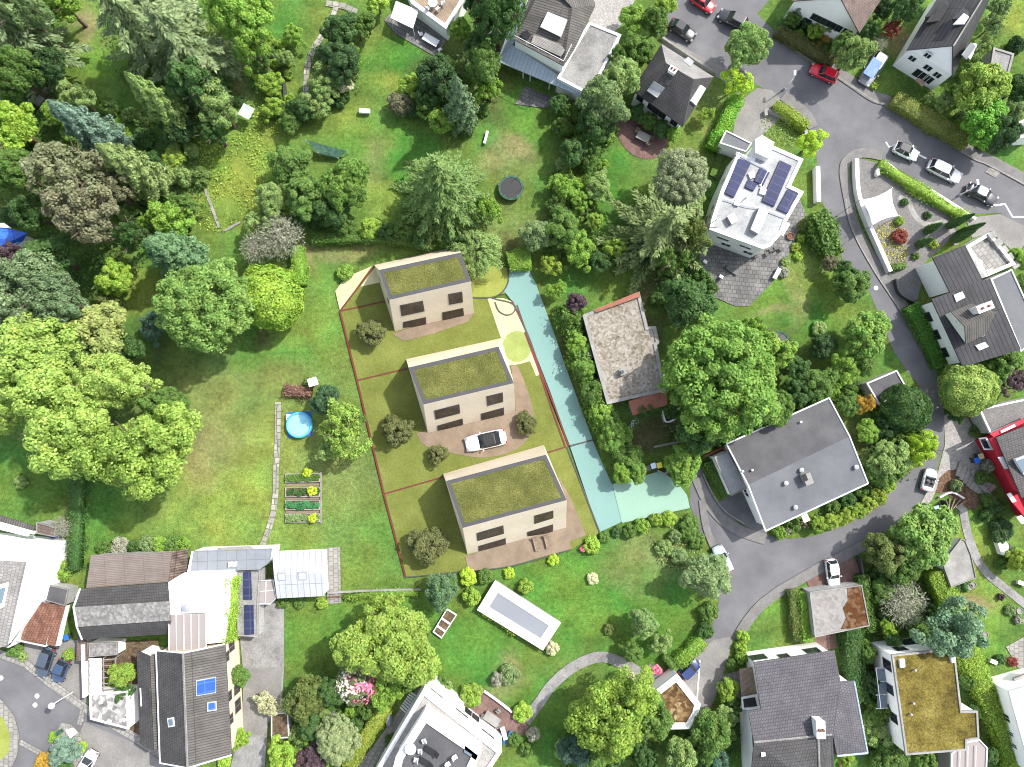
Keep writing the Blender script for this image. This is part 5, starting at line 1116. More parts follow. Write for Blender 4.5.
T(154,326,16,4,'loose','bluedark','dark blue-green bush at the shaded lawn corner'); T(101,331,30,9,'mid',(.2,.25,.08),'light green bushy tree above the walnut group'); T(125,347,18,6,'mid','deep','dark green round bush at the edge of the shaded lawn')
T(36,356,44,13,'walnut','walnut','yellow-green walnut tree at the left edge, upper one of the walnut group'); T(66,420,48,14,'walnut','walnut','yellow-green walnut tree in the middle of the walnut group'); T(148,452,49,14,'walnut',(.18,.275,.055),'yellow-green walnut tree lowest and farthest right of the walnut group')
T(112,382,34,12,'walnut',(.2,.285,.07),'yellow-green walnut tree between the middle and upper ones of its group'); T(10,404,26,11,'walnut','walnut','yellow-green walnut tree cut by the left edge below the upper one'); T(166,406,22,9,'big','mid','mid green tree tucked behind the lowest walnut tree'); T(76,352,20,9,'mid','deep','dark green bush between light green tree and walnuts')
Hd([(76,455),(76,490),(74,530),(73,570)],1.5,1.5,'deep','dark overgrown hedge running down from the walnut trees to the left white house',wob=.25); T(62,527,11,3,'bare','silver','pale flowering shrub at the corner of the red-brown hut'); Sh(62,572,10,'bright','bright green plants behind the little grey-roofed shed'); Sh(20,482,7,'pale','small pale shrub on the shaded lawn at the left edge')
# middle north gardens
T(341,30,19,6,'mid','deep','dark green tree right of the pale path near the top'); T(341,62,22,7,'mid','dark','dark green tree below the other dark one beside the pale path'); T(367,23,10,4,'mid','mid','round mid-green bush on the lawn edge near the white awning'); T(377,2,12,4,'mid','lime','lime round bush cut by the top edge beside the white awning'); T(357,29,10,4,'loose','mid','loose green bush between dark tree and round bush')
T(325,82,19,5,'loose','pale','pale green shrub beside the curve of the pale path'); T(345,85,9,3,'mid','cream','cream-white round flowering shrub'); T(318,104,16,4,'loose','pale','pale green shrub at the end of the pale path'); T(302,108,14,4,'mid','deep','deep green shrub at the end of the pale path'); T(352,56,11,4,'loose','bright','bright loose shrub under the dark trees by the pale path'); T(290,122,13,3,'mid','mid','green shrub left of the small net cover')
T(270,84,15,3,'loose','ybush','yellow-green shrub left of the dark garden stream'); T(262,60,11,3,'loose','mid','green shrub left of the dark stream, higher up'); T(286,58,10,3,'loose','pale','pale shrub right of the dark stream'); T(294,36,12,3,'loose','bright','bright green shrub on the upper lawn left of the pale path'); T(272,108,12,3,'loose','ybush','yellow-green shrub at the foot of the dark stream')
T(497,18,25,13,'big','deep','dark green tall tree at the top edge left of the grey villa'); T(461,29,12,4,'mid','bright','bright green round bush right of the furnished terrace'); T(480,4,16,8,'mid','dark','dark tree at the top edge right of the furnished terrace')
T(401,104,14,3,'mid','brown','dusky pink-grey bush in the island bed'); T(411,86,14,3.5,'mid','ybush','yellow-green bush topping the island bed'); Sh(411,108,8,'dark','dark green ball in the island bed',2); T(437,76,22,8,'mid','dark','dark green tree behind the column conifer'); T(427,96,14,5,'mid','deep','deep green bush between island bed and column conifer'); T(441,122,14,4,'mid','bright','bright green bush at the foot of the column conifer'); T(428,106,12,4,'loose','mid','green bush left of the column conifer')
Cf(463,124,13,13,'plume',(.12,.19,.1),'tall green column conifer above the big spruce'); T(483,66,21,8,'mid','mid','mid green tree left of the grey villa terrace'); T(489,88,15,6,'loose','bright','light green tree under the grey villa'); T(476,48,14,6,'mid','deep','dark green tree beside the grey villa')
Cf(447,204,49,16,'spruce','spruce','very large star-shaped spruce in the upper middle'); T(487,210,16,6,'loose','bright','bright green small tree at the right foot of the big spruce')
T(291,164,22,6,'mid','mid','mid green tree with the net cover at its side'); T(345,186,27,8,'mid',(.085,.165,.03),'round green tree right of the net cover'); T(306,196,23,7,'mid','mid','green tree below the net cover'); T(330,208,22,6,'mid','deep','deep green tree above the clipped boundary hedge'); T(272,200,18,6,'mid','pale','pale green tree left of the net cover trees')
T(282,238,24,6,'bare','silver','grey leafless twiggy shrub above the bright round tree'); T(258,248,17,5,'bare','silver','smaller grey twiggy shrub left of the larger leafless one'); T(262,222,16,5,'loose','pale','pale green shrub above the smaller twiggy one')
for i, (x, y, rr, c, lb) in enumerate([(344,224,13,'mid','green bush over the left part of the clipped boundary hedge'),(370,228,12,'ybush','yellow-green bush over the middle of the clipped boundary hedge'),(388,232,10,'deep','deep green bush over the clipped boundary hedge, next to the last'),(403,229,12,'mid','green bush over the right end of the clipped boundary hedge'),(420,240,11,'deep','dark bush between boundary hedge and the new house roof')]): T(x,y,rr,3.2,'mid',c,lb)
Hd([(312,239),(350,237.5),(390,238),(424,243)],1.2,1.7,'mid','clipped green boundary hedge at the top of the big lawn'); Hd([(296,246),(298,262),(300,284)],1.5,1.8,'bright','bright green hedge right of the leafless shrubs')
Sh(345,272,9,'bright','small bright green shrub on the brown grass beside the cream triangle',1.4)
T(477,252,24,6,'willow','pale','pale drooping conifer shrub right of the uppermost new house',vr=2.2); T(455,243,14,4,'loose','deep','deep green bush behind the uppermost new house'); Hd([(508,262),(520,259),(531,258)],2.6,1.7,'bright','short bright green hedge at the top end of the blue driveway')
T(539,234,18,5,'mid','grey','grey-green round bush above the blue driveway'); T(561,230,20,6,'mid','mid','fresh green bush right of the grey-green round one'); T(579,250,18,5,'loose','bright','light green bush above the bungalow lawn'); T(596,221,9,3,'mid','ybush','yellow-green small round bush at the lawn edge'); T(614,248,12,4,'loose','ybush','yellow-green bush left of the ragged pine'); T(600,262,12,4,'mid','deep','dark green bush above the bungalow lawn'); T(552,266,12,3,'loose','gold','yellow-tipped bush right of the top of the blue driveway'); T(556,290,10,3,'loose','bright','light bush along the upper blue driveway')
row = [(571,318,11),(578,344,12),(584,368,12),(593,392,13),(602,413,14),(614,436,18),(628,456,17),(622,474,11),(637,472,11),(610,422,12)]
for k, (x, y, rr) in enumerate(row): T(x,y,rr,3.6,'mid',('mid','bright',(.1,.19,.035))[k % 3],['first','second','third','fourth','fifth','sixth','seventh','eighth','ninth','tenth'][k] + ' leafy bush down the right side of the blue driveway' if k < 8 else ('leafy bush at the bins' if k == 8 else 'leafy bush touching the lower blue driveway edge'),group='leafy bushes along the blue driveway')
T(576,302,11,4,'mid','purple','purple-leaved bush at the upper left corner of the bungalow roof')
Cf(655,240,46,12,'pine',(.1,.14,.05),'ragged dark pine with drooping boughs above the bungalow'); T(690,232,20,10,'loose','olive','olive tree right of the ragged pine'); T(688,304,28,8,'mid','deep','deep green tree between pine and chestnut'); T(672,262,17,8,'loose','mid','green tree at the foot of the ragged pine'); Hd([(567,304),(576,338),(587,376),(599,408),(613,436),(629,464)],1.8,2.2,(.085,.165,.03),'rough leafy hedge behind the bushes along the blue driveway',wob=.4,leaf=.24)
T(681,178,31,9,'beech',(.17,.21,.115),'silvery grey-green round tree left of the solar panel house'); T(690,206,17,6,'mid','pale','pale bush below the silvery round tree')
T(720,380,63,15,'beech',(.1,.19,.035),'huge round chestnut tree in the right middle',vr=6.6); T(697,430,24,8,'mid','deep','dark green tree under the lower edge of the huge chestnut'); T(770,352,22,9,'mid',(.13,.22,.04),'light green tree right of the huge chestnut'); T(765,408,24,8,'mid','mid','green tree between chestnut and the large grey roof'); T(795,368,14,5,'mid','deep','dark green bush right of the chestnut'); T(683,464,20,5,'mid',(.11,.2,.035),'round green tree at the end of the mint driveway'); T(753,330,14,7,'loose','bright','bright loose tree top right of the chestnut'); T(645,410,9,3,'loose','deep','dark shrub by the bungalow porch')
# by the grey villa and the hipped house
T(604,104,27,9,'mid',(.095,.15,.055),'grey-green tree between grey villa and hipped house'); T(622,78,22,8,'mid','pale','pale green tree beside the hipped house'); T(596,126,20,7,'mid','deep','deep green tree below the grey-green one by the villa'); T(636,52,17,6,'mid','mid','green tree at the left corner of the hipped house'); T(656,22,15,5,'mid','mid','mid green round bush beside the black parked car'); T(633,18,15,4,'mid','bright','bright green hedge bush at the gravel drive near the top'); T(666,4,13,4,'mid','ybush','yellow-green bush cut by the top edge beside the red car'); T(622,56,13,6,'loose','mid','small tree at the concrete wing of the grey villa')
T(573,152,15,5,'mid','deep','dark bush on the garden boundary left of the brick patio'); T(590,158,12,4,'loose','mid','loose bush on the boundary beside the dark one'); T(599,188,16,4,'loose','pale','pale feathery bush on the boundary above the lawn'); T(562,186,13,4,'loose','bright','light green bush on the boundary right of the trampoline'); T(556,206,12,3,'loose','mid','green bush on the boundary below the trampoline'); T(580,200,13,3,'loose','bright','bright bush on the boundary next to the pale feathery one'); Sh(571,114,7,'red','red flowering bush under the grey villa'); T(559,104,11,3,'mid','deep','dark bush under the blue skirt roof'); T(560,126,10,3,'mid','mid','green bush left of the red flowering one')
for k, (x, y, rr) in enumerate([(636,112,9),(648,121,10),(661,129,10),(673,135,8)]): T(x,y,rr,2.6,'mid',('deep','mid','deep','bright')[k],['dark creeper-like bush at the left end of the hipped house front','green bush along the hipped house front','dark bush under the windows of the hipped house','bright bush at the right end of the hipped house front'][k])
T(746,47,24,7,'mid',(.11,.19,.05),'round green street tree beside the upper road'); T(737,82,15,5,'loose','yellow','bright yellow-green tree at the top of the bright hedge'); Hd([(739,96),(728,118),(713,148)],1.7,1.8,(.11,.25,.03),'bright green hedge down the right garden of the hipped house'); T(706,115,9,2.6,'loose','ybush','yellow-green shrub on the shaded lawn of the hipped house')
T(811,143,15,5,'loose','yellow','golden yellow tree at the corner above the solar panel house'); Hd([(775,104),(790,113),(808,127)],1.1,1.5,'gold','yellow clipped hedge at the road corner'); cover([[(765,115),(785,122),(800,135),(790,148),(768,140),(757,130)]],'wildflowers','pale','pale wildflower patch in the corner garden','ground cover',14,.5,.2,3)
Hd([(817,212),(823,226),(830,246),(836,256)],2.1,2.4,'mid','tall leafy hedge along the narrow road',wob=.3,leaf=.3); T(830,263,9,3,'mid','brown','reddish-brown bush at the end of the tall leafy hedge'); T(850,286,19,5,'mid','mid','round green tree beside the narrow road'); T(845,272,12,4,'mid','deep','dark bush behind the round green roadside tree'); T(866,334,25,7,'mid',(.11,.2,.04),'light green tree by the road, above the dark carport'); T(845,368,18,5,'loose','bright','yellow-green bush left of the dark carport'); T(818,384,19,5,'mid','mid','green bush above the large grey roof'); T(860,362,16,5,'mid','mid','green bush behind the dark carport'); T(823,346,14,4,'mid','dark','dark bush at the lower lawn edge'); T(798,394,16,5,'mid','deep','deep green bush above the large grey roof, left one'); Sh(820,329,8,'pale','pale shrub on the yellowing lawn',1); T(780,405,16,6,'mid','mid','green bush between the chestnut and the grey roof ridge')
for x, y, rr, c, lb in ((785,262,5,'pale','pale shrub at the terrace edge'),(796,247,5,'gold','yellow-leaved shrub at the terrace edge'),(783,272,6,'silver','silver shrub at the lower terrace edge'),(799,256,5,'lime','lime shrub at the terrace edge'),(806,225,8,'olive','olive shrub right of the solar panel house'),(801,238,5,'ybush','yellow-green shrub at the upper terrace edge'),(812,222,7,'mid','green shrub by the white wall')): Sh(x,y,rr,c,lb)
# large grey roof garden
T(904,410,24,6,'ball','deep','dark green dense ball tree in the road bend',vr=3); T(920,446,16,7,'loose','yellow','bright yellow-lime conifer-like tree in the road bend'); Cf(908,452,10,5,'plume','yellow','pointed golden conifer leaning to the road bend'); T(890,458,20,6,'mid','pale','pale green tree beside the large grey roof'); T(863,404,11,4,'loose','orange','orange-yellow bush at the corner of the dark carport'); T(868,432,13,4,'mid','bright','light green bush right of the large grey roof'); T(848,404,13,4,'mid','mid','green bush at the upper corner of the large grey roof'); T(878,474,15,4,'mid','mid','green bush at the right corner of the large grey roof'); T(885,430,12,4,'mid','dark','dark bush between ball tree and large roof')
for k, (x, y, rr) in enumerate([(818,524,9),(832,521,9),(846,517,9),(858,511,9),(869,504,9),(879,496,9),(888,486,8)]): T(x,y,rr,2.4,'mid',('ybush',(.17,.24,.04),'gold')[k % 3],['first','second','third','fourth','fifth','sixth','seventh'][k] + ' yellow-green bush of the arc, counted from its lower left end',group='yellow-green bushes in an arc below the large grey roof')
for x, y, rr, c, lb in ((834,508,8,'mid','green bush behind the second yellow-green one of the arc'),(850,501,9,'deep','dark bush behind the arc of yellow-green ones'),(864,491,9,'mid','green bush near the corner of the large grey roof'),(793,526,8,'mid','green bush at the lower corner of the large grey roof'),(780,533,7,'bright','bright round shrub at the lowest corner of the large grey roof'),(804,524,5,'brown','brown shrub by the small pale canopy'),(788,531,4,'silver','tiny greyish shrub at the large grey roof')): Sh(x,y,rr,c,lb,1.6)
Hd([(708,461),(716,476),(728,497)],1.5,1.1,'mid','low planted strip left of the pale garage roof',wob=.2); cover([[(749,492),(753,490),(768,525),(765,530)]],'undergrowth','deep','narrow planting beside the large grey roof','ground cover',14,.8,.25,5)
# east side
T(853,54,19,7,'mid',(.13,.2,.06),'light green tree beside the blue-topped car'); T(843,47,14,6,'mid','mid','green tree left of the one beside the blue-topped car'); Hd([(777,29),(806,45),(834,63)],1.3,1.5,(.07,.08,.028),'brownish hedge along the upper road by the red car'); Hd([(895,97),(930,119),(969,142)],2.0,1.6,(.125,.155,.04),'long olive-brown hedge along the upper road'); Sh(808,19,10,'dark','dark green dense bush at the white gable',2.6); Sh(826,38,4.5,'orange','orange flowering shrub in the front garden',1); Sh(819,44,3,'orange','small orange flower clump left of the larger one',.7); T(834,25,9,3,'mid','deep','dark bush under the row of narrow windows'); T(794,18,9,3,'loose','mid','green bush at the left end of the white gable'); T(850,38,10,3,'loose','deep','deep green bush at the corner of the white gable'); T(815,31,9,2.5,'loose','ybush','yellow-green bush in the front garden left of the orange flowers'); T(843,31,7,2.6,'loose','mid','small bush at the corner of the white gable'); T(868,30,11,3,'loose','deep','dark ivy-like bush right of the brown roof'); T(892,29,10,3,'loose','red','dark red bush between two white houses'); T(905,8,16,6,'mid','deep','dark tree at the top edge between two white houses'); Sh(874,85,5,'ybush','yellow-green round shrub by the blue-topped car'); T(882,10,10,4,'mid','dark','dark bush at the top edge beside the brown roof'); T(878,44,9,2,'bare','silver','grey leafless shrub above the blue-topped car')
T(981,88,27,8,'mid',(.15,.23,.042),'yellow-green tree right of the slate-roofed gable house'); T(985,123,25,7,'mid',(.09,.22,.03),'vivid green round tree below the yellow-green one'); T(1002,134,19,7,'mid','dark','dark green tree right of the vivid round one'); T(1019,88,15,6,'mid','deep','deep green tree at the right edge below the shed'); Sh(1017,44,9,'dark','dark green ball bush at the right edge by the shed',2.4); T(946,101,11,3,'loose','pale','pale bush left of the yellow-green tree'); T(955,92,9,3,'loose','mid','green bush at the white gable corner'); T(972,66,11,3,'loose','mid','green bush behind the grey dormer'); T(984,46,10,3.4,'loose','pale','grey-green bush along the slate roof'); T(992,26,11,4,'loose','grey','grey-green bush along the slate roof, upper one'); T(998,8,11,4,'loose','grey','grey-green bush at the top edge beside the slate roof'); T(1010,112,12,5,'mid','grey','grey-green tree above the white hut at the right edge'); T(930,96,6,1.6,'loose','pale','small pale shrub under the white gable')
Hd([(880,163),(898,175),(925,192),(948,207),(968,218)],1.1,1.1,'ybush','flowering yellow-green hedge between street and gravel garden',wob=.22)
for k, (bx, by, h) in enumerate([(948,226,5.4),(957,235,5.6),(953,240,4.6),(926,231,3.6),(918,245,3.4)]): Cf(bx,by,4.2,h,'slim','deep',['slim dark column conifer, uppermost in the gravel garden','slim dark column conifer, longest in the gravel garden','slim dark column conifer just below the longest one','short slim conifer at the curved pale path','short slim conifer left of the curved path end'][k],group='slim conifers in the gravel garden',trunk=False)
for x, y, rr, c, lb, h in ((905,202,4,'deep','green ball shrub at the start of the curved gravel-garden path',.9),(928,215,4,'deep','green ball shrub inside the curve of the gravel-garden path',.9),(916,256,4,'mid','green ball shrub above the white porch',.9),(901,236,8,'red','red maple shrub in the gravel garden',1.6),(900,221,5,'lime','lime shrub under the white shade sail',1.2),(934,244,5,'gold','yellowish shrub among the short slim conifers',1)): Sh(x,y,rr,c,lb,h)
cover([[(874,226),(893,222),(906,230),(907,262),(893,270),(886,262)]],'ground_plants',(.3,.3,.05),'yellow-green low planting beside the white shade sail','ground cover',20,.35,.2,7)
Hd([(892,268),(906,265)],.8,.8,'mid','tiny clipped hedge at the foot of the low planting'); Hd([(911,305),(925,330),(942,366)],2.0,1.3,(.06,.16,.025),'clipped green hedge along the white wall of the cross-gabled house')
T(967,388,26,6,'ball',(.19,.27,.07),'pale yellow-green round tree below the cross-gabled house',vr=2.8); T(1002,362,19,5,'mid','mid','green tree at the lower edge of the cross-gabled roof'); T(1016,381,16,5,'loose','purple','purple-leaved tree at the right edge'); T(1020,258,14,4,'mid','bright','bright green bush at the right edge beside the roof terrace'); T(1022,285,13,4,'mid','mid','green bush at the right edge below the bright one'); T(990,384,14,4,'mid','mid','green bush right of the pale round tree'); T(958,410,12,3,'mid','deep','dark low bush at the gravel drive'); Sh(976,432,6,'mid','green shrub at the corner of the gravel carport')
for x, y, rr, c, lb in ((982,478,7,'mid','green shrub above the garden steps'),(989,466,7,'silver','pinkish-grey shrub by the red wall'),(996,508,9,'deep','dark shrub beside the walk to the red house'),(988,500,7,'mid','green shrub at the bend of the walk to the red house'),(957,486,6,'grey','grey-green shrub in the bark mulch bed'),(1002,532,13,'dark','dark bush below the red wall'),(1014,556,9,'deep','dark bush behind the white garden box'),(1002,565,6,'mid','small shrub left of the white garden box'),(986,516,6,'deep','dark shrub on the lawn edge by the walk')): Sh(x,y,rr,c,lb,1.6)
T(1020,560,13,4,'mid','gold','yellow-green bush at the right edge below the white garden box'); T(923,536,34,8,'mid',(.12,.21,.05),'large light green tree beside the white garage'); T(886,552,22,6,'mid','olive','olive-green tree left of the large light green one'); T(902,570,16,5,'mid','mid','green bush below the large light green tree'); T(953,629,33,9,'loose',(.1,.175,.1),'blue-green pine-like tree over the long hedge',vr=3.4); T(902,602,23,4,'bare','silver','grey leafless round shrub above the sedum roof'); Sh(962,585,8,'deep','dark shrub below the white garage')
Hd([(936,572),(950,600),(962,640),(975,668),(986,692),(1000,722),(1014,758),(1020,775)],2.5,2.2,(.15,.235,.035),'long clipped yellow-green hedge running down the lower right',wob=.14); Hd([(853,628),(854,660),(858,702)],2.2,2.2,'deep','dark clipped hedge right of the violet-grey roof'); Hd([(794,590),(795,615),(799,641)],1.3,1.2,'olive','dark olive hedge left of the bright clipped one'); Hd([(804,592),(806,615),(808,642)],1.4,1.5,'bright','bright clipped hedge left of the rust-brown garage roof'); Hd([(863,575),(866,605),(870,632)],1.4,1.5,'mid','green hedge right of the rust-brown garage roof')
for x, y, rr, c, lb in ((868,655,9,'mid','round green bush beside the dark clipped hedge'),(871,682,11,'dark','dark round bush left of the steel balcony'),(880,712,15,'mid','green bush between violet-grey and sedum roofs'),(874,734,17,'loose','bushy pale green tree between the violet-grey and sedum roofs'),(889,756,19,'mid','green tree at the bottom edge left of the sedum roof'),(926,760,12,'mid','green bush at the bottom edge below the sedum roof'),(967,682,8,'mid','green bush right of the sedum roof'),(845,757,9,'ybush','yellow-green bush under the blue gutter'),(888,628,8,'lime','lime bush above the sedum-roofed house'),(893,640,9,'deep','dark bush at the upper left corner of the sedum roof'),(883,590,12,'mid','green bush at the drive end above the leafless shrub'),(990,755,9,'deep','dark bush at the bottom edge right of the conservatory'),(973,712,7,'deep','dark bush right of the sedum roof notch')): T(x,y,rr,3,'mid' if c != 'loose' else 'loose',c if c != 'loose' else 'pale',lb)
for x, y, rr, c, lb in ((1002,597,3.5,'purple','purple flowering clump at the concrete walk'),(1013,662,5,'red','dark red shrub beside the pale patio'),(1000,660,6,'deep','dark shrub left of the pale patio'),(1011,610,6,'grey','grey shrub in the pebble bed'),(1019,620,5,'silver','silver shrub in the pebble bed')): Sh(x,y,rr,c,lb,.9)
# south of the plots
for x, y, rr, c, lb in ((656,520,7,'ybush','yellow-green shrub under the mint driveway'),(669,518,8,'lime','lime shrub under the mint driveway'),(630,531,7,'mid','green shrub at the left of the mint driveway edge'),(642,526,8,'bright','bright round shrub under the mint driveway'),(617,532,6,'deep','dark shrub with red leaves at the driveway joint'),(690,524,10,'mid','green bush at the right end of the mint driveway'),(697,540,9,'mid','green bush left of the pale blue car'),(675,537,7,'grey','grey-green bush below the lime shrub'),(604,537,6,'mid','green shrub at the foot of the blue driveway'),(592,545,9,'lime','lime bush at the lower corner of the plots'),(553,560,6,'yellow','bright yellow shrub under the lowest terrace'),(509,573,6,'yellow','bright yellow shrub left of the pool cover'),(526,587,8,'ybush','yellow-green bush right of the pool cover'),(593,579,6,'cream','pale spiky grass tuft on the lawn'),(609,630,6,'olive','faint olive seedling on the lower lawn'),(552,649,7,'cream','white-spotted shrub at the lower end of the pool cover'),(583,549,3.5,'pink','pink shrub at the plot corner'),(688,534,8,'mid','green shrub next to the roadside bushes'),(664,548,9,'pale','pale wild shrub below the mint driveway'),(680,556,9,'grey','grey wild shrub below the mint driveway')): Sh(x,y,rr,c,lb,1.5 if rr > 6 else .9)
T(705,575,25,6,'mid',(.12,.18,.075),'grey-green feathery tree beside the pale blue car'); Sh(709,612,10,'mid','green bush under the feathery roadside tree',2); Sh(705,632,9,'deep','dark bush below the feathery roadside tree',2); Hd([(703,640),(691,652),(677,664)],1.7,1.4,'bright','bright clipped hedge above the dark blue car'); Hd([(664,656),(671,663),(677,670)],.9,1.2,'mid','short hedge stub joining the bright clipped hedge')
T(643,622,15,4.5,'mid',(.11,.18,.06),'round grey-green tree on the lower lawn, upper of three'); T(633,652,11,3.5,'mid','mid','small round tree on the lower lawn, lower left of three'); T(661,643,12,3.5,'loose','pale','thin greyish tree on the lower lawn, right of three'); Sh(657,670,5,'pink','pink flowering shrub at the garage path'); Sh(650,671,3.5,'yellow','yellow and white flower tuft at the garage path',.7); Sh(631,676,4,'cream','white flower tuft at the path end',.7)
T(615,714,42,11,'walnut',(.16,.245,.042),'large bright yellow-green weeping tree at the bottom',vr=4.6); T(648,712,24,9,'mid','mid','green tree between the weeping tree and the five-sided garage'); T(574,750,17,5,'mid','bluedark','blue-green bush at the bottom edge left of the weeping tree'); T(592,757,14,4,'mid','mid','green bush at the bottom edge under the weeping tree'); T(711,735,24,6,'mid','mid','green tree right of the five-sided garage'); T(725,719,13,4,'mid','pale','pale green bush beside the violet-grey roof house'); T(682,757,19,6,'mid','pale','pale green tree at the bottom edge under the five-sided garage'); T(716,762,15,5,'mid','bluedark','blue-green bush at the bottom edge right of the pale tree'); T(645,757,13,4,'loose','deep','dark bush at the bottom edge right of the weeping tree')
for k, (x, y, rr, c) in enumerate([(743,637,6.5,'lime'),(741,648,6.5,'lime'),(742,658,6.5,'bright'),(732,665,5.5,'mid')]): Sh(x,y,rr,c,['clipped lime ball shrub, first down the drive edge','clipped lime ball shrub, second down the drive edge','clipped green ball shrub, third down the drive edge','small green ball shrub, last down the drive edge'][k],1.5,group='ball shrubs beside the paved drive')
T(728,689,12,3,'mid','ybush','yellow-green bush left of the violet-grey roof'); T(733,704,9,3,'mid','deep','dark bush left of the violet-grey roof')
T(441,591,18,4.5,'mid',(.07,.13,.06),'dark blue-green tree left of the pool cover'); Sh(468,577,9,'yellow','yellow bush above the upper end of the pool cover',1.6); Sh(471,597,9,'ybush','lime-yellow bush left of the pool cover',1.8); Sh(485,577,8,'mid','green bush between yellow bush and pool cover',1.5); Hd([(484,612),(500,622),(516,634)],.7,.8,'gold','low yellowish planting along the lower side of the pool cover')
T(390,646,44,9,'walnut',(.16,.24,.045),'large spreading yellow-green tree over the lower lawn',vr=3.2); T(386,612,22,7,'loose',(.16,.24,.045),'smaller yellow-green tree behind the large spreading one'); T(386,688,19,5,'loose','bright','yellow-green bush below the large spreading tree'); T(420,640,12,4,'loose','mid','thin green bush left of the white-rimmed box')
r = T(354,684,20,4.5,'mid',(.1,.14,.06),'rhododendron covered in pink and white flowers','rhododendron','shrub')
for nm, cl, sd in (('pink','pink',1),('white','white',2)):
    rg = np.random.default_rng(sd); n = 520; dd = rdir(rg, n); dd[:,2] = np.abs(dd[:,2]); dd[:,0] += .5 if sd == 1 else 0; keep = np.sin(dd[:,0]*5+sd*2) + np.sin(dd[:,1]*6+sd) > -.6; dd = dd[keep]; n = len(dd)
    b = link('blossom', leaf_mesh('blossom', dd*np.array([2.3,2.2,1.9])*rg.uniform(.85,1.08,(n,1)), dd+rg.normal(0,.3,(n,3)), rdir(rg,n), np.full(n,.34), np.full(n,.3), M['leaf']), r, (0,0,2.5)); setcol(b, cl)
T(305,700,22,5,'mid','olive','olive-green round tree at the lower left lawn corner'); T(331,693,14,4,'mid','deep','deep green bush between olive tree and rhododendron'); T(338,739,23,6,'beech',(.165,.21,.1),'pale grey-green round tree beside the stepped villa drive'); T(286,757,19,4,'loose','lime','bright green fern-like bush at the bottom edge'); T(311,760,17,4,'mid','purple','dark purple bush at the bottom edge'); T(268,704,13,3,'loose','cream','wilted straw-yellow shrub by the grey yard'); T(312,726,14,4,'mid','deep','dark bush under the olive round tree'); T(366,706,11,3,'loose','mid','green bush below the rhododendron'); Hd([(385,708),(368,734),(348,768)],1.7,1.6,(.17,.22,.04),'yellow-green hedge along the villa drive'); T(403,682,12,3,'loose','mid','green bush at the pale slatted steps')
for x, y, rr, c, lb in ((471,696,12,'ybush','yellow-green bush at the stepped villa terrace'),(441,683,6,'mid','green shrub on top corner of the stepped villa'),(447,686,5,'pale','pale shrub beside the stepped villa'),(509,674,11,'grey','grey-green rounded shrub on the bare lawn spot'),(522,713,10,'lime','yellow-green bush at the patio corner'),(533,735,7,'silver','white flowering shrub below the patio'),(515,740,7,'mid','green shrub below the villa patio'),(497,680,7,'silver','greyish shrub above the villa patio'),(391,742,7,'deep','dark plants beside the stepped villa wall'),(527,750,7,'mid','green shrub at the patio lower corner')): Sh(x,y,rr,c,lb,1.6)
# west complex
Hd([(232,577),(231.5,602),(229,641)],.9,4.5,'lime','bright green ivy strip along the white flat-roofed house',name='ivy_hedge',wob=.15); T(239,675,11,3,'mid','mid','round green bush at the white wall of the big gable house'); T(240,739,10,3,'mid','ybush','yellow-green bush at the lower corner of the big gable house'); Sh(224,761,7,'lime','lime shrub at the bottom edge below the big gable house'); T(122,674,13,4,'mid',(.14,.22,.035),'yellow-green tree in the courtyard beside the pergola'); T(124,693,10,3,'mid','deep','dark bush below the courtyard tree'); Sh(112,682,6,'ybush','yellowish shrub under the courtyard pergola')
T(65,750,15,3.5,'mid','blue','pale blue-grey rounded spruce in the street island'); Sh(43,762,9,'orange','orange-brown shrub in the street island',1.4); Sh(64,766,8,'deep','dark green shrub at the bottom edge of the street island',1); Sh(14,650,8,'mid','green shrub at the left house corner',1.2); Sh(5,640,9,'deep','dark shrub at the left edge below the white house',1.3); Sh(68,655,6,'ybush','green shrub beside the parked blue cars',1.4); Sh(22,657,5,'pale','pale shrub at the street corner by the parked cars',.9); Sh(54,738,6,'bright','bright shrub at the tip of the street island',.7); Sh(82,747,5,'lime','lime shrub beside the white car, lower left',.7)
for x, y, rr, c, lb in ((104,547,8,'mid','green shrub first of the row behind the workshop'),(119,546,9,'silver','pale blue flowering shrub behind the workshop'),(133,548,7,'deep','dark shrub in the row behind the workshop'),(146,544,9,'grey','grey flowering shrub in the row behind the workshop'),(159,544,9,'bright','bright green shrub in the row behind the workshop'),(172,544,9,'mid','green shrub next to last behind the workshop'),(183,544,7,'bright','light green shrub last of the row behind the workshop')): Sh(x,y,rr,c,lb,1.5)
T(343,430,27,7,'loose',(.16,.25,.05),'light green feathery tree right of the blue pool',vr=3); T(326,400,16,5,'mid',(.04,.09,.04),'dark green round tree above the blue pool tree'); T(352,420,14,5,'loose','mid','green bush at the right side of the feathery pool tree'); T(330,448,14,4,'loose','pale','pale sprawling bush below the feathery pool tree')
Hd([(284,390),(296,391),(311,392)],1.4,1.0,(.17,.1,.075),'salmon-pink flowering hedge above the blue pool',name='flower_hedge',wob=.2); Sh(309,383,6,'mid','green shrub left of the white bird house')
for x, y, rr, ht, lb in ((372,333,15,3.2,'olive tree left of the uppermost new house'),(396,430,17,3.4,'olive tree left of the middle new house'),(428,545,21,3.6,'olive tree left of the lowest new house, the largest of the plots'),(438,454,11,2.2,'small olive bush left of the white sports car'),(526,424,12,2.2,'small olive bush right of the middle new house')): T(x,y,rr,ht,'mid','plot',lb,group='olive-coloured plot trees',trunk=True)
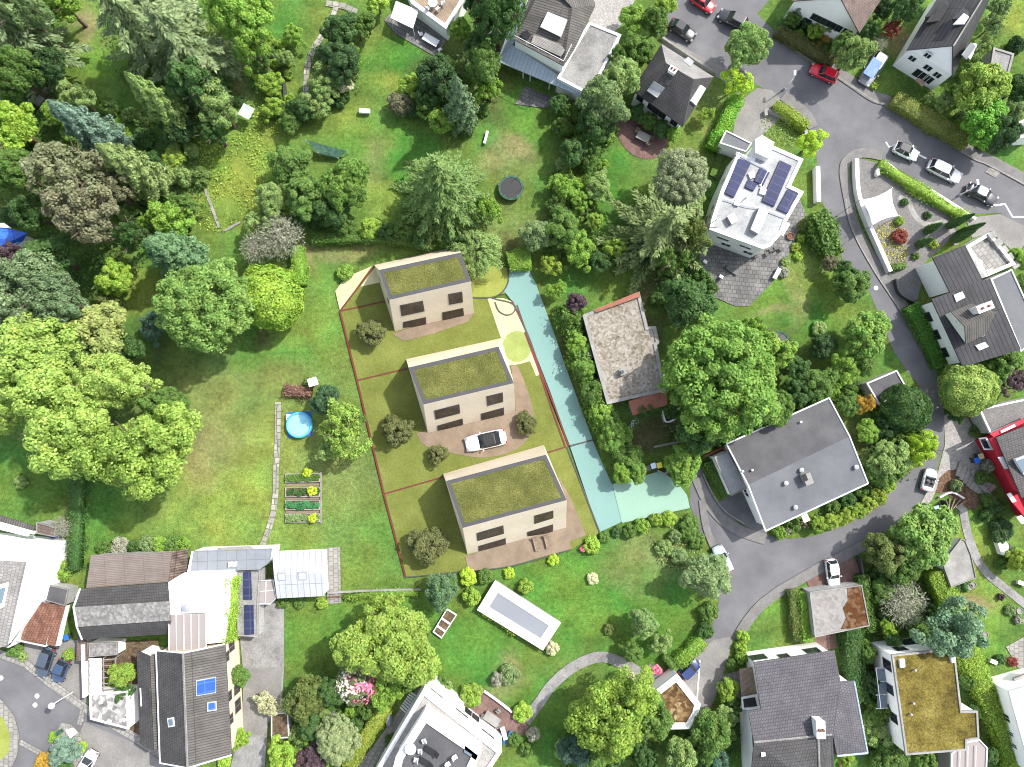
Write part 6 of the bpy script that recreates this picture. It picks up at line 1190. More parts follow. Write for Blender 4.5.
# bushes in the plant border
Hd([(344,598),(370,595),(418,593)],.8,.5,'bright','low green border along the boundary wall below the big lawn',wob=.15); Sh(322,604,6,'ybush','yellow-green shrub right of the pavilion path'); Sh(283,602,7,'mid','green shrub below the garden pavilion'); Sh(300,603,6,'mid','green shrub in the border below the garden pavilion')
# ground cover nobody could count
cover([[(0,90),(60,92),(130,140),(190,140),(210,180),(190,230),(150,260),(140,280),(120,330),(60,340),(0,340)],[(100,0),(220,0),(260,90),(220,130),(120,80)],[(0,0),(70,0),(66,80),(30,95),(0,90)]],'undergrowth',(.045,.095,.025),'green undergrowth between the trees of the park','ground cover',8,2.2,.34,11)
cover([[(185,150),(235,120),(280,140),(262,200),(225,232),(190,230),(205,190)],[(240,100),(290,110),(290,140),(240,130)]],'meadow_grass',(.2,.27,.05),'sunny yellow-green meadow with uncut grass','ground cover',7,.35,.28,12)
cover([[(255,60),(300,95),(310,118),(290,126),(255,110)],[(312,48),(360,30),(362,90),(345,110),(310,110)],[(270,210),(312,190),(340,225),(305,236)]],'undergrowth',(.08,.14,.035),'mixed planting in the upper gardens','ground cover',7,1.3,.3,13)
cover([[(560,100),(600,96),(632,95),(625,120),(600,170),(590,215),(560,222),(545,190),(560,150)],[(545,225),(620,235),(640,262),(600,268),(556,262),(548,244)],[(640,250),(700,255),(710,330),(690,340),(660,300)]],'undergrowth',(.07,.13,.03),'dense shrub undergrowth along the garden boundaries','ground cover',9,1.7,.32,14)
cover([[(562,300),(575,310),(596,380),(640,460),(626,478),(618,470),(600,430),(576,360)]],'undergrowth','mid','leafy ground cover beside the blue driveway','ground cover',8,1.2,.32,15)
cover([[(655,400),(720,440),(760,420),(800,395),(812,370),(860,380),(870,395),(830,398),(727,440),(700,455),(665,440)],[(860,400),(890,400),(915,440),(905,480),(872,480),(850,436)]],'undergrowth',(.055,.11,.028),'green undergrowth around the large grey roof','ground cover',9,1.7,.32,16)
cover([[(800,520),(868,490),(895,480),(880,500),(845,522),(805,532)]],'undergrowth',(.06,.12,.03),'leafy ground cover below the large grey roof','ground cover',8,.8,.3,17)
cover([[(860,560),(930,560),(950,640),(892,645),(870,640)],[(842,645),(875,640),(905,760),(870,775),(860,720)],[(950,650),(970,660),(1010,760),(985,770),(965,720)]],'undergrowth',(.06,.12,.03),'mixed low planting in the lower right gardens','ground cover',6,.9,.32,18)
cover([[(272,720),(300,720),(350,700),(372,710),(345,770),(270,770)],[(560,735),(660,735),(740,725),(740,775),(560,775)],[(700,715),(750,690),(755,740),(715,745)]],'undergrowth',(.06,.115,.03),'shady ground cover along the bottom edge','ground cover',7,.9,.32,19)
cover([[(645,525),(690,515),(704,545),(690,570),(660,570)]],'wildflowers',(.17,.22,.09),'wild flowering patch below the mint driveway','ground cover',9,.6,.25,20)
cover([[(800,0),(858,34),(855,60),(835,58),(780,24)],[(940,85),(975,60),(1000,0),(1010,10),(985,75),(1000,145),(960,120)],[(862,0),(905,0),(885,55),(866,35)]],'undergrowth',(.06,.115,.035),'mixed front garden planting along the upper road','ground cover',7,.8,.3,21)
cover([[(420,60),(500,45),(500,100),(470,135),(420,125),(400,100)]],'undergrowth',(.05,.1,.028),'green planting under the trees left of the grey villa','ground cover',8,1.5,.3,22)
def thicket(poly, n, r0, r1, cols, label, group, seed):
    """small bushes of a thicket that nothing tells apart"""
    rg = random.Random(seed); xs = [p[0] for p in poly]; ys = [p[1] for p in poly]; k = 0; done = []
    for _ in range(n * 30):
        if k == n: break
        x, y = rg.uniform(min(xs), max(xs)), rg.uniform(min(ys), max(ys)); r = rg.uniform(r0, r1)
        if not inside(poly, x, y) or any(math.hypot(x - a, y - b) < (r + c) * .55 for a, b, c in done): continue
        done.append((x, y, r)); k += 1
        o = Sh(x, y, r, rg.choice(cols), label, r * MPP * rg.uniform(1.3, 2.3), 'dome', 'bush', 'bush', group)
TK = ['mid', 'deep', 'bright', 'pale', (.09, .16, .03), (.06, .12, .03)]
thicket([(566,108),(600,118),(628,112),(615,140),(600,175),(590,215),(556,222),(548,190),(566,150)], 26, 5, 10, TK, 'small bush in the dense thicket between the trampoline lawn and the brick patio garden', 'thicket bushes right of the trampoline lawn', 1)
thicket([(545,226),(620,232),(640,256),(600,268),(556,262)], 14, 5, 9, TK, 'small bush in the thicket above the upper end of the blue driveway', 'thicket bushes above the blue driveway', 2)
thicket([(640,255),(700,262),(715,300),(706,330),(690,336),(660,306)], 16, 6, 10, ['mid', 'deep', 'dark', (.06, .12, .03)], 'small bush in the shady thicket between pine and chestnut', 'thicket bushes between pine and chestnut', 3)
thicket([(258,30),(282,40),(300,95),(310,122),(286,132),(262,110)], 16, 4, 8, ['bright', 'ybush', 'mid', 'pale', 'lime'], 'small light bush in the rough garden left of the pale path', 'rough garden bushes left of the pale path', 4)
thicket([(314,52),(350,40),(362,88),(346,112),(312,112)], 12, 5, 8, TK, 'small bush in the planting right of the pale path', 'planting right of the pale path', 5)
thicket([(100,100),(215,140),(200,170),(185,235),(150,250),(120,235),(90,165),(60,120)], 22, 7, 12, ['mid', 'deep', (.09, .15, .04), 'pale', 'bright'], 'low bush in the park thicket between the leaning conifers', 'park thicket bushes', 6)
thicket([(270,205),(316,180),(340,220),(300,234)], 9, 6, 10, ['mid', 'deep', 'bright'], 'low bush between the trees above the clipped boundary hedge', 'bushes above the clipped boundary hedge', 7)
thicket([(660,404),(722,438),(760,420),(800,392),(815,372),(868,398),(832,396),(727,440),(700,455)], 18, 6, 10, ['mid', 'deep', (.07, .14, .03), 'bright'], 'low bush along the upper side of the large grey roof', 'bushes above the large grey roof', 8)
thicket([(858,402),(888,398),(914,440),(905,478),(872,478)], 10, 5, 9, ['mid', 'bright', 'pale', 'deep'], 'low bush between the large grey roof and the road bend', 'bushes in the road bend', 9)
thicket([(866,560),(925,560),(945,640),(896,642),(872,634)], 14, 5, 9, ['mid', 'deep', 'bright'], 'low bush in the garden above the sedum roof', 'bushes above the sedum roof', 10)
thicket([(862,640),(876,660),(884,690),(902,750),(880,765),(866,700)], 10, 6, 10, ['mid', 'deep', 'bright', 'pale'], 'low bush between the violet-grey roof and the sedum roof', 'bushes between two lower right houses', 11)
thicket([(565,738),(600,745),(660,735),(735,726),(738,765),(565,766)], 16, 6, 11, ['mid', 'deep', 'pale', 'bluedark', 'bright'], 'low bush at the bottom edge near the weeping tree', 'bushes at the bottom edge', 12)
thicket([(276,725),(300,716),(345,704),(368,714),(346,760),(280,766)], 12, 6, 10, ['mid', 'deep', 'bright', 'pale'], 'low bush between the olive round tree and the villa hedge', 'bushes left of the villa hedge', 13)
thicket([(792,14),(812,12),(858,36),(858,52),(838,60),(786,28)], 10, 4, 7, ['mid', 'bright', 'ybush', 'deep'], 'small front garden bush under the row of narrow windows', 'front garden bushes by the red hatchback', 14)
thicket([(942,88),(960,96),(1000,140),(985,150),(950,118)], 8, 5, 8, ['mid', 'pale', 'bright'], 'small bush behind the long olive-brown hedge', 'bushes behind the long olive-brown hedge', 15)
thicket([(430,60),(490,60),(498,100),(470,130),(425,122),(402,98)], 14, 6, 10, ['mid', 'deep', 'bright'], 'low bush around the column conifer', 'bushes around the column conifer', 16)
thicket([(0,100),(40,110),(60,160),(30,240),(0,235)], 10, 7, 12, ['mid', 'deep', 'bright'], 'low bush under the trees at the left edge', 'bushes at the left edge', 17)
# ------------------------------------------------------------------ cars
def car_proto(Ln=4.3, W=1.78, H=1.48, hood=.27, cab0=.30, cab1=.97, roof0=.46, roof1=.88, belt=.86, deck=.9, openroof=False, roofmat='paint'):
    """nose at +x; returns the parts as (name, mesh builder, material, smooth, parent)"""
    x = lambda t: Ln / 2 - t * Ln
    st = [(0, .62, .5), (.02, .78, .6), (.07, .9, .68), (.16, .97, .76), (hood, 1, belt - .03), (.5, 1, belt), (.75, 1, belt + .02), (.9, .96, deck), (.97, .86, deck - .06), (1, .74, .62)]
    body = MB(); rings = []
    for t, k, z in st:
        w = W / 2 * k
        half = [(w * .9, .24), (w, .42), (w, z * .78), (w * .93, z * .95), (w * .7, z + .02), (w * .3, z + .05)]
        rings.append([Vector((x(t), y, zz)) for y, zz in half] + [Vector((x(t), -y, zz)) for y, zz in reversed(half)])
    body.loft(rings); parts = [('body', body, M['paint'], True, None)]
    zb, w0, w1 = belt - .02, W / 2 * .9, W / 2 * .68
    b = [(x(cab0), w0 * .88), (x(cab0 + .08), w0), (x(cab1 - .1), w0), (x(cab1), w0 * .86)]
    r = [(x(roof0), w1 * .92), (x(roof0 + .07), w1), (x(roof1 - .06), w1), (x(roof1), w1 * .9)]
    L3 = lambda q, z, s=1: [Vector((a, s * c, z)) for a, c in q]
    if not openroof:
        g = MB(); g.loft([L3(b, zb) + L3(b[::-1], zb, -1), L3(r, H - .05) + L3(r[::-1], H - .05, -1)]); parts.append(('windows', g, M['glass'], False, None))
        t = MB(); r2 = [(r[0][0] - .05, r[0][1] * 1.0), (r[1][0], r[1][1] * 1.06), (r[2][0], r[2][1] * 1.06), (r[3][0] + .05, r[3][1] * 1.0)]
        r3 = [(a * .93, c * .86) for a, c in r2]
        t.loft([L3(r2, H - .07) + L3(r2[::-1], H - .07, -1), L3(r2, H - .03) + L3(r2[::-1], H - .03, -1), L3(r3, H) + L3(r3[::-1], H, -1)]); parts.append(('roof', t, M[roofmat], False, None))
        for s in (1, -1):
            mx = (b[1][0] + b[2][0]) / 2
            for p0, p1 in ((Vector((b[0][0], s * b[0][1], zb)), Vector((r[0][0], s * r[0][1], H - .05))), (Vector((b[3][0], s * b[3][1], zb)), Vector((r[3][0], s * r[3][1], H - .05))), (Vector((mx, s * w0, zb)), Vector((mx, s * w1 * 1.02, H - .06)))):
                p = MB(); p.tube(p0, p1, .045, n=5); parts.append(('pillar', p, M['paint'], False, None))
    else:
        g = MB(); q = [Vector((x(cab0), w0 * .9, zb)), Vector((x(cab0), -w0 * .9, zb)), Vector((x(cab0 + .1), -w1, H - .15)), Vector((x(cab0 + .1), w1, H - .15))]
        g.slab(q, Vector((.8, 0, .6)), .03); parts.append(('windscreen', g, M['glass'], False, None))
        c = MB(); c.prism(L3([(x(cab0 + .04), w0 * .82), (x(.8), w0 * .82), (x(.8), -w0 * .82), (x(cab0 + .04), -w0 * .82)], 0), belt - .03, belt + .09, True); parts.append(('cockpit', c, M['black'], False, None))
        for yy in (.36, -.36):
            for tt in (.55,): e = MB(); e.box((x(tt), yy, belt + .05), .45, .5, .16); e.box((x(tt) - .24, yy, belt + .05), .14, .48, .42); parts.append(('seat', e, M['dark_metal'], False, None))
    for s in (1, -1):
        for t in (.17, .81):
            wh = MB(); c = Vector((x(t), s * (W / 2 - .1), .31)); wh.tube(c - Vector((0, .11, 0)), c + Vector((0, .11, 0)), .31, n=18); parts.append(('wheel', wh, M['tyre'], True, None))
            rm = MB(); rm.tube(c + Vector((0, s * .1, 0)), c + Vector((0, s * .125, 0)), .2, n=14); parts.append(('rim', rm, M['rim'], True, 'wheel'))
        h = MB(); h.box((x(.035), s * W * .33, .52), .3, .36, .17, s * -.25); parts.append(('headlight', h, M['lamp_clear'], False, None))
        h = MB(); h.box((x(.978), s * W * .36, .62), .16, .3, .2); parts.append(('tail_light', h, M['lamp_red'], False, None))
        m = MB(); m.box((x(cab0 + .08), s * (W / 2 + .09), belt), .14, .2, .13); parts.append(('mirror', m, M['paint'], False, None))
    n = MB(); n.box((x(1.002), 0, .5), .03, .5, .12); parts.append(('number_plate', n, M['white_metal'], False, None))
    n = MB(); n.box((x(.0), 0, .3), .1, W * .6, .14); parts.append(('grille', n, M['black'], False, None))
    return parts
CARMESH = {}
def car(kind, nose, tail, color, label, W=None, roofcol=None):
    if kind not in CARMESH:
        kw = dict(hatch=dict(), sedan=dict(Ln=4.6, cab0=.3, cab1=.9, roof0=.44, roof1=.76, deck=.92), wagon=dict(Ln=4.75, W=1.82, cab0=.28, roof0=.42, roof1=.9), suv=dict(Ln=4.6, W=1.88, H=1.72, belt=1.0, deck=1.05),
            coupe=dict(Ln=4.7, W=1.95, H=1.34, hood=.3, cab0=.32, cab1=.88, roof0=.44, roof1=.74, belt=.8, deck=.86, roofmat='black'), open=dict(Ln=4.2, H=1.35, openroof=True, cab0=.34, belt=.82, deck=.86), beetle=dict(Ln=4.1, W=1.72, H=1.5, hood=.24, cab0=.28, cab1=.93, roof0=.42, roof1=.72, deck=.8),
            mini=dict(Ln=3.7, W=1.66, cab0=.26, roof0=.4, roof1=.92), glasstop=dict(Ln=4.1, roofmat='glass'))[kind]
        L_ = []
        for nm, mb, mt, sm, par in car_proto(**kw):
            o = mb.build(nm, mt, None, sm, (0, 0, 0)); L_.append((nm, o.data, par)); bpy.data.objects.remove(o)
        CARMESH[kind] = (L_, kw.get('Ln', 4.3))
    meshes, Ln = CARMESH[kind]
    a, b = P(*nose, .6), P(*tail, .6); c = (a + b) / 2; d = a - b
    root = thing('parked_car', label, 'car', (c.x, c.y, 0.04), 'cars parked or driving in the streets'); root.rotation_euler.z = math.atan2(d.y, d.x)
    k = d.length / Ln; root.scale = (k, min(1.08, max(.9, k)), 1)
    last = None
    for nm, me, par in meshes:
        o = link(nm, me, last if par else root); o.color = (*color, 1)
        if nm == 'roof' and roofcol: o.color = (*roofcol, 1)
        if kind == 'coupe' and nm == 'pillar': o.color = (.015, .015, .016, 1)
        if nm == 'wheel': last = o
    return root
RED, BLK, WHT, SIL = (.62, .01, .035), (.012, .013, .015), (.78, .79, .8), (.62, .64, .66)
car('hatch', (810.6,67.5), (837,79), RED, 'raspberry red hatchback on the road beside the brownish hedge')
car('beetle', (714,10), (692,-5), (.6,.02,.03), 'red beetle-shaped car cut by the top edge')
car('sedan', (694.5,38), (669.5,22), BLK, 'black saloon parked at the hipped house drive'); car('suv', (719,13), (746,27), (.02,.022,.028), 'black estate car with roof bars parked below the red car at the top')
car('wagon', (863,84), (883,54), (.25,.26,.28), 'dark car with a blue sheet over its roof, by the front garden'); car('glasstop', (917.5,157), (894.5,146), (.72,.8,.79), 'pale mint car with dark glass roof, first of three in the row')
car('wagon', (960.5,179), (928.5,163.5), SIL, 'silver estate car, middle of three in the row'); car('sedan', (996.5,202), (967,187), (.02,.024,.03), 'dark saloon with grey-blue roof under the lamp, last of three in the row', roofcol=(.16,.19,.23))
car('coupe', (465.5,445), (506,436), WHT, 'white sports car with black roof on the terrace of the middle new house'); car('wagon', (716.5,546), (729,573), (.36,.46,.53), 'pale blue car parked under the feathery roadside tree'); car('mini', (698,661.5), (681,676.5), (.02,.035,.12), 'dark blue small car beside the five-sided garage')
car('open', (932,469), (926,491), WHT, 'white convertible with black interior by the bark mulch bed'); car('hatch', (834.5,587), (830.5,559), WHT, 'white hatchback parked before the rust-brown garage')
car('wagon', (40.5,677), (50,648), (.055,.075,.105), 'blue-grey estate car, larger of the pair before the tiled garage'); car('hatch', (56,682), (65,660), (.035,.065,.13), 'blue hatchback, smaller of the pair before the tiled garage'); car('hatch', (94,751), (82,772), WHT, 'white hatchback at the bottom edge beside the street island')
c = P(873,68,1.5); mb = MB(); a = ang_px((863,84),(883,54)); mb.box((c.x, c.y, 1.5), 2.6, 1.45, .07, a); o = mb.build('car_cover', M['tarp_blue'], None); tag(o, 'bright blue sheet lying over the roof of the dark car', 'car cover')
# ------------------------------------------------------------------ street lamps
def lamp(bx, by, hx, hy, label, h=4.0):
    b = P(bx, by); q = P(hx, hy, h); q = b + Vector((0, 0, h)) + (q - b - Vector((0, 0, h))).normalized() * .35; root = thing('street_lamp', label, 'street lamp', (b.x, b.y, 0), 'street lamps')
    MB().tube(b, Vector((b.x, b.y, h - .3)), .09, .055).build('pole', M['white_metal'], root, True); MB().lathe((b.x, b.y, 0), [(.16, 0), (.16, .5), (.1, .55)], 10).build('base', M['grey_metal'], root)
    e = Vector((b.x, b.y, h - .3)); MB().tube(e, q, .05, .04).build('arm', M['white_metal'], root)
    d = (q - e); d.z = 0; d.normalize(); mb = MB(); mb.box(q + d * .1 - Vector((0, 0, .1)), .7, .3, .16, math.atan2(d.y, d.x)); mb.build('lamp_head', M['white_metal'], root, bev=.05)
    return root
lamp(783.6,90,794.8,75.6,'street lamp at the corner by the red hatchback', 3.8); lamp(958.5,195.6,978,185,'street lamp leaning over the dark saloon'); lamp(873,537,891,543,'street lamp in the road bend above the white hatchback')
b = P(73,692); r = thing('street_lamp', 'globe street lamp over the junction at the lower left', 'street lamp', (b.x,b.y,0), 'street lamps'); MB().tube(b, b + Vector((0,0,4.8)), .07).build('pole', M['white_metal'], r); MB().tube(b + Vector((0,0,4.7)), P(55,704,4.9), .05).build('arm', M['white_metal'], r); q = P(53,705,4.7); MB().lathe(q, [(.05,0),(.3,.08),(.4,.3),(.3,.52),(.04,.6)], 16).build('lamp_head', M['white_metal'], r, True)
for x, y, lb in ((37,696,'upper white lid'),(35,705,'lower white lid'),(1,678,'left edge white lid'),(81,720,'white lid at the pale cross strip'),(876,288,'white lid on the narrow road'),(869,258,'pale lid by the long white wall')):
    c = P(x, y, .06); MB().lathe((c.x,c.y,.03), [(.3,0),(.3,.04),(.02,.05)], 14).build('manhole_cover', M['white_paint']); o = bpy.context.scene.objects[-1] if 0 else None
for o in [q for q in COL.objects if q.name.startswith('manhole_cover')]: pass
mh = [o for o in COL.objects if o.name.startswith('manhole_cover')]
for o, lb in zip(mh, ('small white round lid on the asphalt, upper of a pair by the globe lamp','small white round lid on the asphalt, lower of a pair by the globe lamp','small white round lid at the left picture edge','small white round lid where the pale strip crosses the dark road','small white round lid on the narrow road by the round roadside tree','small white round lid on the pavement by the long white wall')): tag(o, lb, 'manhole cover', 'round lids in the street')
# ------------------------------------------------------------------ walls and fences
def wall(pts, wd, h, mat, label, name='garden_wall', cat='wall'):
    o = strip(name, pts, wd, mat, .03, h, True, None); return tag(o, label, cat)
wall([(853.5,161),(855,192),(862,216),(875,246),(887,273)], .5, 1.0, 'white_wall', 'long white wall between the narrow road and the gravel garden')
wall([(814.5,169),(815.5,204)], .55, 1.1, 'white_wall', 'white wall stub left of the narrow road'); wall([(922,308),(898,295) ,(893,280)], .2, .9, 'dark_metal', 'dark low gate at the cross-gabled house', 'garden_gate', 'gate')
wall([(876,177),(876,171),(884,165),(898,177)], .4, .7, 'white_wall', 'white low wall at the start of the flowering hedge'); wall([(928,191),(950,205),(973,220)], .35, .6, 'white_wall', 'white low wall behind the flowering hedge')
wall([(765,117),(768,112),(803,130),(800,142)], .4, .6, 'concrete', 'low stone wall of the corner wildflower garden'); wall([(268,38),(276,58),(281,74),(285,86),(286,104)], .35, .5, 'dark_metal', 'dark narrow wall beside the upper lawn', 'garden_wall'); wall([(328,592.5),(372,590),(421,589)], .25, .35, 'concrete', 'low pale boundary wall under the big lawn'); wall([(328,597),(372,594.5),(418,594)], .2, .25, 'mulch', 'low brown boundary wall under the pale one')
wall([(660,38),(690,58),(716,75)], .25, .5, 'kerb', 'low stone wall between hipped house and road'); wall([(732,64),(748,78)], .3, .7, 'concrete', 'low pale wall below the street tree')
wall([(970,470),(976,481),(985,492),(993,500)], .5, .5, 'concrete', 'curved pale wall beside the garden steps'); wall([(938,497),(950,492),(962,498)], .2, .5, 'white_wall', 'white fence rail by the white convertible', 'fence_rail', 'fence'); wall([(484,690),(498,700),(512,711)], .2, .5, 'white_wall', 'thin white wall of the villa patio')
wall([(857,556),(862,585)], .2, 1.0, 'dark_metal', 'dark fence beside the brick drive', 'fence', 'fence'); wall([(941,500),(946,514),(951,528)], .15, 1.2, 'dark_metal', 'dark fence below the white convertible', 'fence', 'fence'); wall([(656,470),(664,473),(668,468)], .2, 1, 'concrete', 'pale bin enclosure at the mint driveway', 'bin_enclosure'); wall([(660,398),(664,421),(676,418)], .2, .9, 'white_wall', 'white-edged light well by the chestnut', 'light_well')
wall([(653,447),(680,442),(698,444)], .25, .6, 'wood_grey', 'grey wooden edging above the end of the mint driveway', 'edging_board', 'edging'); wall([(703,456),(728,444)], .25, 1.0, 'brick_red', 'brown brick wall behind the pale garage roof')
# ------------------------------------------------------------------ garden things
def disc(name, px, py, r, z0, z1, mat, parent, n=28, lip=None):
    c = P(px, py, z1); return MB().lathe((c.x, c.y, 0), [(r, z0), (r, z1)] if lip is None else [(r, z0), (r, z1), (lip, z1), (lip, z0 + .03)], n).build(name, M[mat], parent, False)
def trampoline(px, py, r, label):
    c = P(px, py, .8); root = thing('trampoline', label, 'trampoline', (c.x, c.y, 0))
    MB().lathe((c.x, c.y, .78), [(r, 0), (r, .1), (r * .84, .12), (r * .84, .02)], 28).build('edge_pad', M['net_green'], root); MB().lathe((c.x, c.y, .8), [(r * .86, 0), (r * .86, .03)], 28).build('jumping_mat', M['black'], root)
    for i in range(6):
        a = i * pi / 3; p = Vector((c.x + cos(a) * r * .98, c.y + sin(a) * r * .98, 0)); MB().tube(p, p + Vector((0, 0, 2.2)), .035, n=6).build('post', M['grey_metal'], root)
trampoline(511,188,1.65,'round black trampoline on the dry lawn beside the large spruce'); trampoline(779,341,1.3,'round trampoline half hidden by the chestnut')
c = P(299,425,.6); r = thing('paddling_pool', 'round blue inflatable pool on a square dark blue mat', 'swimming pool', (c.x,c.y,0))
MB().prism(L([(286,412.5),(311.5,411),(313,436),(287.5,438.5)], .04), .0, .045).build('ground_mat', M['mat_blue'], r); R = 1.72
MB().lathe((c.x,c.y,0), [(R*.97,.03),(R,.3),(R*.97,.72),(R*.9,.8),(R*.83,.74),(R*.82,.1)], 36).build('wall', M['pool_blue'], r, True); MB().lathe((c.x,c.y,0), [(R*.83,.5),(R*.83,.56)], 36).build('water', M['pool_in'], r)
tag(MB().box(P(309,433,.05), .55, .4, .12, .5).build('pool_toy', M['red_line']), 'small pink-red toy on the pool mat corner', 'toy'); bpy.data.objects['pool_toy'].data.materials[0] = plain('pink_plastic', (.7,.05,.2), .4)
mb = MB(); [mb.box(P(288 + i % 2 * 2.2, 415 + i // 2 * 2.2, .05), .22, .22, .5) for i in range(6)]; tag(mb.build('pump', M['white_metal']), 'small white pool pump on the upper left mat corner', 'pump')
c = P(313,382,2); r = thing('bird_house', 'white box on a post at the end of the salmon-pink hedge', 'bird house', (c.x,c.y,0)); MB().tube((c.x,c.y,0),(c.x,c.y,1.7),.06).build('post', M['wood'], r); mb = MB(); mb.box((c.x,c.y,1.5),1.0,.9,.7,.3); mb.build('box', M['white_metal'], r); mb = MB(); mb.box((c.x,c.y,2.2),1.15,1.05,.08,.3); mb.build('roof', M['skylight'], r)
# raised vegetable beds, four
for k, (y0, y1, col, lb) in enumerate([(473.5,482.5,'mid','raised vegetable bed nearest the blue pool, with a pale lettuce clump at its left end'),(487,497,'deep','raised vegetable bed with sparse dark plants, second from the pool'),(500,510,(.04,.16,.06),'raised vegetable bed filled with even bluish-green leaves, third from the pool'),(513.5,522.5,'grey','raised vegetable bed farthest from the pool, with pale rosettes')]):
    x0, x1 = 286, 320.5; r = thing('raised_bed', lb, 'raised bed', centre([(x0,y0),(x1,y1)]), 'raised vegetable beds'); o = L([(x0,y0),(x1,y0-.6),(x1,y1-.6),(x0,y1)])
    MB().ring(o, inset(o, .12), 0, .32).build('frame', M['wood_grey'], r); MB().prism(inset(o, .1), 0, .24).build('soil', M['soil'], r)
    for i in range(9):
        if k == 1 and i in (5, 6): continue
        c = P(x0 + 3 + i * 3.5, (y0 + y1) / 2 + RND.uniform(-1, 1), .4); p = link('plant', RND.choice(proto('tuft')[0]), r, (c.x - r.location.x, c.y - r.location.y, .2)); s = RND.uniform(.75, 1.15); p.scale = (s, s, s * .8); setcol(p, col, .25)
for x, y, lb in ((307,473,'lime shoot standing at the head of the first vegetable bed'),(312,491,'lime bush overhanging the second vegetable bed'),(312.5,518.5,'spiky lime plant at the fourth vegetable bed')): Sh(x, y, 5, (.33,.42,.04), lb, 1.1, 'tuft')
for x, y, lb in ((303,485,'upper'),(303,498.5,'middle'),(303,512,'lower')): tag(MB().prism(L([(x-17,y-1.2),(x+17,y-1.8),(x+17,y+.6),(x-17,y+1.2)]), 0, .05).build('bark_path', M['brown_terrace']), None, None, None, 'structure')
MB().prism(L([(320.8,472),(322,472),(322,523),(320.8,523)]), 0, .3).build('edging_board', M['wood_grey']); tag(bpy.data.objects['edging_board.001'] if 'edging_board.001' in bpy.data.objects else bpy.data.objects['edging_board'], 'long grey board along the right side of the vegetable beds', 'edging')
# net cover
r = thing('net_cover', 'green net over a tilted frame between trees of the upper garden', 'net cover', centre([(302,139),(349,150)]))
q = [P(306,140,1.2), P(328,146,1.4), P(347,151,1.0), P(338,158,.8), P(318,153,1.3)]; mb = MB(); mb.face(q); mb.face([p - Vector((0,0,.04)) for p in reversed(q)]); mb.build('net', M['net_green'], r)
for p in q: MB().tube((p.x,p.y,0), p + Vector((0,0,.1)), .04, n=6).build('post', M['white_metal'], r)
# parasols, sail, awnings
b = P(252,118); r = thing('rotary_dryer', 'pale green folded parasol-like clothes dryer on the sunny meadow', 'clothes dryer', (b.x,b.y,0)); MB().tube(b, b + Vector((0,0,1.9)), .035).build('pole', M['grey_metal'], r)
mb = MB(); t = b + Vector((0,0,1.9)); k = [t + Vector((cos(i*pi/2+.3)*1.15, sin(i*pi/2+.3)*1.15, .15)) for i in range(4)]
for i in range(4): mb.face([t, k[i], k[(i+1)%4]]); mb.face([v - Vector((0,0,.02)) for v in (t, k[(i+1)%4], k[i])])
mb.build('lines', plain('pale_green', (.42,.58,.5), .7), r)
c4 = [P(860.5,200,3.2), P(892,188,2.4), P(898.5,216,3.2), P(871,226.5,2.4)]; r = thing('shade_sail', 'white four-cornered shade sail over the gravel garden', 'shade sail', (c4[0].x,c4[0].y,0)); mb = MB(); n = 10
def sail(u, v):
    p = c4[0]*(1-u)*(1-v)+c4[1]*u*(1-v)+c4[2]*u*v+c4[3]*(1-u)*v; cen = (c4[0]+c4[1]+c4[2]+c4[3])/4; e = max(abs(u-.5), abs(v-.5))*2; k = .16*(1-(2*(u if abs(v-.5)>abs(u-.5) else v)-1)**2)*e
    return p.lerp(cen, k)
for i in range(n):
    for j in range(n): mb.face([sail(i/n,j/n), sail((i+1)/n,j/n), sail((i+1)/n,(j+1)/n), sail(i/n,(j+1)/n)])
o = mb.build('cloth', M['white_wall'], r, True); md = o.modifiers.new('thick', 'SOLIDIFY'); md.thickness = .02
for p in c4: MB().tube((p.x,p.y,0), p + Vector((0,0,.15)), .05, n=8).build('post', M['grey_metal'], r)
q = [P(396,1,2.6), P(418.5,10.5,2.6), P(413,28.7,2.2), P(390.6,18,2.2)]; r = thing('awning', 'big white awning over the grey terrace near the top edge', 'awning', (q[0].x,q[0].y,0)); mb = MB(); mb.loft([q, [p + Vector((0,0,.05)) for p in q]]); mb.build('cloth', M['white_wall'], r)
for p in q[2:]: MB().tube((p.x,p.y,0), p, .04, n=6).build('post', M['white_metal'], r)
mb = MB(); c = P(2,237,3); q = [(-14,226),(12,229),(27,233),(23,241),(5,251),(-14,252)]; r = thing('blue_roofed_hut', 'hut with a bright blue tarpaulin roof at the left edge', 'hut', centre(q)); walls(r, inset(L(q, 2.6), .3), 0, 2.5, 'white_wall')
a, b_ = (-14,238,3.4), (14,240,3.3); skin(r, [[(-14,226,2.6),(12,229,2.6),b_,a],[(12,229,2.6),(27,233,2.4),(23,241,2.3),b_],[a,b_,(23,241,2.3),(5,251,2.3),(-14,252,2.3)]], .06, 'tarp_blue')
on(r, 'roof_edge', [(-14,224.5),(4,223),(12,228.5),(-14,226)], zpl(2.68), .08, 'white_metal')
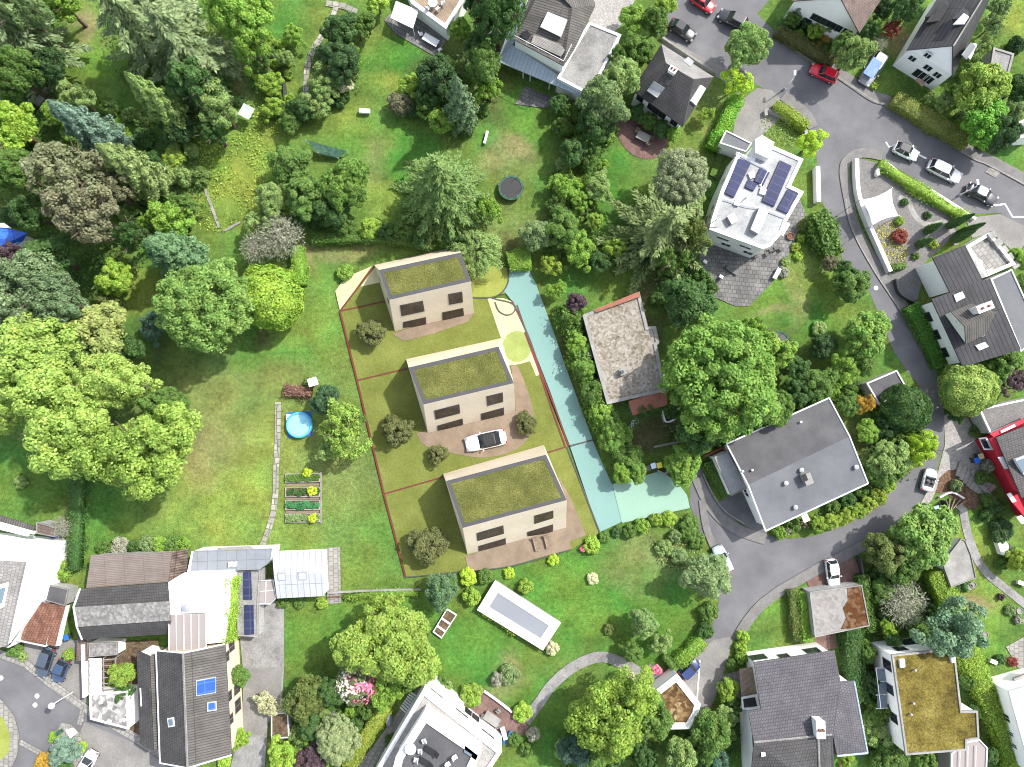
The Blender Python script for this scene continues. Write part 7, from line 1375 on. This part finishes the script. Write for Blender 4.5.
# tables, chairs, benches, loungers, bins
def at(px, py, name, label, cat, ang=0, group=None, z=0.0):
    c = P(px, py, z + .4); r = thing(name, label, cat, (0, 0, 0), group); r.location = (c.x, c.y, z); r.rotation_euler.z = ang; return r
def bld(mb, name, mat, root): return mb.build(name, M[mat], root, False)
def table(px, py, w, d, ang, label, mat='white_metal', z=.05, round_=False):
    r = at(px, py, 'garden_table', label, 'table', ang, 'garden tables', z)
    if round_: bld(MB().lathe((0,0,.7), [(w/2,0),(w/2,.05)], 20), 'table_top', mat, r)
    else: bld(MB().box((0,0,.7), w, d, .05), 'table_top', mat, r)
    for sx in (-1, 1):
        for sy in (-1, 1): k = .3 if round_ else .44; bld(MB().tube((sx*w*k,sy*d*k,0),(sx*w*k,sy*d*k,.7),.03,n=6), 'leg', 'grey_metal', r)
    return r
def chair(px, py, ang, label, mat='white_metal', z=.05):
    r = at(px, py, 'garden_chair', label, 'chair', ang, 'garden chairs', z); bld(MB().box((0,0,.42), .5, .5, .05), 'seat', mat, r); mb = MB(); mb.box((-.25,0,.47), .05, .5, .45); bld(mb, 'backrest', mat, r)
    for sx in (-1, 1):
        for sy in (-1, 1): bld(MB().tube((sx*.21,sy*.21,0),(sx*.21,sy*.21,.42),.02,n=5), 'leg', 'grey_metal', r)
    return r
def lounger(px, py, ang, label, mat, z=.05, s=1):
    r = at(px, py, 'sun_lounger', label, 'sun lounger', ang, 'sun loungers', z); bld(MB().box((.3,0,.3), 1.3, .6, .07), 'seat', mat, r); q = [Vector((-.35,-.3,.33)),Vector((-.35,.3,.33)),Vector((-.85,.3,.62)),Vector((-.85,-.3,.62))]
    mb = MB(); mb.slab(q, Vector((.5,0,.85)).normalized(), .06); bld(mb, 'backrest', mat, r)
    for sx in (-.3, .85):
        for sy in (-1, 1): bld(MB().tube((sx,sy*.26,0),(sx,sy*.26,.3),.025,n=5), 'leg', 'dark_metal', r)
    return r
t1 = ang_px((636,137),(650,144))
table(643,137.5,1.8,1.1,t1,'square pale table on the round brick patio','concrete',.1); chair(637,131,t1+1.57*3,'brown chair above the brick patio table','wood',.1); chair(648,144,t1+1.57,'brown chair below the brick patio table','wood',.1); chair(652,138,t1+3.14,'brown chair right of the brick patio table','wood',.1)
table(431,41,2.2,1.0,ang_px((424,38),(438,46)),'long white table on the grey terrace under the awning'); chair(421,34,.3,'white chair left of the long terrace table'); chair(440,50,2.2,'white chair at the lower end of the long terrace table')
table(433,4,1.2,1.2,.4,'white round table on the top terrace among white chairs','white_metal',2.85,True); chair(428,8,1,'white chair left of the round top-terrace table','white_metal',2.85); chair(438,9,2.2,'white chair below the round top-terrace table','white_metal',2.85); chair(443,3,3.2,'white chair right of the round top-terrace table','white_metal',2.85)
table(492,718,2.1,1.2,ang_px((486,714),(499,723)),'pale table on the reddish villa patio','concrete'); chair(484,716,.2,'pale chair left of the villa patio table','concrete'); chair(498,711,4,'pale chair above the villa patio table','concrete'); chair(497,725,2,'pale chair below the villa patio table','concrete'); tag(MB().box(P(504,732,.5), .5, 1.5, .6, .3).build('patio_screen', M['white_metal']), 'small white upright screen on the villa patio', 'screen')
for x, y, lb in ((511,733,'blue chair at the patio edge'),(505,741,'blue chair nearest the villa corner')): chair(x,y,1,lb,'mat_blue')
table(411,748,1.3,1.3,0,'round white table on the roof terrace of the stepped villa','white_metal',7.45,True); chair(424,741,3.6,'white chair on the villa roof terrace, upper','white_metal',7.45); chair(420,751,3.2,'white chair on the villa roof terrace, middle','white_metal',7.45); chair(416,760,3,'white chair on the villa roof terrace, lower','white_metal',7.45)
for x, y, lb in ((432,752,'dark lounger on the villa roof terrace, upper'),(426,763,'dark lounger on the villa roof terrace, lower')): lounger(x,y,2.6,lb,'black',7.45)
for x, y, lb in ((455,757,'pale chair right of the dark loungers on the roof terrace'),(448,764,'pale chair at the bottom edge on the roof terrace')): chair(x,y,.5,lb,'white_metal',7.45)
chair(487,764,1,'red chair on the lower terrace of the stepped villa','red_wall',.1)
lounger(536,543.5,ang_px((533,536),(537,551)),'slatted lounger on the lowest terrace, left one','wood',.2); lounger(547,541,ang_px((545,534),(549,549)),'slatted lounger on the lowest terrace, right one','wood',.2)
lounger(732,270,ang_px((726,267),(737,273)),'dark lounger in the shade of the solar panel house','dark_metal'); tag(MB().box(P(776,274,.3), 1.5, .5, .45, ang_px((773,279),(779,268))).build('bench', M['white_metal']), 'white bench at the edge of the dark paved terrace', 'bench')
for x, y, lb in ((705,262,'white garden chair at the left rim of the dark terrace'),(721,277,'small white garden stool on the dark terrace')): chair(x,y,1,lb)
for x, y, lb in ((767,254,'first dark chair of the row on the terrace'),(771,250,'second dark chair of the row on the terrace'),(776,248,'third dark chair of the row on the terrace'),(781,249,'fourth dark chair of the row on the terrace'),(756,256,'dark chair at the point of the white roof')): chair(x,y,2,lb,'black')
c = P(789.5,237); r = thing('fire_bowl', 'round rusty bowl at the terrace edge', 'fire bowl', (c.x,c.y,0)); MB().lathe(c, [(.1,.05),(.42,.3),(.5,.45),(.44,.45),(.3,.3)], 18).build('bowl', M['tile_red'], r); MB().lathe(c, [(.2,.0),(.12,.12)], 10).build('foot', M['dark_metal'], r)
tag(MB().box(P(365,112,.3), 1.4, .55, .45, -.05).build('bench', M['white_metal']), 'small white bench on the upper lawn', 'bench'); tag(MB().box(P(486,138,.2), .3, 1.7, .35, -.25).build('board', M['white_metal']), 'white board standing on the dry lawn', 'board')
tag(MB().lathe(P(469.5,61), [(.3,0),(.36,.5),(.3,.5),(.26,.1)], 14).build('plant_pot', M['white_metal']), 'white round pot on the shaded lawn by the grey villa', 'plant pot')
def bin_(px, py, lid, label, z=.05):
    r = at(px, py, 'wheelie_bin', label, 'bin', .3, 'household bins', z); bld(MB().loft([[Vector((x*.24,y*.26,.08)) for x,y in ((-1,-1),(1,-1),(1,1),(-1,1))],[Vector((x*.3,y*.31,1.0)) for x,y in ((-1,-1),(1,-1),(1,1),(-1,1))]]), 'body', 'dark_metal', r); o = MB().box((0,0,1.0),.66,.7,.08).build('lid', M['paint'], r); o.color = (*lid,1)
    for s in (-1,1): bld(MB().tube((-.22,s*.2,.1),(-.22,s*.3,.1),.1,n=10), 'wheel', 'tyre', r)
for x, y, c, lb in ((652.5,465.5,(.55,.7,.8),'bin with a pale blue lid beside the mint driveway'),(658.5,465,(.8,.65,.08),'bin with a yellow lid beside the mint driveway'),(647,468,(.02,.02,.02),'black bin beside the mint driveway'),(974,460,(.02,.16,.7),'bin with a bright blue lid by the garden steps'),(978,456,(.62,.58,.35),'bin with a cream lid by the garden steps'),(69,636,(.03,.15,.5),'bin with a blue lid beside the tiled garage'),(934,508,(.25,.4,.55),'bin with a grey-blue lid below the white convertible'),(942,520,(.2,.35,.4),'bin with a teal lid by the dark fence')): bin_(x,y,c,lb)
r = at(634,424,'bicycle','silver bicycle lying on the shaded lawn below the bungalow','bicycle',.9)
for xx in (-.5,.5):
    mb = MB(); n=18
    for i in range(n): a0,a1=2*pi*i/n,2*pi*(i+1)/n; mb.tube((xx+.33*cos(a0),.33*sin(a0),.12),(xx+.33*cos(a1),.33*sin(a1),.12),.03,n=5)
    bld(mb,'wheel','grey_metal',r)
mb = MB(); [mb.tube(p,q,.03,n=6) for p,q in (((-.5,0,.15),(-.1,.35,.2)),((-.1,.35,.2),(.35,.4,.2)),((.35,.4,.2),(.5,0,.15)),((-.1,.35,.2),(.02,0,.15)),((.02,0,.15),(.35,.4,.2)),((-.5,0,.15),(.02,0,.15)))]; bld(mb,'frame','white_metal',r); bld(MB().box((-.16,.45,.18),.25,.12,.07),'saddle','black',r); bld(MB().tube((.3,.5,.1),(.45,.5,.35),.02,n=6),'handlebar','black',r)
# garden steps: sleepers set in a curve
r = thing('garden_steps', 'curved flight of steps with dark sleeper edges below the gravel drive', 'steps', centre([(962,470),(985,492)]))
for i in range(9):
    t = i / 8; x, y = 958 + 31 * t, 469 + 21 * t + 3 * sin(t * pi); a = -.5 - t * .55
    c = P(x, y); h = .12 + .07 * (8 - i) * .4; MB().box((c.x, c.y, 0), .5, 1.9, h, a + .2).build('tread', M['concrete'], r); MB().box((c.x + .28 * cos(a + .2), c.y + .28 * sin(a + .2), 0), .1, 1.95, h + .02, a + .2).build('riser', M['wood'], r)
r = thing('garden_steps', 'dark wooden steps with white rail beside the white convertible', 'steps', centre([(945,503)]))
for i in range(6): c = P(941 + i * 3.6, 505 - i * .6 + abs(i - 2.5) * .8); MB().box((c.x, c.y, 0), .12, 1.5, .2 + i * .04, .5 - i * .3).build('riser', M['wood'], r)
tag(MB().prism(L([(955,507),(961,502),(966,509),(962,513)]), .0, .1).build('landing', M['concrete']), None, None, None, 'structure')
r = thing('slatted_steps', 'pale slatted steps at the left corner of the stepped villa', 'steps', centre([(406,702)]))
for i in range(8): f = i / 7; MB().tube(P(410 - 10 * f, 692 + 15 * f, .3), P(417.5 - 11 * f, 697 + 16 * f, .3), .11, n=4).build('tread', M['white_metal'], r)
r = thing('storage_box', 'white storage box with dark handle strip beside the dark lower shrubs', 'storage box', centre([(1004,546)])); MB().prism(L([(997,540),(1004,538.5),(1009.5,546),(1009,557),(1002,555)], .9), 0, .85).build('box', M['white_wall'], r); MB().prism(L([(1009.6,545),(1011.5,545),(1011.5,558),(1009.4,558)], .9), 0, .9).build('side_panel', M['dark_metal'], r)
tag(MB().box(P(1021,583,.3), 1.3, .5, .4, -.35).build('bench', M['white_metal']), 'white bench at the right edge beside the concrete walk', 'bench'); tag(MB().box(P(992,661,.3), .9, .5, .4, -.4).build('bench', M['white_metal']), 'white bench on the lawn right of the long hedge', 'bench')
for px, py, lb in ((1017.5,610,'stone pot in the pebble bed by the walk'),(983,634,'pale stone bowl on the lawn by the long hedge'),(968,586,'pot below the white garage, left'),(971,584,'pot below the white garage, right'),(841,763,'terracotta pot under the blue gutter')): c = P(px,py); o = MB().lathe(c, [(.28,0),(.42,.45),(.36,.45),(.3,.35)], 14).build('plant_pot', M['concrete' if 'terra' not in lb else 'tile_red']); tag(o, lb, 'plant pot', 'garden pots')
tag(MB().box(P(407,675,.5), .9, .7, .6, .6).build('garden_box', M['white_metal']), 'small white box on the lawn by the slatted steps', 'box'); tag(MB().box(P(916,563,.4), .9, 1.1, .9, .1).build('water_butt', plain('teal_plastic', (.03,.16,.17), .5)), 'dark teal water butt under the large light green tree', 'water butt')
r = thing('motorbike', 'small grey covered scooter on the grey drive of the stepped villa', 'scooter', (*P(389,720,.5).xy, 0)); c = P(389,720,.5); MB().loft([[c + Vector((x*s, y*s, z)) for x, y in ((-.35,-.8),(.35,-.8),(.45,.1),(.2,.9),(-.2,.9),(-.45,.1))] for s, z in ((1,-.45),(.95,.1),(.55,.55))]).build('cover', M['cover_grey'], r)
for s in (-.55,.6): MB().tube(c + Vector((-.07,s,-.22)), c + Vector((.07,s,-.22)), .26, n=14).build('wheel', M['tyre'], r)
for o in bpy.data.objects:
    if o.name.startswith('motorbike'): o.name = 'scooter'
for x, y, lb in ((341,717,'grey tarpaulin-covered wood pile under the olive tree'),): c = P(x,y); MB().box(c, 2.2, 1.4, .7, -.1).build('wood_pile', M['net_green'] if 0 else M['slate_rough']); tag(bpy.data.objects['wood_pile'], lb, 'wood pile')
for i, (x0, y0, x1, y1) in enumerate([(55,528,58,540)]): r = thing('water_tub','blue oval tub beside the red-brown hut','tub',(*P(57,539).xy,0)); MB().lathe(P(57,539), [(.5,0),(.6,.6),(.5,.6),(.45,.2)], 18).build('tub', M['tarp_blue'], r)
c = P(61,731); tag(MB().box((c.x,c.y,.06), .9, .5, .5, .6).build('flower_box', M['net_green']), 'turquoise box at the tip of the street island', 'flower box'); tag(MB().prism(L([(67,729),(74,727),(79,732),(72,737)]), .06, .4).build('bench', M['white_metal']), 'white and blue bench on the street island', 'bench')
